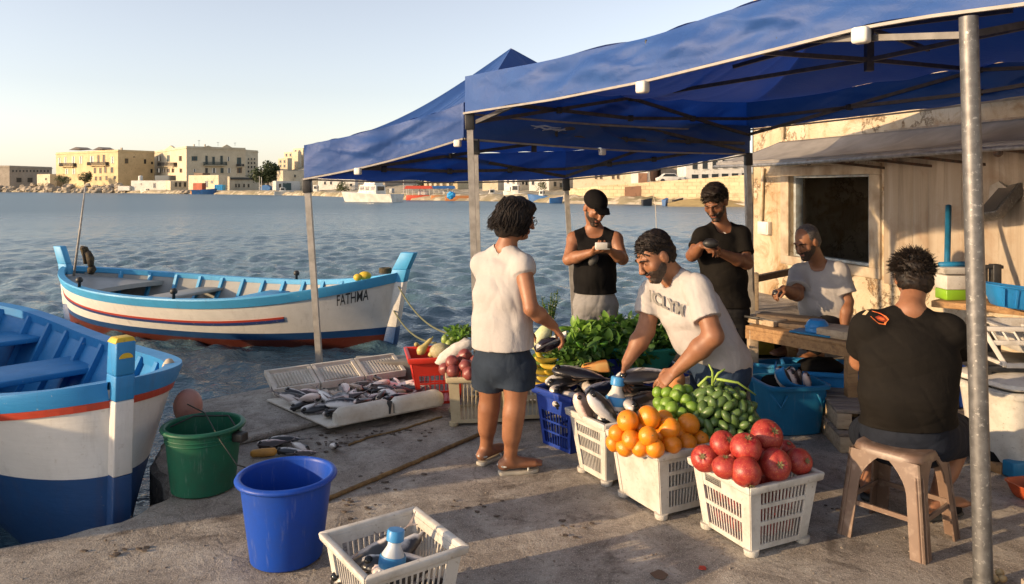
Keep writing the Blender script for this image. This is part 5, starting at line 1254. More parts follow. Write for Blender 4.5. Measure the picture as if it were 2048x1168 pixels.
def bottle(label, p, s, lean, capm, group=None, body=None):
    r = thing('plastic_bottle', label, 'bottle', p, group); R = lean; mb = MB()
    mb.lathe([(0,0),(.040*s,.002),(.045*s,.012),(.045*s,.085*s),(.046*s,.125*s),(.040*s,.150*s),(.024*s,.178*s),(.022*s,.20*s)], p, 28, R=R); mb.build('body', body or PW, r, smooth=True, auto=.9)
    mb = MB(); mb.lathe([(.0,.196*s),(.027*s,.196*s),(.031*s,.199*s),(.031*s,.228*s),(.028*s,.234*s),(0,.235*s)], p, 24, R=R); mb.build('cap', capm, r, smooth=True, auto=.7)
    mb = MB(); mb.lathe([(.0462*s,.112*s),(.0475*s,.118*s),(.0472*s,.142*s),(.043*s,.150*s)], p, 28, R=R, cap=False); mb.build('band', capm, r, smooth=True)
    for row, txt in ((.085,'MILK'),(.055,'FRESH')) if False else ():
        pass
    mb = MB(); g = random.Random(3)
    for i in range(5):
        x = -.5
        while x < .45:
            a0, a1 = x, min(.5, x+g.uniform(.10,.22)); z = (.035+.014*i)*s
            q = [p+R @ V((.0458*s*math.sin(a), -.0458*s*math.cos(a), z)) for a in (a0,(a0+a1)/2,a1)]
            for m_, n_ in zip(q, q[1:]): mb.bar(m_, n_, .002, .007*s)
            x = a1+.07
    mb.build('print', INK, r); return r
CAPB = plastic('light_blue_cap', (.05,.24,.50,1), None, .35, .1)
bottle('white bottle with a light blue cap standing in the nearest white crate', nrL(-.05,-.055,.10), 1.12, Matrix.Rotation(-.10,3,'X') @ Matrix.Rotation(.12,3,'Y'), CAPB, body=plastic('pale_grey_bottle', (.50,.54,.58,1), None, .35, .2))
bottle('white bottle with a blue cap among the fish in the cream white crate', fcL(-.06,-.03,.265), 1.35, Matrix.Rotation(.12,3,'Y') @ Matrix.Rotation(-.1,3,'X'), CAPB)
# ------------------------------------------------------------------ fruit and vegetables
def fruit_mat(name, c1, c2, c3=None, rough=.35, scale=4, pore=True):
    t = NT(name); rnd = t.n('ShaderNodeObjectInfo').outputs['Random']
    co = t.n('ShaderNodeVectorMath', {0: t.coords(), 1: t.n('ShaderNodeCombineXYZ', {0: t.math('MULTIPLY', rnd, 40)}).outputs[0]}, operation='ADD').outputs[0]
    c = t.mix(t.mask(t.noise(co, scale*3, 5), .35, .65), c1, c2); c = t.mix(t.math('MULTIPLY', rnd, .35), c, tuple(k*.6 for k in c2[:3])+(1,))
    if c3: c = t.mix(t.math('MULTIPLY', t.mask(t.noise(co, scale*14, 4), .57, .66), .75), c, c3)
    nm = t.bump(t.n('ShaderNodeTexVoronoi', {'Vector': co, 'Scale': 260}).outputs['Distance'], .18, .002) if pore else t.bump(t.noise(co, 30, 4), .12, .003)
    return t.out(c, rough, nm, spec=.5)
M_OR = fruit_mat('orange_peel', (.80,.27,.012,1), (.72,.20,.01,1), (.55,.2,.02,1), .30)
M_PO = fruit_mat('pomegranate_skin', (.26,.010,.014,1), (.37,.045,.028,1), (.50,.17,.06,1), .42, 1.0, False)
M_LI = fruit_mat('lime_peel', (.115,.23,.018,1), (.19,.31,.035,1), (.07,.14,.015,1), .38)
M_GP = fruit_mat('green_tomato_skin', (.060,.120,.026,1), (.115,.18,.045,1), (.045,.08,.022,1), .36, 4, False)
M_ON = fruit_mat('red_onion_skin', (.20,.035,.035,1), (.28,.08,.06,1), (.12,.02,.02,1), .4, 4, False)
M_BA = fruit_mat('yellow_squash_skin', (.66,.40,.03,1), (.58,.44,.06,1), (.35,.25,.05,1), .4, 3, False)
M_SQ = fruit_mat('pale_squash_skin', (.62,.46,.14,1), (.5,.42,.16,1), (.35,.28,.1,1), .45, 3, False)
M_ME = fruit_mat('netted_melon_skin', (.45,.38,.22,1), (.34,.30,.15,1), (.55,.5,.38,1), .7, 6, False)
M_PE = fruit_mat('pear_green_skin', (.30,.36,.08,1), (.22,.30,.06,1), None, .4, 3, False)
STEM = mat('green_stem', (.16,.20,.06,1), (.10,.11,.04,1), 30, rough=.7)
CALY = mat('dry_calyx', (.17,.15,.06,1), (.10,.075,.03,1), 60, rough=.8)
def proto(name, cat, build): r = thing(name, None, cat, (0,0,-5)); OFF[r.name] = V((0,0,0)); build(r); KID[r.name] = kids(r); [KID.setdefault(k.name, []) for k in KID[r.name]]; r['_new'] = 1; return r
def place(pr, p, rot, s, label, group):
    if pr.get('_new'):
        del pr['_new']; o = pr
        o.location = p; o.rotation_euler = rot; o.scale = (s,s,s) if not isinstance(s, tuple) else s; o['label'] = label
    else: o = copy_tree(pr, p, rot, label, None, (s,s,s) if not isinstance(s, tuple) else s, children=KID)
    if group: o['group'] = group
    elif 'group' in o: del o['group']
    return o
def b_orange(r):
    mb = MB(); mb.ball((0,0,0), 1, 28, 18, None, lambda d: 1+.02*mnoise.noise(d*2.5)-.05*max(0,d.z-.93)/.07-.03*max(0,-d.z-.95)/.05); mb.build('flesh', M_OR, r, smooth=True)
    mb = MB(); mb.ball((0,0,.955), (.075,.075,.04), 8, 5); mb.build('stem_scar', STEM, r, smooth=True)
def b_pom(r):
    mb = MB(); mb.ball((0,0,0), (1,1,.93), 32, 20, None, lambda d: 1+.035*math.cos(6*math.atan2(d.y,d.x))*max(0,d.z)**3*.5+.03*mnoise.noise(d*1.7)-.12*max(0,d.z-.88)/.12); mb.build('flesh', M_PO, r, smooth=True)
    mb = MB()
    for k in range(6): a = k*math.pi/3; q = V((math.cos(a),math.sin(a),0)); mb.prism([q*.03+V((0,0,.86)), q*.14+V((-q.y*.07,q.x*.07,.90)), q*.27+V((0,0,.97)), q*.14+V((q.y*.07,-q.x*.07,.90))], (0,0,.02))
    mb.ball((0,0,.86), (.09,.09,.06), 8, 5); mb.build('calyx', CALY, r)
def b_lime(r):
    mb = MB(); mb.ball((0,0,0), (.94,.94,1.04), 22, 14, None, lambda d: 1+.02*mnoise.noise(d*2)+.10*max(0,abs(d.z)-.93)/.07); mb.build('flesh', M_LI, r, smooth=True)
    mb = MB(); mb.ball((0,0,1.09), (.09,.09,.05), 8, 5); mb.build('stem_scar', STEM, r)
def b_gp(r):
    mb = MB(); mb.ball((0,0,0), (.78,.78,1.12), 18, 12, None, lambda d: 1+.03*mnoise.noise(d*2)); mb.build('flesh', M_GP, r, smooth=True)
    mb = MB(); mb.tube([(0,0,1.1),(.02,.02,1.25)], .05, 6); mb.build('stem', STEM, r)
def b_onion(r):
    mb = MB(); mb.ball((0,0,0), (1,1,.92), 22, 14, None, lambda d: 1+.03*mnoise.noise(d*2)+.18*max(0,d.z-.9)/.1); mb.build('flesh', M_ON, r, smooth=True)
    mb = MB(); mb.tube([(0,0,1.0),(.03,0,1.2)], [.06,.02], 6); mb.build('stem', CALY, r)
def b_banana(r):
    mb = MB(); pts = [V((math.sin(a)*1.1, 0, .55-math.cos(a)*.55)) for a in np.linspace(-1.05,1.05,13)]; mb.tube(pts, [.05,.12,.17,.20,.215,.22,.22,.215,.20,.18,.14,.09,.04], 10); mb.build('flesh', M_BA, r, smooth=True)
    mb = MB(); mb.tube([pts[-1], pts[-1]+V((.10,0,.10))], .035, 6); mb.build('stem', STEM, r)
def b_squash(r):
    mb = MB(); mb.tube([V((x,0,.05*math.sin(x*2))) for x in np.linspace(-1,1,14)], [.06,.28,.38,.42,.40,.35,.29,.25,.22,.20,.19,.17,.13,.05], 16); mb.build('flesh', M_SQ, r, smooth=True)
    mb = MB(); mb.tube([(1,0,.05),(1.15,0,.10)], .05, 6); mb.build('stem', STEM, r)
ORG, POM, LIM, GPT, ONI, BAN, SQU = proto('orange','fruit',b_orange), proto('pomegranate','fruit',b_pom), proto('lime','fruit',b_lime), proto('green_tomato','vegetable',b_gp), proto('red_onion','vegetable',b_onion), proto('yellow_squash','vegetable',b_banana), proto('pale_squash','vegetable',b_squash)
rr = lambda: (g.uniform(-1.2,1.2), g.uniform(-1.2,1.2), g.uniform(0,6.28))
def heap(pr, items, dfun, label, group, rpx=None):
    for it in items: u, v, r = it[:3]; d = it[3] if len(it) > 3 else dfun(u, v); k = r*d/F; place(pr, P(u,v,d), it[4] if len(it) > 4 else rr(), (k*g.uniform(.94,1.05), k*g.uniform(.94,1.05), k*g.uniform(.90,1.02)), label, group)
og = 'oranges heaped in the white crate'; ol = 'orange in the heap on the smooth ended white crate'
heap(ORG, [(1256,842,22.7,3.86),(1298,835,23.6,3.88),(1377,849,22.7,3.98),(1338,857,22.7,3.86),(1235,866,19,3.88),(1262,879,19.5,3.80),(1296,872,19.5,3.76),(1310,897,19.5,3.75),(1344,889,20,3.82),(1374,885,20,3.90),(1328,838,19,3.98),(1280,857,19,3.90),(1282,896,19,3.78),(1250,895,19,3.86),(1355,868,19,3.95),(1318,870,19,3.88),(1400,880,19,3.98),(1228,885,18,3.95)], None, ol, og)
pg = 'pomegranates heaped in the grubby white crate'; pl_ = 'red pomegranate in the heap on the grubby white crate'
tow = lambda ax, ay: (ax, 0, ay)
heap(POM, [(1410,917,27,3.60,tow(1.1,-.5)),(1447,888,27,3.60,tow(.9,.35)),(1492,896,32,3.50,tow(.5,0)),(1534,871,33,3.62,tow(.95,.35)),(1451,934,26,3.46,tow(.2,-.3)),(1492,944,32,3.42,tow(2.4,.2)),(1551,929,32,3.50,tow(1.25,.0)),(1598,923,26.5,3.60,tow(1.2,.4)),(1573,898,19,3.72,rr()),(1520,915,24,3.58,rr()),(1470,915,24,3.58,rr()),(1500,965,24,3.55,rr()),(1545,960,24,3.62,rr()),(1490,960,20,3.55,rr())], None, pl_, pg)
for x, y, z in [(a*.095-.0, b_*.09, zz) for zz in (.085,.19) for a in (-1,0,1) for b_ in (-1,0,1)]: place(POM, pomL(x*(1+z*.5),y*(1+z*.5),z), rr(), .050, pl_, pg)
lg = 'limes on the far side of the oranges'; ll = 'round lime in the pile between the oranges and the green tomatoes'
heap(LIM, [(1334,808,15,4.12),(1352,792,14.5,4.14),(1358,782,14,4.22),(1318,806,13.5,4.15),(1344,817,14,4.06),(1325,822,13,4.10),(1335,785,13,4.25),(1372,800,13,4.12),(1316,785,13,4.28),(1362,826,13,4.05),(1384,815,13,4.08),(1340,834,13,4.05),(1375,780,12,4.25),(1395,795,12.5,4.2)], None, ll, lg)
gg_ = 'green tomatoes in the heap right of the limes'; gl = 'oval green tomato in the big heap right of the limes'
for i in range(150):
    zf = (i+.5)/150; a = i*2.39996; rad = math.sqrt(1-zf*zf); q = .93+.12*g.random()
    place(GPT, V((1.135,4.17,.30))+V((.225*rad*math.cos(a)*q, .21*rad*math.sin(a)*q, .285*zf*q)), rr(), (g.uniform(.027,.036), g.uniform(.027,.036), g.uniform(.03,.042)), gl, gg_)
lcr, _ = crate('plastic_crate', 'white crate almost hidden under the heap of green tomatoes', V((1.135,4.17,0)), .5, (.40,.34), (.46,.42), .30, PW, [SL], 'white produce crates', n=10)
mb = MB(); c = P(1425,765,4.15)
for a, b_, e in (((0,0,-.02),(.0,0,.06),(-.02,0,.10)),((0,0,0),(.03,0,.05),(.07,.0,.075)),((-.08,0,-.02),(-.03,0,.03),(.02,0,.03)),((.02,0,.02),(.14,0,-.0),(.24,.0,-.07))): mb.tube([c+V(a), c+V(b_), c+V(e)], [.008,.007,.004], 7)
tag(mb.build('vine_stem', mat('bright_green_stem', (.25,.36,.06,1), rough=.5), smooth=True, off=c), 'bright green forked vine stem on top of the green tomatoes', 'stem')
heap(ONI, [(930,712,15.5,5.50),(905,725,15,5.42),(931,733,15,5.36),(906,743,14,5.34),(938,747,14,5.30),(950,722,14,5.48),(890,738,13,5.45),(920,722,13,5.50),(948,738,13,5.40),(965,735,13,5.4),(960,750,13,5.4)], None, 'dark red onion in the beige crate beside the red crate', 'red onions in the beige crate')
heap(SQU, [(850,692,22,6.0,(0,-.7,.5)),(870,706,15,5.95,(0,-.2,.3)),(836,690,12,6.15,(0,.4,1.2))], None, 'pale yellow squash on top of the red crate', 'pale squash on the red crate')
def single(name, label, cat, c, fn, m, group=None): mb = MB(); fn(mb); return tag(mb.build(name, m, smooth=True, off=c), label, cat, group)
c = P(881, 702, 5.86); single('melon', 'netted pale melon between the red crate and the onions', 'melon', c, lambda mb: mb.ball(c, (.085,.07,.062), 24, 14, None, lambda d: 1+.03*mnoise.noise(d*3)), M_ME)
for i, (u, v, d) in enumerate(((890,680,6.0),(898,690,5.95),(905,684,6.0))): c = P(u,v,d); single('green_pear', 'small green pear behind the netted melon', 'fruit', c, lambda mb: mb.ball(c, (.032,.032,.042), 14, 10), M_PE, 'green pears behind the melon')
c = P(910, 705, 5.62); single('paper_bundle', 'crumpled white paper bundle leaning on the red onions', 'paper', c, lambda mb: mb.ball(c, (.16,.055,.06), 26, 14, Matrix.Rotation(-.55,3,'Y'), lambda d: 1+.18*mnoise.noise(d*3.2)+.08*mnoise.noise(d*9)), mat('crumpled_white_paper', (.62,.58,.52,1), (.45,.42,.38,1), 12, rough=.8, bump=.4))
heap(BAN, [(1092,722,27,5.40,(.2,.1,.3)),(1105,735,27,5.35,(.3,0,-.1)),(1085,745,27,5.30,(.1,.2,.2)),(1112,748,27,5.32,(.4,.1,.4)),(1098,760,27,5.25,(.2,0,.1)),(1078,708,27,5.45,(.1,1.1,.2)),(1072,735,27,5.40,(.1,.3,.5)),(1120,762,27,5.22,(.2,0,.3)),(1090,772,27,5.25,(0,0,0)),(1118,725,27,5.45,(.3,-.3,.2))], None, "curved yellow squash in the pile at the woman's right", 'yellow squash pile')
# leafy greens
def leafy(name, c1, c2):
    t = NT(name); rnd = t.n('ShaderNodeObjectInfo').outputs['Random']; n = t.noise(t.coords(), 9, 4); c = t.mix(t.mask(n, .3, .7), c1, c2)
    p = t.n('ShaderNodeBsdfPrincipled', {'Base Color': c, 'Roughness': .42, 'Specular IOR Level': .4}); tr = t.n('ShaderNodeBsdfTranslucent', {'Color': c}); mx = t.n('ShaderNodeMixShader', {'Fac': .34})
    t.t.links.new(p.outputs[0], mx.inputs[1]); t.t.links.new(tr.outputs[0], mx.inputs[2]); t.n('ShaderNodeOutputMaterial', {'Surface': mx.outputs[0]}); return t.m
LF = [leafy('fresh_green_leaf', (.12,.26,.035,1), (.23,.39,.06,1)), leafy('deep_green_leaf', (.045,.115,.022,1), (.10,.20,.035,1)), leafy('pale_green_leaf', (.14,.26,.045,1), (.22,.33,.07,1))]
def leaf(mb, p, d, nrm, L, W):
    d = d.normalized(); nrm = (nrm-d*nrm.dot(d)).normalized(); s_ = d.cross(nrm); n = 5; vs_ = []
    for i in range(n+1):
        t = i/n; w_ = W*math.sin(math.pi*min(1,t*.9+.06))**.8; c = p+d*L*t+nrm*(-.35*L*t*t); vs_ += [c-s_*w_+nrm*w_*.35, c, c+s_*w_+nrm*w_*.35]
    mb.add(vs_, [f for i in range(n) for f in ((i*3,i*3+1,i*3+4,i*3+3),(i*3+1,i*3+2,i*3+5,i*3+4))])
def b_bunch(seed, m, nl, L, W, spread):
    def fn(r):
        q = random.Random(seed); mb = MB(); st_ = MB()
        for i in range(nl):
            a = q.uniform(0,6.28); el = q.uniform(.05,1.4); d = V((math.cos(a)*math.cos(el), math.sin(a)*math.cos(el), math.sin(el))); p = V((q.gauss(0,.25), q.gauss(0,.25), q.uniform(0,.35)))*spread+d*spread*q.uniform(.1,.8)
            leaf(mb, p, (d+V((q.gauss(0,.4),q.gauss(0,.4),q.gauss(-.25,.4)))), V((q.gauss(0,.5),q.gauss(0,.5),1)), L*q.uniform(.6,1.25), W*q.uniform(.7,1.2))
            if i % 5 == 0: st_.tube([V((0,0,-.02)), p*.6+V((0,0,.01)), p], [.004,.0035,.0025], 5)
        mb.build('leaves', m, r, smooth=True); st_.build('stalks', STEM, r, smooth=True)
    return fn
BUN = [proto('leafy_greens','vegetable', b_bunch(s_, LF[k], n, L, W, sp)) for s_, k, n, L, W, sp in ((1,0,95,.062,.021,.105),(2,1,110,.055,.019,.105),(3,2,80,.048,.017,.095),(4,1,120,.046,.018,.11))]
PEP_M = fruit_mat('green_pepper_skin', (.06,.20,.02,1), (.12,.30,.04,1), None, .25, 3, False)
def b_pep(r):
    mb = MB(); mb.tube([V((x,.06*math.sin(3*x),0)) for x in np.linspace(-1,1,12)], [.04,.14,.22,.28,.33,.36,.37,.37,.35,.31,.22,.06], 14); mb.build('flesh', PEP_M, r, smooth=True)
    mb = MB(); mb.tube([(1,0,0),(1.2,.05,.08),(1.32,.08,.2)], [.07,.045,.04], 6); mb.build('stem', STEM, r)
PEP = proto('green_pepper','vegetable', b_pep)
hg_ = 'leafy greens heaped on the stall'
for u, v, d, k, s_, z in ((1112,712,5.55,2,1.0,0),(1132,722,5.40,1,1.0,0),(1128,690,5.70,2,1.0,0),(1150,700,5.55,0,1.05,0),(1172,712,5.42,1,1.1,0),(1170,680,5.72,0,1.1,0),(1195,695,5.58,0,1.05,0),(1215,712,5.45,1,1.1,0),(1200,668,5.85,0,1.0,0),(1230,682,5.70,1,1.05,0),(1240,700,5.50,1,1.0,0),(1145,735,5.30,2,.9,0),(1185,730,5.30,1,1.0,0),(1225,664,5.95,3,1.0,0),(1255,668,5.9,3,1.05,0),(1262,690,5.6,3,1.1,0),(1285,680,5.75,3,1.1,0),(1292,702,5.5,3,1.05,0),(1318,690,5.65,3,1.1,0),(1330,705,5.5,3,1.0,0),(1270,712,5.4,3,1.0,0),(1095,735,5.45,2,.8,0),(1300,660,6.0,1,1.0,0),(1160,752,5.15,1,.8,0)):
    place(BUN[k], P(u,v+10,d), (g.uniform(-.35,.35), g.uniform(-.35,.35), g.uniform(0,6.28)), s_*1.3, {0:'fresh mid green leafy bunch in the heap on the stall',1:'dark leafy bunch in the heap on the stall',2:'pale green leafy bunch at the left of the heap on the stall',3:'dark small leaved bunch in the sea green basin'}[k], hg_)
for u, v, d, rot, s_ in ((1228,650,5.85,(0,.2,.3),16),(1188,675,5.5,(0,-.9,.6),15),(1215,668,5.6,(.3,.5,2.3),15),(1165,668,5.75,(0,.3,1.2),13),(1205,690,5.38,(.2,-.4,.2),14),(1190,700,5.3,(0,-1.2,.2),13),(1240,640,6.0,(0,.15,.1),15),(1250,690,5.4,(.1,.2,2.0),12),(1160,690,5.35,(0,.6,.5),12),(1145,676,5.7,(0,.1,2.2),12)):
    place(PEP, P(u,v,d), rot, s_*d/F, 'glossy green pepper among the leafy heap on the stall', 'green peppers among the greens')
for u, v, d, k, s_ in ((910,668,6.15,0,.75),(930,662,6.25,2,.8),(922,676,6.0,0,.75)): place(BUN[k], P(u,v+8,d), (0,0,g.uniform(0,6)), s_, 'leafy green tuft behind the crate of red onions', 'greens behind the onions')
herb = thing('herb_bunch', "tall dark upright herb bunch behind the woman's arm", 'vegetable', P(1100,680,5.35)); c = P(1098,680,5.35); mb = MB(); st_ = MB(); q = random.Random(8)
for i in range(9):
    e = c+V((q.uniform(-.07,.07), q.uniform(-.06,.06), q.uniform(.22,.36))); st_.tube([c+V((q.uniform(-.02,.02),0,-.1)), c.lerp(e,.5), e], [.005,.004,.002], 5)
    for j in range(26): p = c.lerp(e, .25+.75*j/26); leaf(mb, p, V((q.gauss(0,1),q.gauss(0,1),.6)), V((0,0,1)), .032, .010)
mb.build('leaves', LF[1], herb, smooth=True); st_.build('stalks', STEM, herb, smooth=True)
c = P(1086,672,5.1); single('endive', "pale green pointed endive below the woman's forearm", 'vegetable', c, lambda mb: mb.tube([c+V((-.06,0,-.09)), c+V((-.03,0,-.03)), c+V((.02,0,.04)), c+V((.06,0,.08))], [.03,.055,.045,.008], 14), mat('pale_endive', (.45,.52,.22,1), (.6,.62,.4,1), 8, rough=.5))
c = P(1105,690,5.05); single('aubergine', "dark purple aubergine below the woman's hand", 'vegetable', c, lambda mb: mb.tube([c+V((-.12,0,-.03)), c+V((-.06,0,-.005)), c+V((.03,0,.02)), c+V((.09,.02,.03))], [.02,.05,.04,.015], 14), mat('aubergine_skin', (.012,.008,.014,1), rough=.2))
c = P(1100,684,4.98); single('paper_sheet', "white paper sheet curled beside the dark aubergine", 'paper', c, lambda mb: mb.grid(10,4, lambda x,y: c+V((-.09+.2*x, .02*math.sin(3*x)+.05*y, -.045+.09*x-.02*math.sin(5*y)))), mat('white_paper', (.65,.63,.6,1), rough=.8))
c = P(1190,733,5.1); mb = MB(); mb.hexa([c+V(p) for p in ((-.10,-.05,-.035),(.10,-.05,-.03),(.10,.06,-.03),(-.10,.06,-.035),(-.08,-.04,.01),(.085,-.04,.04),(.085,.05,.04),(-.08,.05,.01))]); tag(mb.build('orange_packet', mat('orange_packet_paper', (.72,.22,.03,1), (.62,.40,.14,1), 9, rough=.5), bevel=.01, off=c), 'orange wedge shaped packet lying on top of the fish and greens', 'packet')
c = P(1352,762,4.45); single('papaya', 'orange pink papaya half hidden behind the limes', 'fruit', c, lambda mb: mb.ball(c, (.055,.05,.075), 18, 12), mat('papaya_skin', (.62,.17,.06,1), (.55,.26,.1,1), 8, rough=.45))
# basin and boxes under the greens
tub('basin', 'sea green oval basin full of small dark leaves, right of the heap', P(1275,730,5.62).xy, .1, (.46,.42), (.66,.56), .18, PGT, 'basin', 2.2, .02, z0=.36)
crate('plastic_crate', 'navy crate hidden under the sea green basin', P(1280,730,5.65).xy, .15, (.5,.36), (.55,.42), .36, PBL, ['grid'], 'navy crates under the greens', n=9, feet=False)
crate('plastic_crate', 'navy crate under the heap of leafy greens', P(1180,730,5.62).xy, .25, (.5,.40), (.56,.46), .46, PBL, ['grid'], 'navy crates under the greens', n=9, feet=False)
tub('fish_tub', 'shallow white fish tub with a rounded rim at the quay edge behind the greens', P(1290,655,7.3).xy, .25, (.8,.5), (.95,.65), .30, PW, 'tub', 5, .03, z0=0.06)
# ------------------------------------------------------------------ people: smooth implicit bodies turned into one mesh each
def nv(v): return np.array(v, np.float64)
def unit(v): v = nv(v); return v/np.linalg.norm(v)
class Field:
    def __init__(s, lo, hi, h):
        s.h = h; s.lo = nv(lo); n = np.ceil((nv(hi)-s.lo)/h).astype(int)+1; s.n = n
        s.ax = [s.lo[i]+h*np.arange(n[i]) for i in range(3)]; s.F = np.full(n, .30, np.float32)
    def sl(s, lo, hi, pad):
        r = []
        for i in range(3):
            a = int(max(0, math.floor((lo[i]-pad-s.lo[i])/s.h))); b = int(min(s.n[i], math.ceil((hi[i]+pad-s.lo[i])/s.h)+1)); r.append(slice(a, max(a, b)))
        return tuple(r)
    def pts(s, sl): return s.ax[0][sl[0]][:,None,None], s.ax[1][sl[1]][None,:,None], s.ax[2][sl[2]][None,None,:]
    def op(s, prim, k=.02, mode='add'):
        f, lo, hi = prim; sl = s.sl(lo, hi, max(.06, 2*k+.02))
        if any(q.stop <= q.start for q in sl): return
        d = f(*s.pts(sl)).astype(np.float32); A = s.F[sl]
        if mode == 'add':
            hh = np.clip(.5+.5*(A-d)/k, 0, 1); s.F[sl] = A*(1-hh)+d*hh-k*hh*(1-hh)
        elif mode == 'sub':
            hh = np.clip(.5-.5*(A+d)/k, 0, 1); s.F[sl] = A*(1-hh)-d*hh+k*hh*(1-hh)
    def cut(s, p, n):
        n = unit(n); X, Y, Z = s.ax[0][:,None,None], s.ax[1][None,:,None], s.ax[2][None,None,:]
        s.F = np.maximum(s.F, ((X-p[0])*n[0]+(Y-p[1])*n[1]+(Z-p[2])*n[2]).astype(np.float32))
    def wobble(s, amp, sc, seed=0, dirs=None, thr=.05):
        """folds: shift the surface by a few crossed waves"""
        idx = np.nonzero(np.abs(s.F) < .035); X, Y, Z = s.ax[0][idx[0]], s.ax[1][idx[1]], s.ax[2][idx[2]]; g_ = np.random.default_rng(seed); W = 0
        for i in range(5):
            d = g_.normal(size=3) if dirs is None else nv(dirs[i % len(dirs)])+g_.normal(size=3)*.35; d = unit(d)*sc*g_.uniform(.6,1.6)
            e = unit(g_.normal(size=3))*sc*.5
            W = W+np.sin(d[0]*X+d[1]*Y+d[2]*Z+1.3*np.sin(e[0]*X+e[1]*Y+e[2]*Z+i)+g_.uniform(0,6))*g_.uniform(.4,1)
        for i in range(9):          # sharp creases in patches
            d = g_.normal(size=3) if dirs is None else nv(dirs[i % len(dirs)])+g_.normal(size=3)*.22; d = unit(d)*sc*g_.uniform(1.6,3.4); e = unit(g_.normal(size=3))*sc*.8; m_ = unit(g_.normal(size=3))*sc*.42
            ph = d[0]*X+d[1]*Y+d[2]*Z+1.6*np.sin(e[0]*X+e[1]*Y+e[2]*Z+i)+g_.uniform(0,6); mk = np.clip(np.sin(m_[0]*X+m_[1]*Y+m_[2]*Z+g_.uniform(0,6))*1.6-.2, 0, 1)
            W = W+(1-np.abs(np.sin(ph*.5)))**2.5*mk*1.25*g_.uniform(.5,1.1)
        s.F[idx] = s.F[idx]+(amp*W/2).astype(np.float32)
    def mesh(s, name, smooth=1):
        F_ = s.F; ins = F_ < 0; n = F_.shape
        cnt = np.zeros((n[0]-1, n[1]-1, n[2]-1), np.uint8); cs = [(i,j,k) for i in (0,1) for j in (0,1) for k in (0,1)]
        for (i,j,k) in cs: cnt += ins[i:n[0]-1+i, j:n[1]-1+j, k:n[2]-1+k]
        act = np.argwhere((cnt > 0) & (cnt < 8)); idx = np.full(cnt.shape, -1, np.int64); idx[tuple(act.T)] = np.arange(len(act))
        acc = np.zeros((len(act),3)); w = np.zeros(len(act))
        vals = {c: F_[act[:,0]+c[0], act[:,1]+c[1], act[:,2]+c[2]].astype(np.float64) for c in cs}
        for a in cs:
            for ax in range(3):
                if a[ax] == 0:
                    b = list(a); b[ax] = 1; b = tuple(b); va, vb = vals[a], vals[b]; m = (va < 0) != (vb < 0)
                    t = np.where(m, va/np.where(np.abs(va-vb) < 1e-12, 1e-12, va-vb), 0); p = np.tile(nv(a), (len(act),1)); p[:,ax] += t
                    acc[m] += p[m]; w[m] += 1
        v = s.lo+(act+acc/np.maximum(w,1)[:,None])*s.h; quads = []
        for ax in range(3):
            o1, o2 = [(1,2),(2,0),(0,1)][ax]
            sa = [slice(None)]*3; sb = [slice(None)]*3; sa[ax] = slice(0,-1); sb[ax] = slice(1,None)
            A, B = ins[tuple(sa)], ins[tuple(sb)]; e = np.argwhere(A != B)
            e = e[(e[:,o1] > 0) & (e[:,o2] > 0) & (e[:,o1] < n[o1]-1) & (e[:,o2] < n[o2]-1)]
            q = []
            for d1, d2 in ((-1,-1),(0,-1),(0,0),(-1,0)):
                c = e.copy(); c[:,o1] += d1; c[:,o2] += d2; q.append(idx[tuple(c.T)])
            q = np.stack(q, -1); fl = A[tuple(e.T)]; q[~fl] = q[~fl][:, ::-1]; quads.append(q)
        quads = np.concatenate(quads); quads = quads[(quads >= 0).all(1)]
        for _ in range(smooth):
            acc = np.zeros_like(v); c = np.zeros(len(v))
            for i in range(4):
                np.add.at(acc, quads[:,i], v[quads[:,(i+1)%4]]); np.add.at(c, quads[:,i], 1); np.add.at(acc, quads[:,(i+1)%4], v[quads[:,i]]); np.add.at(c, quads[:,(i+1)%4], 1)
            v = v*.5+.5*acc/np.maximum(c,1)[:,None]
        return v, quads
def cone(a, b, ra, rb, flat=False):
    a, b = nv(a), nv(b); d = b-a; L2 = d@d; L = math.sqrt(L2)
    def f(X, Y, Z):
        px, py, pz = X-a[0], Y-a[1], Z-a[2]; tr = (px*d[0]+py*d[1]+pz*d[2])/L2; t = np.clip(tr, 0, 1)
        r = np.sqrt((px-t*d[0])**2+(py-t*d[1])**2+(pz-t*d[2])**2)-(ra+(rb-ra)*t)
        return np.maximum(r, (tr-1)*L) if flat else r
    R = max(ra, rb); return f, np.minimum(a,b)-R, np.maximum(a,b)+R
def econe(a, b, s0, s1, lat, flat=0):
    """cone with an oval section: s = (half width along lat, half depth)"""
    a, b = nv(a), nv(b); d = b-a; L = np.linalg.norm(d); u = d/L; l = nv(lat); l = l-u*(l@u); l = l/np.linalg.norm(l); q = np.cross(u, l)
    def f(X, Y, Z):
        px, py, pz = X-a[0], Y-a[1], Z-a[2]; tr = (px*u[0]+py*u[1]+pz*u[2]); t = np.clip(tr/L, 0, 1); ov = tr-t*L
        w_, dp = s0[0]+(s1[0]-s0[0])*t, s0[1]+(s1[1]-s0[1])*t; m = np.minimum(w_, dp)
        ll = px*l[0]+py*l[1]+pz*l[2]; dd = px*q[0]+py*q[1]+pz*q[2]
        r = (np.sqrt((ll/w_)**2+(dd/dp)**2+(ov/m)**2)-1)*m
        if flat & 1: r = np.maximum(r, tr-L)
        if flat & 2: r = np.maximum(r, -tr)
        return r
    R = max(s0+s1); return f, np.minimum(a,b)-R, np.maximum(a,b)+R
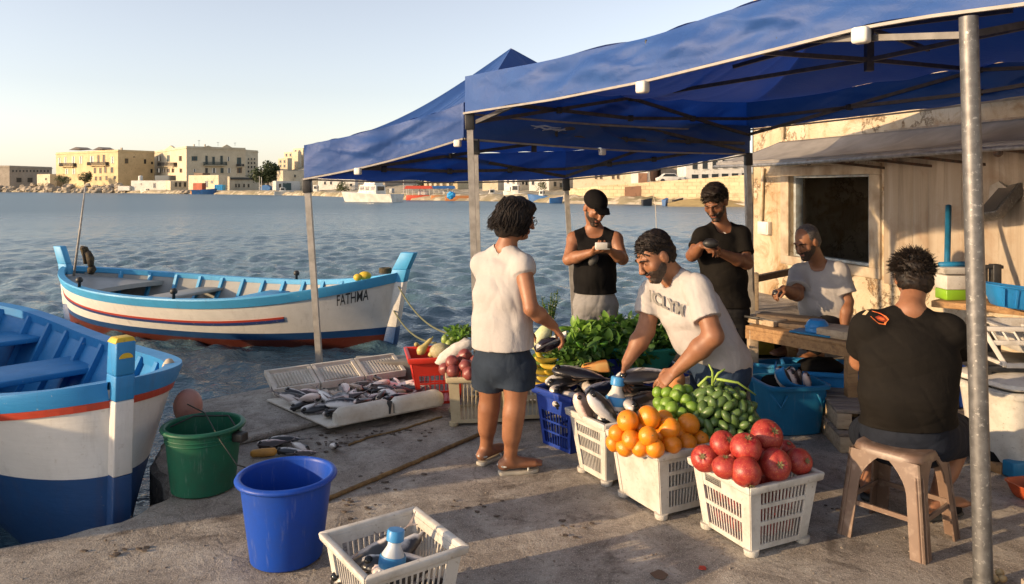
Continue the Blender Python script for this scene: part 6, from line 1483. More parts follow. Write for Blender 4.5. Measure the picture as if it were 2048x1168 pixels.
def ell(c, r, M=None):
    c = nv(c); M = np.eye(3) if M is None else M; r = nv(r)
    def f(X, Y, Z):
        px, py, pz = X-c[0], Y-c[1], Z-c[2]; k = 0
        for i in range(3): k = k+((px*M[i,0]+py*M[i,1]+pz*M[i,2])/r[i])**2
        return (np.sqrt(k)-1)*r.min()
    R = r.max(); return f, c-R, c+R
def np_obj(name, vq, m, parent):
    v, q = vq; me = bpy.data.meshes.new(name); off = np.array(offset_of(parent)); np_mesh(me, v-off, q)
    return put(name, me, m, parent, True)
def skin_mat(name, c, dark):
    t = NT(name); co = t.coords(); at = t.n('ShaderNodeAttribute', attribute_name='tint')
    n = t.noise(co, 9, 6, .6); b = t.mix(t.mask(n, .35, .7), c, dark); b = t.mix(t.math('MULTIPLY', t.mask(t.noise(co, 60, 4), .55, .75), .3), b, dark)
    b = t.mix(at.outputs['Alpha'], b, at.outputs['Color'])
    return t.out(b, t.math('ADD', .42, t.math('MULTIPLY', n, .18)), t.bump(t.noise(co, 120, 3), .15, .002), spec=.45, **{'Subsurface Weight': .12, 'Subsurface Radius': (.02,.008,.004), 'Subsurface Scale': .5})
def cloth_mat(name, c, c2, fold=.35, rough=.85, weave=320, mark=None):
    t = NT(name); co = t.coords(); n = t.noise(co, 5, 6, .6); b = t.mix(t.mask(n, .35, .7), c, c2)
    fw = t.noise(co, weave, 2); b = t.mix(t.math('MULTIPLY', t.mask(fw, .5, .7), .25), b, tuple(k*.6 for k in c2[:3])+(1,))
    cr = t.noise(t.n('ShaderNodeMapping', {'Vector': co, 'Rotation': (.4,.2,.5), 'Scale': (1.7,1.7,.8)}).outputs[0], 7, 5, .55, 1.1)
    nm = t.bump(cr, fold*.6, .025); nm = t.bump(fw, .06, .001, nm)
    return t.out(b, rough, nm, spec=.10)
SKIN = [skin_mat('tanned_skin', (.30,.135,.068,1), (.21,.085,.040,1)), skin_mat('brown_skin', (.22,.092,.043,1), (.145,.058,.027,1)), skin_mat('olive_skin', (.285,.130,.066,1), (.195,.082,.040,1))]
HAIRB = mat('black_hair', (.006,.005,.0045,1), (.020,.013,.009,1), 60, rough=.55, bump=.5, bscale=190, bdist=.003, spec=.22)
BEARD = mat('dark_beard', (.016,.011,.008,1), (.05,.03,.02,1), 90, rough=.6, bump=.8, bscale=220, bdist=.003)
GREYH = mat('greying_hair', (.03,.027,.025,1), (.11,.095,.085,1), 70, rough=.55, bump=.7, bscale=180, bdist=.003)
class Person:
    def __init__(s, name, label, base, J, skin=0, h=.0058, headscale=1.0, build=1.0):
        s.J = {k: nv(v) for k, v in J.items()}; s.skin = SKIN[skin]; s.h = h; s.hs = headscale; s.b = build
        s.r = thing('person', label, 'person', base); J = s.J
        f = unit(J['fwd']); up = nv(J.get('up', (0,0,1))); r = np.cross(f, up); r = unit(r); u = np.cross(r, f); s.Mh = np.stack([r, f, u]); s.hc = J['head']
        s.lat = unit(J['shR']-J['shL']); allp = np.array([v for k, v in s.J.items() if k not in ('fwd','up','latp')]); s.lo = allp.min(0)-.22; s.hi = allp.max(0)+.24
        s.latp = unit(J['latp']) if 'latp' in J else unit(J['hipR']-J['hipL'])
        s.tints = []; s.F = Field(s.lo, s.hi, h)
    def hp(s, r, f, u): return s.hc+s.hs*(s.Mh[0]*r+s.Mh[1]*f+s.Mh[2]*u)
    def H(s, F_, p, r, k=.012, mode='add'): F_.op(ell(s.hp(*p), nv(r)*s.hs, s.Mh), k, mode)
    def HC(s, F_, a, b, ra, rb, k=.012, mode='add'): F_.op(cone(s.hp(*a), s.hp(*b), ra*s.hs, rb*s.hs), k, mode)
    def head(s, nose=1.0, jaw=1.0):
        F_ = s.F
        s.H(F_, (0,-.012,.042), (.074,.094,.080)); s.H(F_, (0,.030,-.022), (.060*jaw,.066,.080), .03)
        F_.op(econe(s.hp(0,.035,-.05), s.hp(0,.058,-.098), (.050*jaw*s.hs,.045*s.hs), (.024*s.hs,.022*s.hs), s.Mh[0]), .02)
        for q in (1,-1):
            s.H(F_, (q*.030,.088,.008), (.021,.016,.013), .008, 'sub'); s.H(F_, (q*.031,.080,.006), (.014,.012,.0125), .004)
            s.HC(F_, (q*.010,.097,.027), (q*.046,.082,.027), .008, .006, .010); s.H(F_, (q*.045,.062,-.022), (.020,.020,.020), .02)
            s.H(F_, (q*.077,-.006,-.004), (.010,.020,.033), .006); s.H(F_, (q*.070,.0,-.004), (.012,.015,.025), .008); s.H(F_, (q*.089,.002,.0), (.006,.010,.018), .004, 'sub')
            s.H(F_, (q*.012,.110,-.033), (.009,.010,.008), .006)
            s.tints.append((s.hp(q*.031,.094,.003), .0085*s.hs, (.10,.055,.04,1))); s.tints.append((s.hp(q*.031+.001,.096,.002), .006*s.hs, (.02,.012,.01,1)))
        s.HC(F_, (0,.096,.016), (0,.114,-.026), .008, .0125*nose, .010); s.H(F_, (0,.118,-.031), (.011*nose,.011,.009), .006)
        s.HC(F_, (-.018,.090,-.057), (.018,.090,-.057), .0065, .0065, .005); s.HC(F_, (-.015,.091,-.068), (.015,.091,-.068), .0075, .0075, .005); s.HC(F_, (-.022,.102,-.0625), (.022,.102,-.0625), .0025, .0025, .003, 'sub')
        s.H(F_, (0,.080,-.094), (.020,.018,.015), .012)
        for x in (-.015,0,.015): s.tints.append((s.hp(x,.098,-.062), .012*s.hs, (.30,.10,.075,.75)))
        n0 = s.hp(0,-.022,-.055); F_.op(cone(n0, s.J['neck'], .054*s.hs*s.b**.5, .058*s.b**.5), .025)
    def torso(s, F_, inf=0.0, k=.035, belly=0.0, W=(.155,.165,.150,.165), D=(.085,.115,.110,.120)):
        J = s.J; b = s.b; sm = (J['shL']+J['shR'])/2; ax = unit(J['chest']-sm); e = lambda i: (W[i]*b+inf, D[i]*b+inf)
        F_.op(econe(sm+ax*.045, J['chest'], e(0), e(1), s.lat), k); F_.op(econe(J['chest'], J['waist'], e(1), e(2), (s.lat+s.latp)/2), k); F_.op(econe(J['waist'], J['pelvis'], e(2), e(3), s.latp), k)
        for q in ('L','R'):
            F_.op(cone(J['neck'], J['sh'+q], .050+inf*.5, .050*b+inf), k); F_.op(cone(J['sh'+q], J['chest'], .058*b+inf*.6, .07), k)
        if belly:
            bf = np.cross((0,0,1), s.latp); bf = bf if bf@nv(J['fwd']) > 0 else -bf; F_.op(ell((J['waist']*.75+J['chest']*.25)+bf*belly, (.13+inf,.13+inf,.14+inf)), .05)
    def arm(s, F_, q, inf=0.0, upto=1.0, ru=.050, re=.041, k=.025, flat=False, taper=1.0):
        J = s.J; a, b = J['sh'+q], J['el'+q]; e = a+(b-a)*upto; re_ = ru+(re-ru)*upto
        F_.op(cone(a, e, ru*s.b+inf, re_*s.b*taper+inf, flat), k)
    def forearm(s, F_, q, re=.041, rw=.027):
        J = s.J; a, b = J['el'+q], J['wr'+q]; m = a+(b-a)*.35; F_.op(cone(a, m, re*s.b, (re+.002)*s.b), .02); F_.op(cone(m, b, (re+.002)*s.b, rw*s.b**.5), .02)
    def hand(s, q, dirv, palm, curl=(.5,.55,.6,.65), thumb=.6, scale=1.0, spread=.10, spl=None):
        F_ = s.F; w_ = s.J['wr'+q]; d = unit(dirv); n_ = unit(nv(palm)-d*(nv(palm)@d)); sd = np.cross(d, n_)*(1 if q == 'R' else -1)      # sd points to the thumb side
        S = scale; c = w_+d*.085*S; F_.op(econe(w_, c, (.026*S,.019*S), (.039*S,.0135*S), sd), .012)
        L = [(.040,.026,.021),(.044,.029,.023),(.041,.027,.022),(.032,.021,.019)]; off = [.028,.0095,-.0095,-.027]
        for i in range(4):
            p = w_+d*(.084-.004*abs(i-1.2))*S+sd*off[i]*S; dd = unit(d+sd*spread*(1.5-i)*.6); ang = 0; 
            F_.op(cone(w_+d*.045*S+sd*off[i]*.8*S, p, .0095*S, .0095*S), .006)
            for j, l in enumerate(L[i]):
                ang += curl[i]*(.75,1.0,.75)[j]; e = p+(dd*math.cos(ang)+n_*math.sin(ang))*l*S; F_.op(cone(p, e, (.0095-.0008*j)*S, (.0088-.0010*j)*S), .003); p = e
        p0 = w_+d*.022*S+sd*.022*S+n_*.004; td = unit(d*.62+sd*.72+n_*.30*thumb); p1 = p0+td*.046*S; td2 = unit(d*.85+sd*(.42-.55*thumb)+n_*.5*thumb); p2 = p1+td2*.032*S; p3 = p2+unit(td2+n_*.25*thumb-sd*.25*thumb)*.026*S
        F_.op(cone(p0, p1, .0155*S, .0118*S), .012); F_.op(cone(p1, p2, .0112*S, .0102*S), .004); F_.op(cone(p2, p3, .0102*S, .0085*S), .004)
        return w_+d*.09*S+n_*.035*S
    def leg(s, F_, q, inf=0.0, upto=1.0, rt=.088, rk=.056, k=.03, flat=False, taper=1.0):
        J = s.J; a, b = J['hip'+q], J['kn'+q]; e = a+(b-a)*upto; r = rt+(rk-rt)*upto; F_.op(cone(a, e, rt*s.b+inf, r*s.b*taper+inf, flat), k)
    def shin(s, F_, q, rk=.054, rc=.058, ra=.037, inf=0.0):
        J = s.J; a, b = J['kn'+q], J['an'+q]; ff = np.cross(s.latp, (0,0,1)); m = a+(b-a)*.32; back = unit(np.cross((0,0,1), s.latp)); back = back if back@nv(J['fwd']) < 0 else -back
        F_.op(cone(a, b, rk*s.b+inf, ra*s.b**.5+inf), .02); F_.op(cone(a+(b-a)*.15+back*.010, a+(b-a)*.55+back*.012, (rc-.006)*s.b+inf, (rc-.016)*s.b+inf), .03)
    def foot(s, F_, q, inf=0.0):
        J = s.J; a, t = J['an'+q], J['toe'+q]; d = unit((t-a)*nv((1,1,0))); fl = lambda p, z: nv((p[0], p[1], z)); h0 = fl(a-d*.045, a[2]-.055+.028); sd = np.cross(d, (0,0,1))
        F_.op(cone(a, h0, .036+inf, .031+inf), .02); b = fl(t-d*.055, h0[2]-.006); F_.op(econe(h0+d*.01, b, (.032+inf,.028+inf), (.046+inf,.022+inf), sd), .02); F_.op(cone(a+d*.02-(0,0,.01), b, .032+inf, .018+inf), .02)
        for i, o in enumerate((-.034,-.017,0,.016,.031)):
            e = b+sd*o+d*(.052-.012*abs(o*30+.6)); F_.op(cone(b+sd*o*.9, e-(0,0,.004), .011+inf, .0095+inf), .006)
    def body(s):
        v, q = s.F.mesh('body'); o = np_obj('body', (v, q), s.skin, s.r); me = o.data
        col = np.zeros((len(v),4), np.float32)
        for c, r, rgba in s.tints:
            d = np.linalg.norm(v-c, axis=1); m = d < r; col[m] = rgba
        at = me.color_attributes.new('tint', 'FLOAT_COLOR', 'POINT'); at.data.foreach_set('color', col.ravel()); return o
    def part(s, name, F_, m, smooth=1): return np_obj(name, F_.mesh(name, smooth), m, s.r)
    def headfield(s, h=.0045, ext=.20): return Field(s.hc-ext, s.hc+ext, h)
    def brows(s, m):
        for q in (1,-1):
            mb = MB(); mb.tube([V(s.hp(q*x, y, z)) for x, y, z in ((.012,.1035,.026),(.026,.102,.031),(.040,.094,.030),(.050,.083,.024))], [.0035*s.hs,.0045*s.hs,.004*s.hs,.002*s.hs], 6); mb.build('eyebrow', m, s.r, smooth=True)
    def beard(s, m, full=1.0):
        F_ = s.headfield(.0042, .16)
        F_.op(econe(s.hp(0,.032,-.05), s.hp(0,.062,-.098), (.060*s.hs,.056*s.hs), (.035*s.hs,.035*s.hs), s.Mh[0]), .02); s.H(F_, (0,.030,-.035), (.0665,.070,.068), .02)
        s.HC(F_, (-.022,.103,-.048), (.022,.103,-.048), .006, .006, .006)
        s.H(F_, (0,.085,.012), (.066,.055,.055), .01, 'sub'); s.H(F_, (0,.112,-.0625), (.021,.016,.0075), .004, 'sub')
        F_.cut(s.hp(0,-.012,0), -s.Mh[1]); F_.cut(s.hp(0,0,-.002), s.Mh[2]); F_.wobble(.0016, 260, 3)
        s.part('beard', F_, m)
    def hairspikes(s, m, n, L, seed, zone, name='hair_tufts', wd=.004, bias=(0,0,.3)):
        g_ = random.Random(seed); mb = MB()
        for i in range(n):
            r_, f_, u_ = zone(g_); d = V((r_/.079, (f_+.012)/.099, (u_-.042)/.085)).normalized(); dw = V(s.Mh[0])*d.x+V(s.Mh[1])*d.y+V(s.Mh[2])*d.z
            p = V(s.hp(d.x*.080, d.y*.100-.012, d.z*.086+.042)); e = (dw+V((g_.gauss(0,.35), g_.gauss(0,.35), g_.gauss(0,.35)))+V(bias)).normalized(); l = L*g_.uniform(.5,1.3)
            mb.tube([p-dw*.006, p+e*l*.5, p+(e+V((0,0,-.25))).normalized()*l], [wd, wd*.8, wd*.15], 4, False)
        mb.build(name, m, s.r, smooth=True)
COT = cloth_mat('pale_cotton', (.43,.40,.38,1), (.365,.34,.32,1), .5); BLKC = cloth_mat('black_cotton', (.006,.0055,.0055,1), (.010,.009,.0085,1), .3); OLV = cloth_mat('charcoal_cotton', (.008,.007,.006,1), (.013,.011,.009,1), .3)
DENIM = cloth_mat('blue_denim', (.040,.065,.11,1), (.022,.036,.065,1), .4, .8, 260); SLATED = cloth_mat('slate_denim', (.030,.042,.062,1), (.018,.025,.038,1), .5, .8, 260); DARKD = cloth_mat('dark_denim', (.018,.022,.032,1), (.010,.012,.018,1), .4, .8, 260); JOG = cloth_mat('grey_jogging_cloth', (.27,.26,.25,1), (.20,.19,.185,1), .35); BLKP = cloth_mat('black_trouser_cloth', (.013,.013,.014,1), (.022,.021,.021,1), .3)
def sleeve_hole(F_, P_, q, upto, depth=.03):
    J = P_.J; a, b = J['sh'+q], J['el'+q]; d = unit(b-a); e = a+(b-a)*upto
    return cone(e-d*depth, e+d*.05, .048*P_.b, .048*P_.b)
def shirt(p, m, inf=.014, sleeves=None, hem=None, neck=(.075, .0, .02), wob=(.004, 26), seed=1, belly=0.0, W=(.155,.165,.150,.165), D=(.085,.115,.110,.120), ru=.056, slr=.012, name='shirt', low=True, dirs=None, strap=None, extra=None, taper=1.12):
    F_ = Field(p.lo, p.hi, p.h); p.torso(F_, inf, .035, belly, W, D)
    if low: J = p.J; d = unit(J['pelvis']-J['waist']); F_.op(econe(J['pelvis'], J['pelvis']+d*.09, (W[3]*p.b+inf, D[3]*p.b+inf), (W[3]*p.b+inf, D[3]*p.b+inf), p.latp), .03)
    for q, up_ in (sleeves or {}).items(): p.arm(F_, q, slr+.004, up_, ru, .050, .03, True, taper)
    if extra: extra(F_)
    F_.wobble(wob[0], wob[1], seed, dirs)
    for q, up_ in (sleeves or {}).items(): F_.op(sleeve_hole(F_, p, q, up_), .006, 'sub')
    if strap:
        for q in ('L','R'): a = p.J['sh'+q]; o = unit(p.J['sh'+q]-p.J['neck']); F_.op(ell(a+o*strap[0]-nv((0,0,strap[1])), (strap[2], strap[2]*1.0, strap[3])), .012, 'sub')
    if hem is not None: F_.cut(*hem)
    nb = p.J['neck']; ff = np.cross((0,0,1), p.lat); ff = ff if ff@nv(p.J['fwd']) > 0 else -ff
    F_.op(cone(nb+ff*neck[1]-nv((0,0,neck[2])), nb+ff*neck[1]*1.2+nv((0,0,.12)), neck[0], neck[0]*1.05), .01, 'sub')
    return p.part(name, F_, m)
def pants(p, m, inf=.012, upto=1.0, full=True, wob=(.004, 24), seed=2, W=(.165,.125), name='trousers', rt=.092, rk=.062, ra=.052, hole=True, top=.10, kn=None):
    J = p.J; F_ = Field(p.lo, p.hi, p.h); up = unit(J['waist']-J['pelvis'])
    F_.op(econe(J['pelvis']+up*top, J['pelvis']-up*.03, (W[0]*p.b-.022, W[1]*p.b-.024), (W[0]*p.b+inf, W[1]*p.b+inf), p.latp), .04)
    for q in ('L','R'):
        if full: p.leg(F_, q, inf, 1.0, rt, rk); F_.op(cone(J['kn'+q], J['an'+q]+nv((0,0,.02)), rk*p.b+inf, ra+inf, True), .02)
        else: p.leg(F_, q, inf+.006, upto, rt, rk+.02, .03, True)
    F_.wobble(wob[0], wob[1], seed)
    if not full and hole:
        for q in ('L','R'): a, b = J['hip'+q], J['kn'+q]; d = unit(b-a); e = a+(b-a)*upto; F_.op(cone(e-d*.03, e+d*.06, .074*p.b, .07*p.b), .006, 'sub')
    return p.part(name, F_, m)
# --- woman with short wavy hair, back turned, in grey sleeveless top and denim shorts
def woman():
    d = 4.45
    J = dict(head=P(1034,437,4.47), fwd=(.86,.40,-.24), up=(0,0,1), neck=P(1012,497,4.47), shR=P(1046,533,4.34), shL=P(964,530,4.56), chest=P(1004,585,4.45), waist=P(1004,648,4.45), pelvis=P(1006,712,4.45),
      elR=P(1062,617,4.24), wrR=P(1107,652,4.36), elL=P(995,615,4.74), wrL=P(1040,655,4.86), hipR=P(1034,738,4.40), hipL=P(981,735,4.50), knR=P(1030,812,4.385), knL=P(980,804,4.55), anR=G(1020,947)+V((0,0,.085)), anL=G(972,925)+V((0,0,.085)), toeR=G(1086,947)+V((0,.05,.0)), toeL=G(1012,919)+V((0,.12,0)), latp=(.82,-.57,0))
    p = Person('woman', 'woman with dark bob, pale sleeveless top and denim shorts, reaching over the stall', V((J['anR'].x-.05, J['anR'].y+.08, 0)), J, 0)
    F_ = p.F; p.head(.9, .95); p.torso(F_, -.004); p.arm(F_, 'R', .0, 1, .052, .041); p.forearm(F_, 'R', .041, .027); p.arm(F_, 'L', 0, 1, .050, .040); p.forearm(F_, 'L')
    p.hand('R', (.55,.25,-.72), (-.75,.1,-.55), (.45,.5,.55,.6), .7); p.hand('L', (.6,.6,-.4), (.2,.1,-1))
    for q in 'LR': p.leg(F_, q, 0, 1, .092, .060); p.shin(F_, q, .058, .068, .037); p.foot(F_, q)
    p.body()
    W_ = (.165,.175,.172,.190); D_ = (.085,.118,.125,.145)
    def caps(f):
        for q in 'LR': a, b = p.J['sh'+q], p.J['el'+q]; f.op(cone(a, a+(b-a)*.16, .062, .064, True), .03)
        f.op(econe(p.J['pelvis']+nv((0,0,.09)), p.J['pelvis']-nv((0,0,.02)), (.195,.155), (.198,.160), p.latp), .03)
    shirt(p, COT, .014, None, (p.J['pelvis']+nv((0,0,.055)), (.05,0,-1)), (.068,-.0,.0), (.0048, 22), 4, 0, W_, D_, low=False, extra=caps, dirs=[(1,0,.25),(.7,.7,.2),(1,0,-.3)])
    pants(p, SLATED, .010, .52, False, (.004, 26), 5, (.180,.148), 'shorts', .098, .074)
    # hair: wavy bob
    F_ = p.headfield(.0045, .22); p.H(F_, (0,-.016,.046), (.088,.108,.090)); p.H(F_, (0,-.060,-.030), (.088,.065,.085), .04); p.H(F_, (.065,-.02,-.035), (.035,.062,.072), .03); p.H(F_, (-.065,-.02,-.035), (.035,.062,.072), .03); p.H(F_, (0,.058,.085), (.066,.040,.038), .03)
    p.H(F_, (0,-.075,-.085), (.070,.045,.045), .03)
    F_.wobble(.0045, 70, 6, [(1,.5,-.2),(.4,1,.2),(.2,.3,.9)]); p.H(F_, (0,.118,-.04), (.064,.068,.090), .012, 'sub'); p.part('hair', F_, HAIRB)
    def z(g_): return (g_.uniform(-.085,.085), g_.uniform(-.12,.05), g_.uniform(-.10,.10))
    g_ = random.Random(2); mb = MB()
    for i in range(760):
        a = g_.uniform(-2.75, 2.75)-math.pi/2; hh = g_.uniform(.0,.115); rx, ry = .084, .104
        q0 = (rx*math.cos(a)*.9, -.016+ry*math.sin(a)*.9, hh); q1 = (rx*1.12*math.cos(a), -.03+ry*1.02*math.sin(a), hh-.06-g_.uniform(0,.03)); q2 = (rx*(1.10+g_.uniform(-.2,.3))*math.cos(a), -.045+ry*(.98+g_.uniform(-.15,.2))*math.sin(a), -.075-g_.uniform(0,.055))
        if q1[1] > .055: continue
        w_ = g_.uniform(-.018,.018); fl = max(0, g_.gauss(0,.022)); q2 = (q2[0]*(1+fl*5), q2[1]*(1+fl*2), q2[2]+.018+fl*.6); pts = [V(p.hp(*q0)), V(p.hp(*((u+v)/2+w_ for u, v in zip(q0,q1)))), V(p.hp(*q1)), V(p.hp(*((u+v)/2-w_ for u, v in zip(q1,q2)))), V(p.hp(*q2))]
        mb.tube(pts, [.0018,.0030,.0032,.0024,.0006], 4, False)
    mb.build('hair_strands', HAIRB, p.r, smooth=True); p.brows(HAIRB)
    mb = MB(); 
    for q in (1,-1):
        ring = [V(p.hp(q*(.034+.021*math.cos(a)), .108, .002+.017*math.sin(a))) for a in np.linspace(0,6.283,18)]; mb.tube(ring, .0022, 5); mb.tube([V(p.hp(q*.055,.105,.008)), V(p.hp(q*.078,.0,.010))], .0020, 5)
    mb.tube([V(p.hp(-.013,.112,.004)), V(p.hp(.013,.112,.004))], .002, 5); mb.build('glasses', BLACKP, p.r, smooth=True)
    for q in 'RL':
        a, t = V(p.J['an'+q]), V(p.J['toe'+q]); dd = V((t.x-a.x, t.y-a.y, 0)).normalized(); sd_ = V((dd.y,-dd.x,0)); b0 = V((a.x,a.y,0))-dd*.07; L = .245
        out = [b0+dd*L*x+sd_*y for x, y in ((0,.018),(.04,.032),(.3,.032),(.55,.040),(.78,.046),(.95,.030),(1,.008),(.99,-.015),(.9,-.034),(.7,-.042),(.5,-.034),(.25,-.030),(.04,-.030),(0,-.016))]
        mb = MB(); mb.prism(out[::-1], (0,0,.020)); sl_ = mb.build('sandal', mat('pale_sandal_sole', (.50,.46,.38,1), (.36,.32,.25,1), 20, rough=.7), p.r, bevel=.004)
        mb = MB(); A = V((a.x,a.y,0)); 
        mb.tube([b0+sd_*.034+V((0,0,.055))+dd*.02, b0-dd*.004+V((0,0,.062)), b0-sd_*.034+V((0,0,.055))+dd*.02], .007, 6); mb.tube([b0+dd*.02+sd_*.035+V((0,0,.055)), A+dd*.09+sd_*.01+V((0,0,.055)), A+dd*.135+sd_*.004+V((0,0,.028))], .006, 6); mb.tube([b0+dd*.02-sd_*.035+V((0,0,.055)), A+dd*.09-sd_*.012+V((0,0,.055)), A+dd*.135-sd_*.004+V((0,0,.028))], .006, 6)
        mb.tube([A+dd*.10+sd_*.044+V((0,0,.024)), A+dd*.115+V((0,0,.05)), A+dd*.10-sd_*.042+V((0,0,.024))], .006, 6)
        mb.build('strap', mat('silver_strap', (.5,.5,.47,1), rough=.4), sl_, smooth=True)
woman()
# --- man in the black cap
def cap_man():
    d = 6.2
    J = dict(head=P(1189,415,6.18), fwd=(.34,-.80,-.52), up=(.0,0,1), neck=P(1189,457,6.26), shR=P(1148,478,6.26), shL=P(1231,478,6.22), chest=P(1190,510,6.25), waist=P(1190,555,6.25), pelvis=P(1190,600,6.25),
      elR=P(1137,519,6.16), wrR=P(1183,505,5.98), elL=P(1245,518,6.12), wrL=P(1222,503,5.97), hipR=P(1170,612,6.25), hipL=P(1212,612,6.25), knR=P(1166,700,6.2), knL=P(1216,700,6.22), anR=P(1166,776,6.25), anL=P(1218,776,6.25), toeR=P(1160,795,6.08), toeL=P(1224,795,6.08), latp=(-1,0,0))
    p = Person('man', 'bearded man in black cap, black vest and grey joggers looking at a phone', V((J['pelvis'].x, 6.25, 0)), J, 0, headscale=1.10)
    F_ = p.F; p.head(1.0, 1.02); p.torso(F_, -.004)
    for q in 'LR': p.arm(F_, q, .0, 1, .056, .046); p.forearm(F_, q, .046, .030); p.leg(F_, q); p.shin(F_, q); p.foot(F_, q)
    p.hand('R', (.75,-.45,.20), (.1,.3,.9), (.6,.7,.75,.8), .8); p.hand('L', (-.70,-.45,.15), (-.1,.3,.9), (.6,.7,.75,.8), .8)
    p.body()
    shirt(p, BLKC, .012, None, (p.J['pelvis']+nv((0,0,.06)), (0,0,-1)), (.078,.02,.03), (.0045, 26), 7, .02, W=(.15,.168,.165,.172), D=(.085,.118,.118,.125), name='vest', strap=(.040,.030,.090,.125))
    pants(p, JOG, .014, 1, True, (.006, 22), 8, top=.17)
    p.beard(BEARD); p.brows(HAIRB)
    F_ = p.headfield(); p.H(F_, (0,-.014,.048), (.083,.103,.082)); F_.cut(p.hp(0,0,.022), -p.Mh[2]-p.Mh[1]*.1); p.part('hair', F_, HAIRB)
    F_ = p.headfield(); p.H(F_, (0,-.010,.052), (.088,.107,.083)); F_.cut(p.hp(0,0,.038), -p.Mh[2]-p.Mh[1]*.12); F_.op(econe(p.hp(0,.085,.047), p.hp(0,.155,.036), (.070*p.hs,.006), (.050*p.hs,.006), p.Mh[0]), .010); p.part('cap', F_, BLKC)
    mb = MB(); c = V(p.J['wrL']+p.J['wrR'])/2+V((0,-.095,.055)); mb.box(c, (.118,.03,.055), Matrix.Rotation(.35,3,'X')); ph = mb.build('pale_box', WHITEP, bevel=.006, off=c); tag(ph, 'small white box held by the man in the black cap', 'box')
    mb = MB(); mb.box(c+V((.050,-.005,.008)), (.035,.035,.047), Matrix.Rotation(.35,3,'X')); mb.build('black_end', BLACKP, ph, bevel=.008, off=c)
    mb = MB(); c2 = P(1187,520,6.05); mb.ball(c2, (.035,.03,.055), 12, 8, Matrix.Rotation(.6,3,'Y')); tag(mb.build('pouch', mat('dark_grey_pouch', (.05,.048,.045,1), rough=.7), smooth=True, off=c2), 'dark grey pouch hanging at the front of the black vest', 'pouch')
cap_man()
# --- man in black t-shirt with curly hair
def black_man():
    J = dict(head=P(1431,404,5.92), fwd=(-.50,-.70,-.54), up=(-.04,0,1), neck=P(1441,449,6.02), shR=P(1405,473,5.98), shL=P(1482,469,6.00), chest=P(1443,508,6.0), waist=P(1448,560,6.0), pelvis=P(1452,612,6.0),
      elR=P(1384,511,5.88), wrR=P(1403,491,5.70), elL=P(1494,527,5.88), wrL=P(1440,505,5.70), hipR=P(1432,622,6.0), hipL=P(1473,622,6.0), knR=P(1430,712,5.97), knL=P(1478,712,5.98), anR=P(1430,790,6.0), anL=P(1480,790,6.0), toeR=P(1422,812,5.84), toeL=P(1482,812,5.84), latp=(-.97,.25,0))
    p = Person('man', 'curly haired bearded man in black t-shirt standing by the wall corner', V((J['pelvis'].x, 6.0, 0)), J, 1, headscale=1.10)
    F_ = p.F; p.head(1.0, 1.0); p.torso(F_, -.004)
    for q in 'LR': p.arm(F_, q, .0, 1, .054, .045); p.forearm(F_, q, .046, .030); p.leg(F_, q); p.shin(F_, q); p.foot(F_, q)
    p.hand('R', (.78,-.45,-.15), (.1,.35,-.9), (.5,.7,.75,.8), .6); p.hand('L', (-.85,-.35,.12), (-.1,.2,.95), (.6,.75,.8,.85), .8)
    p.body()
    shirt(p, OLV, .013, {'R': .66, 'L': .70}, (p.J['pelvis']-nv((0,0,.0)), (0,0,-1)), (.074,.025,.035), (.0055, 24), 9, .015, W=(.155,.172,.165,.172), D=(.085,.118,.118,.125), taper=1.15)
    pants(p, BLKP, .012, 1, True, (.005, 22), 3); p.beard(BEARD); p.brows(HAIRB)
    F_ = p.headfield(); p.H(F_, (0,-.018,.055), (.086,.104,.088)); p.H(F_, (0,-.05,.01), (.082,.07,.07), .03); p.H(F_, (0,.03,.105), (.07,.065,.03), .02); F_.wobble(.003, 150, 4); p.H(F_, (0,.125,.015), (.072,.058,.055), .01, 'sub'); F_.cut(p.hp(0,0,-.045), -p.Mh[2]); p.H(F_, (.085,.005,-.015),(.02,.03,.045),.004,'sub'); p.H(F_, (-.085,.005,-.015),(.02,.03,.045),.004,'sub'); p.part('hair', F_, HAIRB)
    p.hairspikes(HAIRB, 900, .022, 5, lambda g_: (g_.gauss(0,.06), g_.uniform(-.1,.07), g_.uniform(.03,.125)), wd=.0027)
    mb = MB(); c = P(1422,487,5.60); mb.ball(c, (.062,.045,.038), 16, 10); ob = mb.build('black_bowl', BLACKP, smooth=True, off=c); tag(ob, 'shiny black rounded thing in the hands of the man in black t-shirt', 'bowl')
    mb = MB(); c = P(1449,466,5.87); mb.prism([c+V((-.012,0,.008)), c+V((.0,0,-.003)), c+V((.014,0,-.006)), c+V((.004,0,.004))], (0,-.004,0)); mb.build('logo', WHITEP, p.r)
black_man()
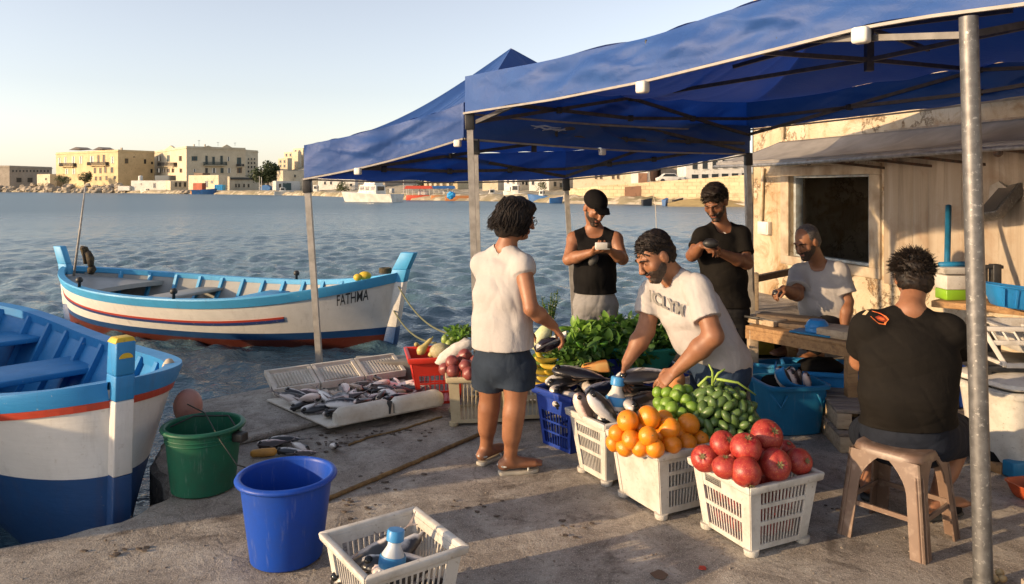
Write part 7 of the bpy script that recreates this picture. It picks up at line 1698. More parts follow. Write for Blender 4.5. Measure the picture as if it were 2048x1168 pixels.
# --- bending man in white t-shirt
def bending_man():
    J = dict(head=P(1311,512,4.38), fwd=(-.80,-.34,-.50), up=(-.42,-.12,.9), neck=P(1345,548,4.46), shR=P(1309,580,4.62), shL=P(1396,578,4.30), chest=P(1376,622,4.46), waist=P(1418,675,4.48), pelvis=P(1437,728,4.50),
      elR=P(1291,662,4.56), wrR=P(1254,724,4.50), elL=P(1427,672,4.16), wrL=P(1352,742,4.26), hipR=P(1420,745,4.60), hipL=P(1447,748,4.42), knR=P(1405,830,4.50), knL=P(1440,840,4.36), anR=P(1425,925,4.62), anL=P(1455,935,4.50), toeR=P(1390,942,4.48), toeL=P(1415,960,4.38), latp=(.25,.95,0))
    for q in 'RL': J['an'+q].z = .09; J['toe'+q].z = 0
    p = Person('man', 'bearded man in a printed white t-shirt bending over the crates, handling fish', V((J['pelvis'].x, 4.55, 0)), J, 2, headscale=1.13, build=1.10)
    F_ = p.F; p.head(1.05, 1.08); p.torso(F_, -.006)
    for q in 'LR': p.arm(F_, q, .0, 1, .056, .050); p.forearm(F_, q, .050, .031); p.leg(F_, q); p.shin(F_, q)
    p.hand('R', (-.22,-.10,-.95), (.75,-.5,-.1), (.35,.5,.55,.6), .6, 1.08); p.hand('L', (-.72,.12,-.62), (-.25,.45,-.85), (.35,.5,.6,.65), .7, 1.10)
    p.body()
    def bulk(f):
        f.op(econe(p.J['chest']+nv((.03,.0,.0)), p.J['pelvis']+nv((.015,0,.02)), (.175,.165), (.185,.165), p.latp), .05)
        f.op(ell((p.J['waist']+p.J['chest'])/2+nv((-.02,-.02,-.06)), (.15,.15,.15)), .05)
    shirt(p, COT, .016, {'R': .60, 'L': .66}, (p.J['pelvis']+nv((0,0,-.02)), (-.28,-.1,-1)), (.066,.02,.02), (.0065, 22), 12, .0, W=(.15,.165,.165,.175), D=(.095,.125,.130,.135), ru=.060, slr=.018, extra=bulk, taper=1.12, dirs=[(1,0,.5),(.5,.3,1),(.8,-.4,.6)])
    sh_ = p.r.children[-1] if False else [o for o in kids(p.r) if o.name.startswith('shirt')][-1]
    pants(p, DENIM, .014, 1, True, (.005, 24), 13, (.175,.155), top=.16); p.beard(BEARD); p.brows(HAIRB)
    F_ = p.headfield(.0045, .2); p.H(F_, (0,-.018,.050), (.080,.100,.086)); p.H(F_, (0,-.045,-.0), (.078,.07,.085), .02); F_.wobble(.003, 180, 4); p.H(F_, (0,.120,.0), (.080,.062,.075), .01, 'sub'); F_.cut(p.hp(0,0,-.07), -p.Mh[2]+p.Mh[1]*.4); 
    for q in (1,-1): p.H(F_, (q*.085,.008,-.022), (.03,.034,.050), .004, 'sub')
    p.part('hair', F_, HAIRB)
    p.hairspikes(HAIRB, 900, .012, 6, lambda g_: (g_.gauss(0,.055), g_.uniform(-.09,.065), g_.uniform(.04,.125)), wd=.0022, bias=(0,0,.1))
    # washed out lettering projected on the chest
    tree = BVHTree.FromPolygons([v.co+V(p.r.location) for v in sh_.data.vertices], [tuple(f.vertices) for f in sh_.data.polygons])
    tv, tf = text_mesh('ICLYM', .098, .003, 1); A, B = P(1318,608,4.2), P(1374,628,4.2); ex = (B-A).normalized(); ey = V((-ex.z*0, 0, 1)); c = (A+B)/2; out = []
    base = [c+ex*v.x*.58+V((0,0,1))*v.y*.95 for v in tv]; NX, NZ = 17, 9
    x0, x1 = min(q.x for q in base)-.01, max(q.x for q in base)+.01; z0, z1 = min(q.z for q in base)-.01, max(q.z for q in base)+.01; D = np.full((NX, NZ), np.nan)
    for a in range(NX):
        for b_ in range(NZ):
            h_ = tree.ray_cast(V((x0+(x1-x0)*a/(NX-1), 3.2, z0+(z1-z0)*b_/(NZ-1))), V((0,1,0)))
            if h_[0] is not None: D[a, b_] = h_[0].y
    D = np.where(np.isnan(D), np.nanmedian(D), D); E_ = np.pad(D, 1, mode='edge'); M_ = np.min([E_[a:a+NX, b_:b_+NZ] for a in range(3) for b_ in range(3)], axis=0)
    E_ = np.pad(M_, 1, mode='edge'); M_ = np.mean([E_[a:a+NX, b_:b_+NZ] for a in range(3) for b_ in range(3)], axis=0)
    for q in base:
        fa, fb = (q.x-x0)/(x1-x0)*(NX-1), (q.z-z0)/(z1-z0)*(NZ-1); a, b_ = min(NX-2,int(fa)), min(NZ-2,int(fb)); fa -= a; fb -= b_
        y = M_[a,b_]*(1-fa)*(1-fb)+M_[a+1,b_]*fa*(1-fb)+M_[a,b_+1]*(1-fa)*fb+M_[a+1,b_+1]*fa*fb; out.append(V((q.x, y-.010, q.z)))
    mb = MB(); mb.add(out, tf); mb.build('print', mat('faded_grey_print', (.15,.14,.125,1), (.20,.19,.17,1), 30, rough=.8), sh_)
bending_man()
# --- seated balding man
def seated_man():
    J = dict(head=P(1614,484,6.25), fwd=(-.78,-.45,-.40), up=(-.05,0,1), neck=P(1637,527,6.34), shR=P(1600,548,6.40), shL=P(1676,545,6.26), chest=P(1642,578,6.34), waist=P(1648,612,6.36), pelvis=P(1655,648,6.40),
      elR=P(1594,590,6.22), wrR=P(1567,578,6.05), elL=P(1694,603,6.22), wrL=P(1688,655,6.10), hipR=P(1640,650,6.40), hipL=P(1668,650,6.30), knR=P(1572,664,6.15), knL=P(1622,672,5.95), anR=P(1580,738,6.2), anL=P(1632,745,6.0), toeR=P(1545,752,6.1), toeL=P(1600,765,5.9), latp=(-.45,.89,0))
    J['anR'].z = J['anL'].z = .38; J['toeR'].z = J['toeL'].z = .29
    J['latp'] = (-.5,.86,0)
    p = Person('man', 'balding bearded man in a pale grey t-shirt seated behind the table by the wall', V((J['pelvis'].x, 6.4, .29)), J, 2, headscale=1.10, build=1.14)
    F_ = p.F; p.head(1.0, 1.0); p.torso(F_, -.004)
    for q in 'LR': p.arm(F_, q, .0, 1, .052, .044); p.forearm(F_, q, .045, .029); p.leg(F_, q); p.shin(F_, q); p.foot(F_, q, .006)
    p.hand('R', (-.65,-.35,-.12), (.1,-.1,-1), (.8,.9,.95,1.0), .9); p.hand('L', (-.1,-.2,-.95), (-.8,.2,.1), (.3,.4,.4,.45), .5)
    for a in (): pass
    p.body()
    shirt(p, COT, .016, {'R': .70, 'L': .72}, (p.J['pelvis']+nv((0,0,.0)), (0,0,-1)), (.068,.02,.025), (.0055, 22), 15, .06, W=(.15,.165,.170,.180), D=(.085,.118,.135,.145), ru=.060, slr=.016, taper=1.2)
    pants(p, BLKP, .014, 1, True, (.004, 22), 16); p.beard(BEARD); p.brows(HAIRB)
    F_ = p.headfield(); p.H(F_, (0,-.020,.046), (.079,.099,.084)); p.H(F_, (0,-.045,-.01), (.077,.066,.07), .02); F_.wobble(.0015, 200, 4); p.H(F_, (0,.10,.07), (.085,.095,.10), .01, 'sub'); F_.cut(p.hp(0,0,-.06), -p.Mh[2]+p.Mh[1]*.4)
    for q in (1,-1): p.H(F_, (q*.085,.008,-.022), (.03,.034,.045), .004, 'sub')
    p.part('hair', F_, GREYH)
    c = V(p.J['wrR'])+V((-.06,-.05,-.03)); mb = MB(); mb.ball(c, (.045,.03,.03), 14, 9); tag(mb.build('mussel', mat('dark_shell', (.02,.02,.022,1), rough=.3), smooth=True, off=c), 'dark shell held in the hand of the seated balding man', 'shell')
    st_ = thing('stool', 'low dark stool under the seated balding man', 'stool', V((J['pelvis'].x, 6.42, .28))); c = V((J['pelvis'].x+.0, 6.42, 0)); zt = J['pelvis'].z-.13; mb = MB(); mb.box(c+V((0,0,zt-.02)), (.34,.34,.04)); mb.build('seat', BROWNT, st_, bevel=.01)
    for x in (-.14,.14):
        for y in (-.14,.14): mb = MB(); mb.bar(c+V((x,y,.28)), c+V((x*.9,y*.9,zt-.03)), .035, .035, (0,1,0)); mb.build('leg', BROWNT, st_)
seated_man()
# --- man on the plastic stool, seen from behind
def stool_man():
    J = dict(head=P(1826,556,3.86), fwd=(.28,.93,-.16), up=(0,.06,1), neck=P(1820,622,3.74), shR=P(1896,661,3.70), shL=P(1741,655,3.76), chest=P(1818,715,3.70), waist=P(1812,795,3.66), pelvis=P(1816,858,3.72),
      elR=P(1935,700,4.02), wrR=P(1905,705,4.26), elL=P(1720,722,3.98), wrL=P(1795,735,4.22), hipR=P(1862,872,3.74), hipL=P(1778,868,3.82), knR=P(1918,868,4.10), knL=P(1738,872,4.24), anR=P(1873,1035,3.84), anL=P(1735,1008,4.12), toeR=P(1936,1090,3.92), toeL=P(1735,1045,4.30), latp=(.97,-.2,0))
    J['anR'].z = J['anL'].z = .095; J['toeR'].z = J['toeL'].z = 0
    p = Person('man', 'spiky haired man in a black t-shirt sitting on the brown plastic stool, back to camera', V((J['pelvis'].x, 3.75, 0)), J, 2, h=.0055, headscale=1.03, build=1.05)
    F_ = p.F; p.head(1.0, 1.05); p.torso(F_, -.004)
    for q in 'LR': p.arm(F_, q, .0, 1, .056, .047); p.forearm(F_, q, .047, .030); p.leg(F_, q, 0, 1, .090, .060); p.shin(F_, q, .058, .062, .038); p.foot(F_, q)
    p.hand('R', (-.55,.7,.0), (-.3,.2,-.9)); p.hand('L', (.55,.7,.0), (.3,.2,-.9))
    p.body()
    def bulk(f): f.op(econe(p.J['chest'], p.J['pelvis']-nv((0,0,.02)), (.195,.13), (.205,.155), p.latp), .05)
    shirt(p, OLV, .014, {'R': .72, 'L': .62}, (p.J['pelvis']+nv((0,0,.035)), (.06,0,-1)), (.064,.0,-.005), (.0055, 22), 19, .0, W=(.175,.190,.185,.195), D=(.09,.12,.125,.140), ru=.064, slr=.018, extra=bulk, taper=1.15, dirs=[(.4,0,1),(1,0,.6),(-.7,0,1)])
    sh_ = [o for o in kids(p.r) if o.name.startswith('shirt')][-1]
    pants(p, DARKD, .016, .86, False, (.005, 26), 20, (.195,.150), 'shorts', .105, .072, hole=True, top=.13)
    F_ = p.headfield(.0045, .2); p.H(F_, (0,-.018,.050), (.086,.104,.092)); p.H(F_, (0,-.050,-.01), (.083,.066,.080), .02); F_.wobble(.004, 120, 4); p.H(F_, (0,.120,.0), (.080,.060,.085), .01, 'sub'); F_.cut(p.hp(0,0,-.088), -p.Mh[2]+p.Mh[1]*.5)
    for q in (1,-1): p.H(F_, (q*.090,.006,-.022), (.03,.034,.045), .004, 'sub')
    p.part('hair', F_, HAIRB)
    p.hairspikes(HAIRB, 900, .040, 7, lambda g_: (g_.gauss(0,.065), g_.uniform(-.12,.06), g_.uniform(.02,.135)), wd=.0028, bias=(-.35,0,.55))
    p.hairspikes(HAIRB, 800, .026, 8, lambda g_: (g_.gauss(0,.075), g_.uniform(-.12,.0), g_.uniform(-.05,.07)), wd=.0024, bias=(0,0,-.7))
    tree = BVHTree.FromPolygons([v.co+V(p.r.location) for v in sh_.data.vertices], [tuple(f.vertices) for f in sh_.data.polygons])
    def proj(pts, name, m, lift):
        out = []
        for u, v in pts:
            o = V((0,0,CH)); dr = (P(u,v,3.0)-o).normalized(); h_ = tree.ray_cast(o, dr); q = h_[0] if h_[0] is not None else P(u,v,3.6); out.append(q-dr*lift)
        mb = MB(); n = len(out); c = sum(out, V())/n; mb.add(out+[c], [(i, (i+1) % n, n) for i in range(n)]); return mb.build(name, m, sh_)
    oc = mat('orange_print', (.62,.10,.02,1), (.75,.22,.05,1), 16, rough=.6); 
    proj([(1724,629),(1733,620),(1746,622),(1760,626),(1772,632),(1778,639),(1773,645),(1771,650),(1758,648),(1748,640),(1740,632)], 'back_print', oc, .004)
    proj([(1750,634),(1757,631),(1768,634),(1774,640),(1768,644),(1757,641)], 'back_print', mat('dark_orange_print', (.30,.035,.012,1), rough=.6), .006)
    proj([(1754,636),(1760,634),(1768,637),(1770,640),(1764,641)], 'back_print', oc, .008); proj([(1724,629),(1733,620),(1738,622),(1731,630)], 'back_print', mat('cream_print', (.6,.45,.25,1), rough=.6), .006)
    for q in 'RL':
        F_ = Field(p.lo, p.hi, .006); a, t = p.J['an'+q], p.J['toe'+q]; dd = unit((t-a)*nv((1,1,0))); sd_ = np.cross(dd, (0,0,1)); b0 = nv((a[0],a[1],.016))-dd*.075
        F_.op(econe(b0, b0+dd*.14, (.036,.016), (.050,.016), sd_), .01); F_.op(econe(b0+dd*.14, b0+dd*.225, (.050,.016), (.038,.015), sd_), .01)
        sl_ = p.part('sandal', F_, mat('black_rubber_sole', (.012,.013,.013,1), (.03,.035,.035,1), 30, rough=.6))
        F_ = Field(p.lo, p.hi, .006); c = b0+dd*.145+nv((0,0,.028)); F_.op(econe(c-dd*.035, c+dd*.045, (.056,.042), (.050,.030), sd_), .01); F_.cut(b0+nv((0,0,.004)), (0,0,-1)); np_obj('strap', F_.mesh('strap'), BLKC, sl_)
        mb = MB(); c = V(b0+dd*.15+nv((0,0,.066)))+V(sd_)*.012; mb.box(c, (.012,.055,.005), Matrix.Rotation(math.atan2(dd[1],dd[0]),3,'Z')); mb.build('logo_patch', WHITEP, sl_)
stool_man()
# ------------------------------------------------------------------ the stool, table, tubs and clutter on the right
M_ST = mat('brown_stool_plastic', (.185,.12,.085,1), (.12,.075,.052,1), 5, rough=.42, bump=.05, bscale=40, c3=(.27,.20,.155,1), s3=22, lo3=.55, hi3=.75)
def plastic_stool():
    c = V((1.885,3.66,0)); yaw = math.radians(40); R = Matrix.Rotation(yaw,3,'Z'); r = thing('plastic_stool', 'brown moulded plastic stool with arched legs, carrying the spiky haired man', 'stool', c)
    hs, hb, zt = .145, .205, .455; q = lambda x, y, z: c+R @ V((x,y,z))
    mb = MB(); n = 48; rings = []
    for k, z in ((.0,zt-.002),(.6,zt-.004),(.94,zt),(1.0,zt-.006),(1.04,zt-.022),(1.05,zt-.045),(1.0,zt-.045)): rings.append([q(p.x*k*hs/.145, p.y*k*hs/.145, z) for p in rrect(.158,.158,n,5)])
    mb.add([p for R_ in rings for p in R_], [(i*n+k, i*n+(k+1)%n, (i+1)*n+(k+1)%n, (i+1)*n+k) for i in range(len(rings)-1) for k in range(n)])
    mb.build('seat', M_ST, r, smooth=True, auto=.7)
    # four corner legs: angle sections that widen into arches under the seat
    for sx, sy in ((1,1),(-1,1),(-1,-1),(1,-1)):
        mb = MB(); m = 14; prof = []
        for i in range(m+1):
            t = i/m; z = (zt-.03)*(1-t); o = hs+.018+(hb-hs-.018)*t; wd = .068+.085*max(0,1-t/.36)**2.0; prof.append((o, wd, z))
        for axis in (0, 1):
            vs_ = []
            for o, wd, z in prof:
                for a, th in ((0,0),(1,0),(1,1),(0,1)):
                    off = o-.010*th; al = o-wd*a-.0*th
                    p = (sx*al, sy*off, z) if axis == 0 else (sx*off, sy*al, z); vs_.append(q(*p))
            mb.add(vs_, [(i*4+k, i*4+(k+1)%4, i*4+4+(k+1)%4, i*4+4+k) for i in range(m) for k in range(4)]+[(0,1,2,3),(m*4+3,m*4+2,m*4+1,m*4)])
        mb.build('leg', M_ST, r, merge=True)
        rb = MB(); 
        for o_, z0, z1 in ((.022,0,.8),): rb.tube([q(sx*(prof[int(i)][0]+.002), sy*(prof[int(i)][0]-.020), prof[int(i)][2]) for i in (2,6,10,14)], .004, 6); rb.tube([q(sx*(prof[int(i)][0]-.020), sy*(prof[int(i)][0]+.002), prof[int(i)][2]) for i in (2,6,10,14)], .004, 6)
        rb.build('leg_rib', M_ST, r)
    zb = .17; o = hs+.018+(hb-hs-.018)*(1-zb/(zt-.03))-.012
    for a, b_ in (((-o,-o),(-o,o)),((-o,o),(o,o)),((o,o),(o,-o)),((o,-o),(-o,-o))): mb = MB(); mb.bar(q(*a,zb), q(*b_,zb), .012, .022); mb.build('stretcher', M_ST, r)
plastic_stool()
WOOD = [mat(f'{k}_wood', c, c2, 6, rough=.75, bump=.35, bscale=24, stretch=(1,5,5), c3=c3, s3=14, lo3=.55, hi3=.75) for k, c, c2, c3 in (('warm',(.36,.21,.09,1),(.24,.13,.055,1),(.12,.07,.035,1)),('grey',(.27,.22,.17,1),(.17,.13,.10,1),(.09,.07,.055,1)),('dark',(.10,.065,.04,1),(.055,.038,.025,1),(.03,.022,.016,1)),('pale',(.46,.36,.24,1),(.35,.26,.17,1),(.2,.14,.09,1)))]
# raised stone platform by the wall
mb = MB(); st_ = [V((1.70,6.35,0)), V((2.18,5.98,0)), V((3.05,5.72,0)), V((4.20,5.55,0)), W0+WD*4.9, W0+WD*.02]; st_ = [V((p.x,p.y,.0)) for p in st_]; mb.prism(st_, (0,0,.28)); o = mb.build('stone_platform', CONC, bevel=.02); tag(o, kind='structure')
def bars(name, m, r, segs, bevel=0):
    mb = MB()
    for a, b_, w_, h_ in segs: mb.bar(a, b_, w_, h_)
    return mb.build(name, m, r, bevel=bevel)
def table():
    zt = .63; a, b_ = PZ(1490,5.80,zt), PZ(1704,5.12,zt); d = (b_-a); n = V((-d.y,d.x,0)).normalized(); D = .62
    r = thing('work_table', 'rough wooden work table with chopping boards in front of the seated balding man', 'table', V(((a.x+b_.x)/2,(a.y+b_.y)/2,0)))
    for i in range(4):
        k = n*(D*i/4); mb = MB(); mb.prism([a+k+n*.004, b_+k+n*.004, b_+k+n*(D/4-.004), a+k+n*(D/4-.004)], (0,0,-.03)); mb.build('top_board', WOOD[0 if i == 0 else 1], r, bevel=.004)
    bars('apron', WOOD[0], r, [(a+n*.02+V((0,0,-.065)), b_+n*.02+V((0,0,-.065)), .03, .07)])
    for p, z0 in ((a+d*.04+n*.05, .0), (b_-d*.04+n*.05, 0), (a+d*.04+n*(D-.05), .28), (b_-d*.04+n*(D-.05), 0)): q = V((p.x,p.y,z0)); bars('leg', WOOD[3] if p is not None and z0 == 0 and (p-a).length < .3 else WOOD[0], r, [(q, V((p.x,p.y,zt-.032)), .07, .07)], .004)
    return a, d, n
ta, td, tn = table(); tdn = td.normalized(); tz = .632; tyaw = math.atan2(td.y, td.x)
def board(label, s_, t_, L, W_, hh, yaw, m, z=tz): p = ta+td*s_+tn*t_; p.z = z+hh/2; mb = MB(); mb.box(p, (L, W_, hh), Matrix.Rotation(tyaw+yaw,3,'Z')); tag(mb.build('chopping_board', m, bevel=.006, off=p), label, 'board'); return p
board('thick pale chopping block at the right end of the work table', .83, .18, .30, .26, .06, .05, WOOD[3])
board('dark chopping board leaning flat at the middle of the work table', .24, .26, .42, .24, .035, .25, WOOD[2])
board('pale wooden board at the left end of the work table', .06, .20, .30, .2, .05, -.1, WOOD[3])
board('thin dark plank stacked on the dark chopping board', .2, .32, .46, .16, .03, .3, WOOD[2], tz+.036)
p = ta+td*.60+tn*.12; p.z = tz; mb = MB(); mb.box(p+V((0,0,.008)), (.30,.20,.014), Matrix.Rotation(tyaw+.1,3,'Z')); tag(mb.build('cutting_mat', PTL, bevel=.004, off=p), 'thin teal cutting mat on the work table under the blue bowl', 'mat')
bw = thing('bowl', 'upturned blue plastic bowl on the teal mat on the work table', 'bowl', p); mb = MB(); mb.lathe([(.088,.016),(.084,.024),(.083,.045),(.072,.078),(.058,.092),(.054,.098),(.03,.099),(0,.098)], p+tn*.03, 28); mb.build('body', PTB, bw, smooth=True, auto=.8)
mb = MB(); mb.lathe([(.0835,.040),(.087,.044),(.0865,.052),(.081,.054)], p+tn*.03, 28, cap=False); mb.build('band', PTB, bw, smooth=True)
# knife on the table
mb = MB(); k = ta+td*.10+tn*.06; k.z = tz+.056; kt = thing('knife', 'black handled knife lying on the pale board on the work table', 'knife', k); mb.bar(k, k-tdn*.13, .025, .02); mb.build('handle', BLACKP, kt, bevel=.005); mb = MB(); mb.prism([k+tn*.012, k+tdn*.18, k+tdn*.17-tn*.018, k-tn*.014], (0,0,.003)); mb.build('blade', GALV, kt)
# leaning railing and post at the wall corner
bars('x', WOOD[2], None, []) if 0 else None
r = thing('wooden_rail', 'old wooden rail on a post at the corner of the plaster wall', 'rail', G(1509,660)); pz = G(1508,668)
bars('post', WOOD[3], r, [(pz, V((pz.x,pz.y,P(1508,545,pz.y).z)), .085, .085)], .006); bars('rail', WOOD[2], r, [(P(1500,560,pz.y+.1), wallp(ws(1600),P(1600,548,8.9).z,.05), .07, .075)], .006)
# tubs
def tubat(name, label, u, v, a, base, top, h, m, **k): c = G(u,v); R = Matrix.Rotation(a,3,'Z'); return tub(name, label, (c+V((0,base[1]/2,0))).xy, a, base, top, h, m, **k)
t1, t1L = tubat('plastic_tub', 'teal blue tub holding fish heads and a scoop, nearest of the blue tubs', 1594, 872, .15, (.36,.31), (.43,.37), .345, PTL, rimw=.022, p=5)
for sx in (-1,1): mb = MB(); mb.tube([t1L(sx*.20,-.13,.29), t1L(sx*.155,-.185,.20), t1L(sx*.11,-.188,.29)], .009, 8); mb.build('handle', PTL, t1, smooth=True)
for i, (x, y, k, yaw, s_) in enumerate(((.05,.0,1,.3,.9),(.10,.04,3,1.2,.9),(.02,.06,0,2.0,.9),(.12,-.04,1,.8,.8),(-.03,-.02,2,.1,1.0))):
    e = (Matrix.Rotation(yaw,3,'Z') @ Matrix.Rotation(1.1,3,'Y')).to_euler(); fish(k, t1L(x,y,.32), e, 'fish head poking up out of the teal blue tub', 'fish heads in the teal blue tub', s_)
mb = MB(); c = t1L(-.08,-.05,.33); mb.grid(8,8, lambda x,y: c+Matrix.Rotation(.7,3,'Y') @ V(((x-.5)*.20,(y-.5)*.15,.05*((2*x-1)**2+(2*y-1)**2)))); tag(mb.build('scoop', PTB, smooth=True, solid=.005, off=c), 'pale blue scoop stuck into the teal blue tub', 'scoop')
mb = MB(); c = t1L(-.05,.06,.30); mb.ball(c, (.12,.09,.07), 16, 10, None, lambda d: 1+.25*mnoise.noise(d*3)); tag(mb.build('cloth', BLKC, smooth=True, off=c), 'black cloth bundled in the back of the teal blue tub', 'cloth')
tub('plastic_tub', 'darker blue tub tilted behind the teal blue tub', P(1556,770,5.72).xy, .5, (.34,.30), (.42,.36), .33, PTL, rimw=.02, p=4, z0=.03, tilt=Matrix.Rotation(-.14,3,'X'))
bx, bxL = tub('plastic_bin', 'bright blue rectangular bin under the work table', P(1662,770,5.62).xy, math.radians(-14), (.58,.38), (.66,.46), .36, PTB, 'bin', p=9, rimw=.018)
mb = MB(); c = bxL(-.08,0,.35); mb.ball(c, (.17,.12,.07), 18, 10, None, lambda d: 1+.2*mnoise.noise(d*3)); tag(mb.build('cloth', BLKC, smooth=True, off=c), 'dark cloth heaped in the bright blue rectangular bin', 'cloth')
tub('plastic_bin', 'royal blue bin standing behind the back of the spiky haired man', P(1885,745,5.0).xy, .1, (.30,.26), (.34,.30), .42, PBK, 'bin', p=8, rimw=.015, z0=.26)
mb = MB(); c = PZ(1535,6.3,.28); bgt = thing('bag', 'black bag with a yellow front panel under the work table', 'bag', c); mb.hexa([c+V(p) for p in ((-.13,-.08,0),(.15,-.08,0),(.15,.1,0),(-.13,.1,0),(-.10,-.06,.24),(.07,-.06,.24),(.07,.06,.24),(-.10,.06,.24))]); mb.build('body', BLKC, bgt, bevel=.02)
mb = MB(); mb.hexa([c+V(p) for p in ((-.115,-.092,.03),(.035,-.092,.03),(.035,-.08,.03),(-.115,-.08,.03),(-.095,-.080,.2),(.02,-.080,.2),(.02,-.06,.2),(-.095,-.06,.2))]); mb.build('front_panel', mat('mustard_panel', (.42,.30,.02,1), (.3,.2,.02,1), 12, rough=.7), bgt, bevel=.012)
mb = MB(); c2 = c+V((-.02,0,.27)); mb.ball(c2, (.07,.06,.04), 14, 8, None, lambda d: 1+.5*mnoise.noise(d*4)); tag(mb.build('plastic_wrap', mat('clear_wrap', (.5,.5,.48,1), rough=.25), off=c2), 'crumpled clear plastic on top of the black and yellow bag', 'wrap')
# pallets behind the stool
def pallet(label, c, yaw, L, W_, z):
    r = thing('wooden_pallet', label, 'pallet', V((c.x,c.y,z))); R = Matrix.Rotation(yaw,3,'Z')
    for i in range(5): mb = MB(); mb.box(V((c.x,c.y,z+.115))+R @ V((0,-W_/2+W_*(i+.5)/5,0)), (L,W_/5-.012,.022), R); mb.build('top_slat', WOOD[1], r, bevel=.003)
    for i in range(3): mb = MB(); mb.box(V((c.x,c.y,z+.052))+R @ V((-L/2+.05+(L-.1)*i/2,0,0)), (.09,W_,.10), R); mb.build('bearer', WOOD[3 if i == 0 else 2], r, bevel=.004)
pallet('lower wooden pallet on the ground behind the plastic stool', PZ(1845,5.02,0), -.12, 1.25, .62, .0); pallet('upper wooden pallet stacked behind the plastic stool', PZ(1835,5.05,0), -.16, 1.18, .58, .130)
# shelf on posts along the wall
sa, sb = PZ(1862,5.75,.83), PZ(2200,4.95,.85); sdv = (sb-sa); snv = V((-sdv.y,sdv.x,0)).normalized()
r = thing('wall_shelf', 'rough plank shelf on black posts in front of the boarded wall', 'shelf', V((sa.x,sa.y,0)))
mb = MB(); mb.prism([sa, sb, sb+snv*.42, sa+snv*.42], (0,0,-.05)); mb.build('plank', WOOD[0], r, bevel=.005)
pb = lambda u, d, z: PZ(u,d,z)
bars('post', BLACKP, r, [(pb(1983,5.30,0), pb(1983,5.30,.78), .085, .085)], .006); bars('post', BLACKP, r, [(pb(2090,5.2,0), pb(2090,5.2,.79), .07, .07)], .006)
cl = thing('clamp', 'black metal clamp standing up at the shelf behind the round pole', 'clamp', pb(1990,5.55,.84)); c = pb(1990,5.55,.84); bars('upright', BLACKP, cl, [(c, c+V((0,0,.29)), .065, .06)], .005); bars('jaw', BLACKP, cl, [(c+V((-.10,0,.27)), c+V((.05,0,.27)), .05, .025)], .004); bars('screw', BLACKP, cl, [(c+V((-.07,0,.27)), c+V((-.07,0,.13)), .022, .022)])
# things on the shelf
c = PZ(1912,5.75,.834); gb_ = thing('storage_box', 'white box with a lime green lower half on the plank shelf', 'box', c); mb = MB(); mb.box(c+V((0,.05,.04)), (.18,.16,.08)); mb.build('lower', mat('lime_green_plastic', (.22,.42,.02,1), (.16,.3,.02,1), 6, rough=.4), gb_, bevel=.008)
mb = MB(); mb.box(c+V((0,.05,.135)), (.185,.165,.108)); mb.build('upper', PW, gb_, bevel=.008); mb = MB(); mb.hexa([c+V(p) for p in ((-.11,-.04,.20),(.11,-.04,.20),(.11,.14,.20),(-.11,.14,.20),(-.135,-.06,.25),(.135,-.06,.25),(.135,.16,.25),(-.135,.16,.25))]); mb.build('tray', PW, gb_, bevel=.006)
mb = MB(); mb.tube([c+V((-.10,.05,.265)), c+V((.12,.05,.27))], .022, 10); tag(mb.build('roll', PTL, smooth=True, off=c), 'dark teal roll lying on top of the white and green box', 'roll')
c = PZ(2040,5.25,.845); bt, btL = tub('plastic_basin', 'bright blue ribbed basin tipped on its side on the plank shelf', c.xy, -.25, (.34,.26), (.46,.34), .15, PTB, 'basin', p=5, rimw=.02, z0=.85, tilt=Matrix.Rotation(.12,3,'Y'))
mb = MB(); 
for i in range(5): x = -.15+.075*i; mb.bar(btL(x,-.135,.01), btL(x*1.15,-.170,.13), .012, .012)
mb.build('rib', PTB, bt)
mb = MB(); c = btL(.22,0,.16); mb.tube([c+V((-.16,-.05,0)), c+V((.2,-.05,-.01))], .010, 6); tag(mb.build('red_handle_tool', mat('red_handle', (.40,.02,.02,1), rough=.4), smooth=True, off=c), 'thin red handle sticking out of the bright blue basin', 'tool')
mb = MB(); a, b_ = P(1893,592,5.95), P(1897,412,6.35); mb.tube([a, a.lerp(b_,.5), b_], .023, 12); tl = tag(mb.build('teal_pole', mat('teal_paint', (.012,.13,.25,1), (.01,.08,.14,1), 10, rough=.4), smooth=True, off=a), 'thick teal pole leaning on the boarded wall', 'pole')
# small dark table with lattice crate
tc = PZ(1985,4.72,0); r = thing('side_table', 'small black side table under the white lattice crate', 'table', tc); mb = MB(); mb.box(tc+V((.12,0,.60)), (.62,.42,.035), Matrix.Rotation(-.1,3,'Z')); mb.build('top', BLACKP, r, bevel=.005)
for x, y in ((-.14,-.16),(.38,-.16),(-.14,.17),(.38,.17)): bars('leg', BLACKP, r, [(tc+V((x,y,0)), tc+V((x,y,.59)), .04, .04)])
fr = thing('lattice_crate', 'white open lattice crate tipped up beside the round pole', 'crate', tc+V((-.03,-.04,.62))); o = tc+V((-.05,-.20,.625)); X, Y, Z = V((1,-.06,0)), V((.18,.55,.85)).normalized(), None
seg = []
for t in (0,.5,1): seg.append((o+Y*.24*t*0+X*0, o, .02, .02)) if 0 else None
q = lambda x, y: o+X*(x*.36)+V((-.10*y, .06*y, .21*y))
parts_ = [((0,0),(1,0)),((0,1),(1,1)),((0,.62),(1,.62)),((0,0),(0,1)),((1,0),(1,1)),((.12,.62),(.12,1)),((.3,.62),(.3,1)),((.48,.62),(.48,1)),((.66,.62),(.66,1)),((.84,.62),(.84,1))]
for i, (a, b_) in enumerate(parts_): bars('frame_bar' if i < 5 else 'slat', PW, fr, [(q(*a), q(*b_), .028 if i < 5 else .012, .028 if i < 5 else .012)], .003)
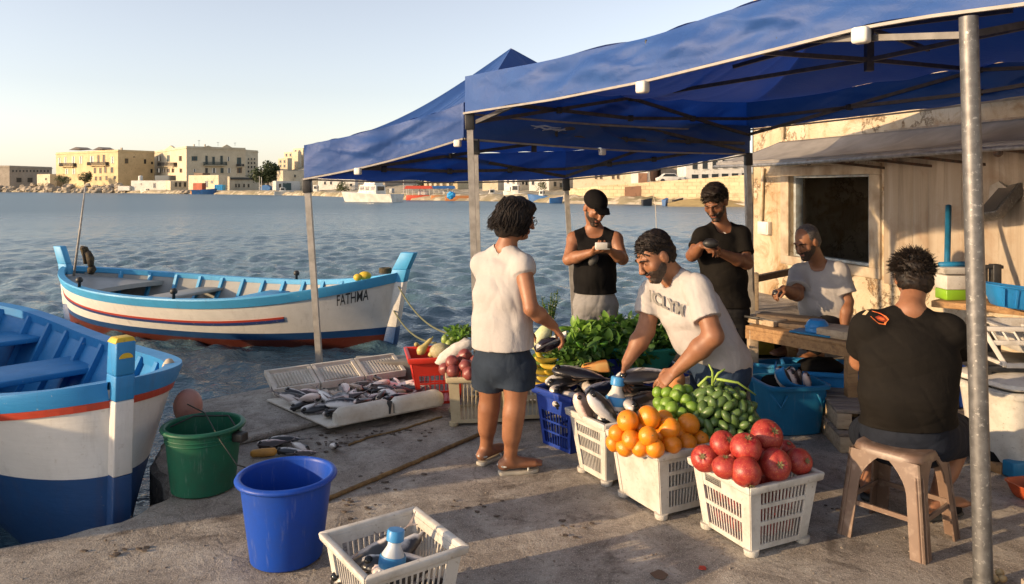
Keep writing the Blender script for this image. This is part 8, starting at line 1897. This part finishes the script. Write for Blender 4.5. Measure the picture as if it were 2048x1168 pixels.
for x in (0,1): bars('side_bar', PW, fr, [(q(x,1), q(x,1)+V((.02,.22,-.02)), .025, .025)], .003); bars('side_bar', PW, fr, [(q(x,0), q(x,0)+V((.02,.26,.0)), .025, .025)], .003)
tub('plastic_basin', 'wide white basin on the small black side table', (PZ(2095,4.8,0)).xy, -.1, (.46,.34), (.60,.46), .16, PW, 'basin', p=5, rimw=.03, z0=.66)
# big white bin
wb, wbL = tub('plastic_bin', 'tall white bin with a loose lid at the right edge, behind the pole', G(2082,955).xy+V((0,.22)), .25, (.40,.36), (.52,.46), .50, PWD, 'bin', p=5, rimw=.028)
mb = MB(); 
for k, z in ((1.0,.0),(1.02,.02),(.9,.05),(.0,.065)): pass
n = 40; rg = [[wbL(p.x*k, p.y*k, .515+z) for p in rrect(.275,.245,n,5)] for k, z in ((1,0),(1.03,.01),(1.0,.03),(.85,.045),(.02,.075))]
mb.add([p for R_ in rg for p in R_], [(i*n+k, i*n+(k+1)%n, (i+1)*n+(k+1)%n, (i+1)*n+k) for i in range(4) for k in range(n)]+[tuple(range(n-1,-1,-1))]); mb.build('lid', PW, wb, smooth=True, auto=.7)
# litter and small things
c = G(1920,908); single('crumpled_sheet', 'crumpled grey plastic sheet on the ground right of the plastic stool', 'plastic', c+V((0,0,.05)), lambda mb: mb.ball(c+V((0,.05,.06)), (.10,.07,.07), 9, 6, None, lambda d: 1+.5*mnoise.noise(d*3)), mat('grey_plastic_sheet', (.40,.40,.39,1), (.25,.25,.25,1), 20, rough=.3))
c = G(1985,940); mb = MB(); mb.ball(c+V((.02,.05,.04)), (.12,.08,.06), 12, 7, None, lambda d: 1+.4*mnoise.noise(d*3)); tag(mb.build('rag', BLKC, off=c), 'black rag on the ground against the tall white bin', 'rag')
c = G(1994,940); mb = MB(); mb.box(c+V((.02,.0,.03)), (.16,.10,.055), Matrix.Rotation(.5,3,'Z')); tag(mb.build('timber_block', WOOD[0], bevel=.006, off=c), 'short warm timber block on the ground by the tall white bin', 'timber')
tub('food_tray', 'small orange red tray on the ground below the tall white bin', (G(2058,996)).xy, .2, (.13,.12), (.19,.17), .085, mat('orange_red_plastic', (.42,.07,.02,1), (.3,.06,.02,1), 10, rough=.5), 'tray', p=4, rimw=.006)
c = G(2040,962); mb = MB(); mb.box(c+V((.02,.06,.05)), (.12,.08,.09), Matrix.Rotation(.2,3,'Z')); tag(mb.build('blue_carton', PTL, bevel=.006, off=c), 'small blue carton behind the orange red tray', 'carton')
c = V((2.245,2.93,0)); r = thing('wooden_box', 'open grey wooden box in the bottom right corner', 'box', c); R = Matrix.Rotation(.45,3,'Z')
for a, b_ in (((-.15,-.15),(.15,-.15)),((.15,-.15),(.15,.15)),((.15,.15),(-.15,.15)),((-.15,.15),(-.15,-.15))): mb = MB(); pa, pb2 = c+R @ V((*a,.065))+V((0,0,0)), c+R @ V((*b_,.065)); mb.bar(pa, pb2, .016, .13); mb.build('side', WOOD[1], r)
mb = MB(); mb.box(c+V((0,0,.006)), (.28,.28,.01), R); mb.build('base', WOOD[2], r)
c = G(1992,1166); mb = MB(); gq = random.Random(4)
for i in range(7): mb.ball(c+V((gq.uniform(-.035,.035), gq.uniform(-.02,.03), .018+gq.uniform(0,.02))), (.02,.015,.016), 10, 6)
tag(mb.build('ginger_root', mat('ginger_skin', (.50,.37,.19,1), (.38,.26,.12,1), 25, rough=.7), smooth=True, off=c), 'knobbly ginger root at the foot of the round pole', 'root')
for u, v, s_, lab, m in ((1405,1136,.018,'small red scrap stuck on the quay floor at the front','red'),(1318,1150,.035,'flat dark brown patch of debris on the quay floor','brown')):
    c = G(u,v,.004); mb = MB(); gq = random.Random(u); mb.prism([c+V((s_*math.cos(a)*gq.uniform(.7,1.2), s_*1.2*math.sin(a)*gq.uniform(.7,1.1), 0)) for a in np.linspace(0,6.28,14)[:-1]], (0,0,.003)); tag(mb.build('scrap', mat(f'{m}_scrap', (.35,.03,.015,1) if m == 'red' else (.10,.06,.04,1), rough=.7), off=c), lab, 'scrap')
def gravel():
    gq = random.Random(6); mb = MB()
    for i in range(420):
        u, v = gq.uniform(20,2040), 790+(gq.random()**.8)*370; p = G(u,v)
        if p.x < -2.0 and p.y > 3.4: continue
        s_ = gq.uniform(.002,.006); mb.ball(p+V((0,0,s_*.3)), (s_*gq.uniform(.8,1.8), s_, s_*.6), 5, 3, Matrix.Rotation(gq.uniform(0,3),3,'Z'))
    tag(mb.build('grit', mat('grit_chips', (.12,.09,.07,1), (.30,.26,.21,1), 3, rough=.9)), kind='stuff', label='loose grit and chips scattered on the quay floor', cat='grit')
gravel()
def debris():
    gq = random.Random(16); mb = MB()
    for u0, v0, su, sv, n in ((700,872,60,14,26),(650,890,40,10,16),(555,1015,30,16,12),(830,862,40,10,14),(690,1010,40,22,14),(780,965,60,20,10),(600,1085,60,25,8),(250,1090,60,18,10),(960,1010,80,20,8),(1700,1010,60,15,10),(1560,980,40,10,8),(1130,1060,60,25,8)):
        for i in range(n):
            p = G(gq.gauss(u0,su*.6), max(800, gq.gauss(v0,sv*.6)), .004); s_ = gq.uniform(.004,.015); a0 = gq.uniform(0,6)
            mb.prism([p+V((s_*gq.uniform(.5,1.2)*math.cos(a0+a)*1.6, s_*gq.uniform(.5,1.1)*math.sin(a0+a), 0)) for a in (0,1.1,2.1,3.2,4.3,5.3)], (0,0,gq.uniform(.002,.006)))
    tag(mb.build('debris', mat('dark_fish_scraps', (.05,.038,.03,1), (.12,.09,.07,1), 30, rough=.8)), kind='stuff', label='dark scraps and dried fish waste scattered on the quay', cat='debris')
debris()
# wall fittings
PIPE = mat('painted_conduit', (.55,.47,.34,1), (.4,.32,.2,1), 14, rough=.6)
mb = MB(); mb.tube([wallp(ws(1527),1.24,.03), wallp(ws(1530),1.95,.03)], .022, 10); tag(mb.build('conduit', PIPE, smooth=True, off=wallp(ws(1527),1.24)), 'vertical painted conduit above the white junction box', 'pipe')
mb = MB(); mb.tube([wallp(ws(1570),2.32,.03), wallp(ws(1570),2.75,.03)], .022, 10); tag(mb.build('conduit', PIPE, smooth=True, off=wallp(ws(1570),2.3)), 'vertical conduit on the bright wall above the awning', 'pipe')
s_ = ws(1534); jb = thing('junction_box', 'white electrical junction box on the stained plaster left of the window', 'box', wallp(s_,1.15)); mb = MB(); mb.hexa([wallp(s_-.12,1.07,0), wallp(s_+.12,1.07,0), wallp(s_+.12,1.07,.07), wallp(s_-.12,1.07,.07), wallp(s_-.12,1.24,0), wallp(s_+.12,1.24,0), wallp(s_+.12,1.24,.07), wallp(s_-.12,1.24,.07)]); mb.build('body', WHITEP, jb, bevel=.008)
mb = MB(); mb.hexa([wallp(s_-.095,1.09,.07), wallp(s_+.095,1.09,.07), wallp(s_+.095,1.09,.078), wallp(s_-.095,1.09,.078), wallp(s_-.095,1.22,.07), wallp(s_+.095,1.22,.07), wallp(s_+.095,1.22,.078), wallp(s_-.095,1.22,.078)]); mb.build('cover', WHITEP, jb, bevel=.003)
s_ = ws(2032); c = wallp(s_,1.56,.16); fl = thing('flood_light', 'angled metal flood light on the boarded wall at the right edge', 'lamp', c); R = Matrix.Rotation(math.radians(-40),3,'Y') @ Matrix.Rotation(.3,3,'Z'); mb = MB(); mb.hexa([c+R @ V(p) for p in ((-.17,-.09,-.05),(.17,-.09,-.05),(.17,.09,-.05),(-.17,.09,-.05),(-.20,-.11,.05),(.20,-.11,.05),(.20,.11,.05),(-.20,.11,.05))]); mb.build('housing', GALV, fl, bevel=.006)
mb = MB(); mb.box(c+R @ V((0,0,.053)), (.36,.19,.006), R); mb.build('glass', mat('lamp_glass', (.10,.09,.08,1), rough=.1), fl); bars('bracket', GALV, fl, [(c, wallp(s_,1.62,.0), .03, .05)])
mb = MB(); c = wallp(s_-.14,1.66,.03); mb.prism([c+V(p) for p in ((0,.12,-.08),(0,.1,.05),(0,-.02,.09),(0,-.13,.03),(0,-.10,-.07))], WN*.02); tag(mb.build('torn_paper', mat('grey_torn_paper', (.42,.37,.31,1), (.3,.26,.2,1), 9, rough=.9), off=c), 'torn grey paper notice on the boarded wall behind the flood light', 'notice')
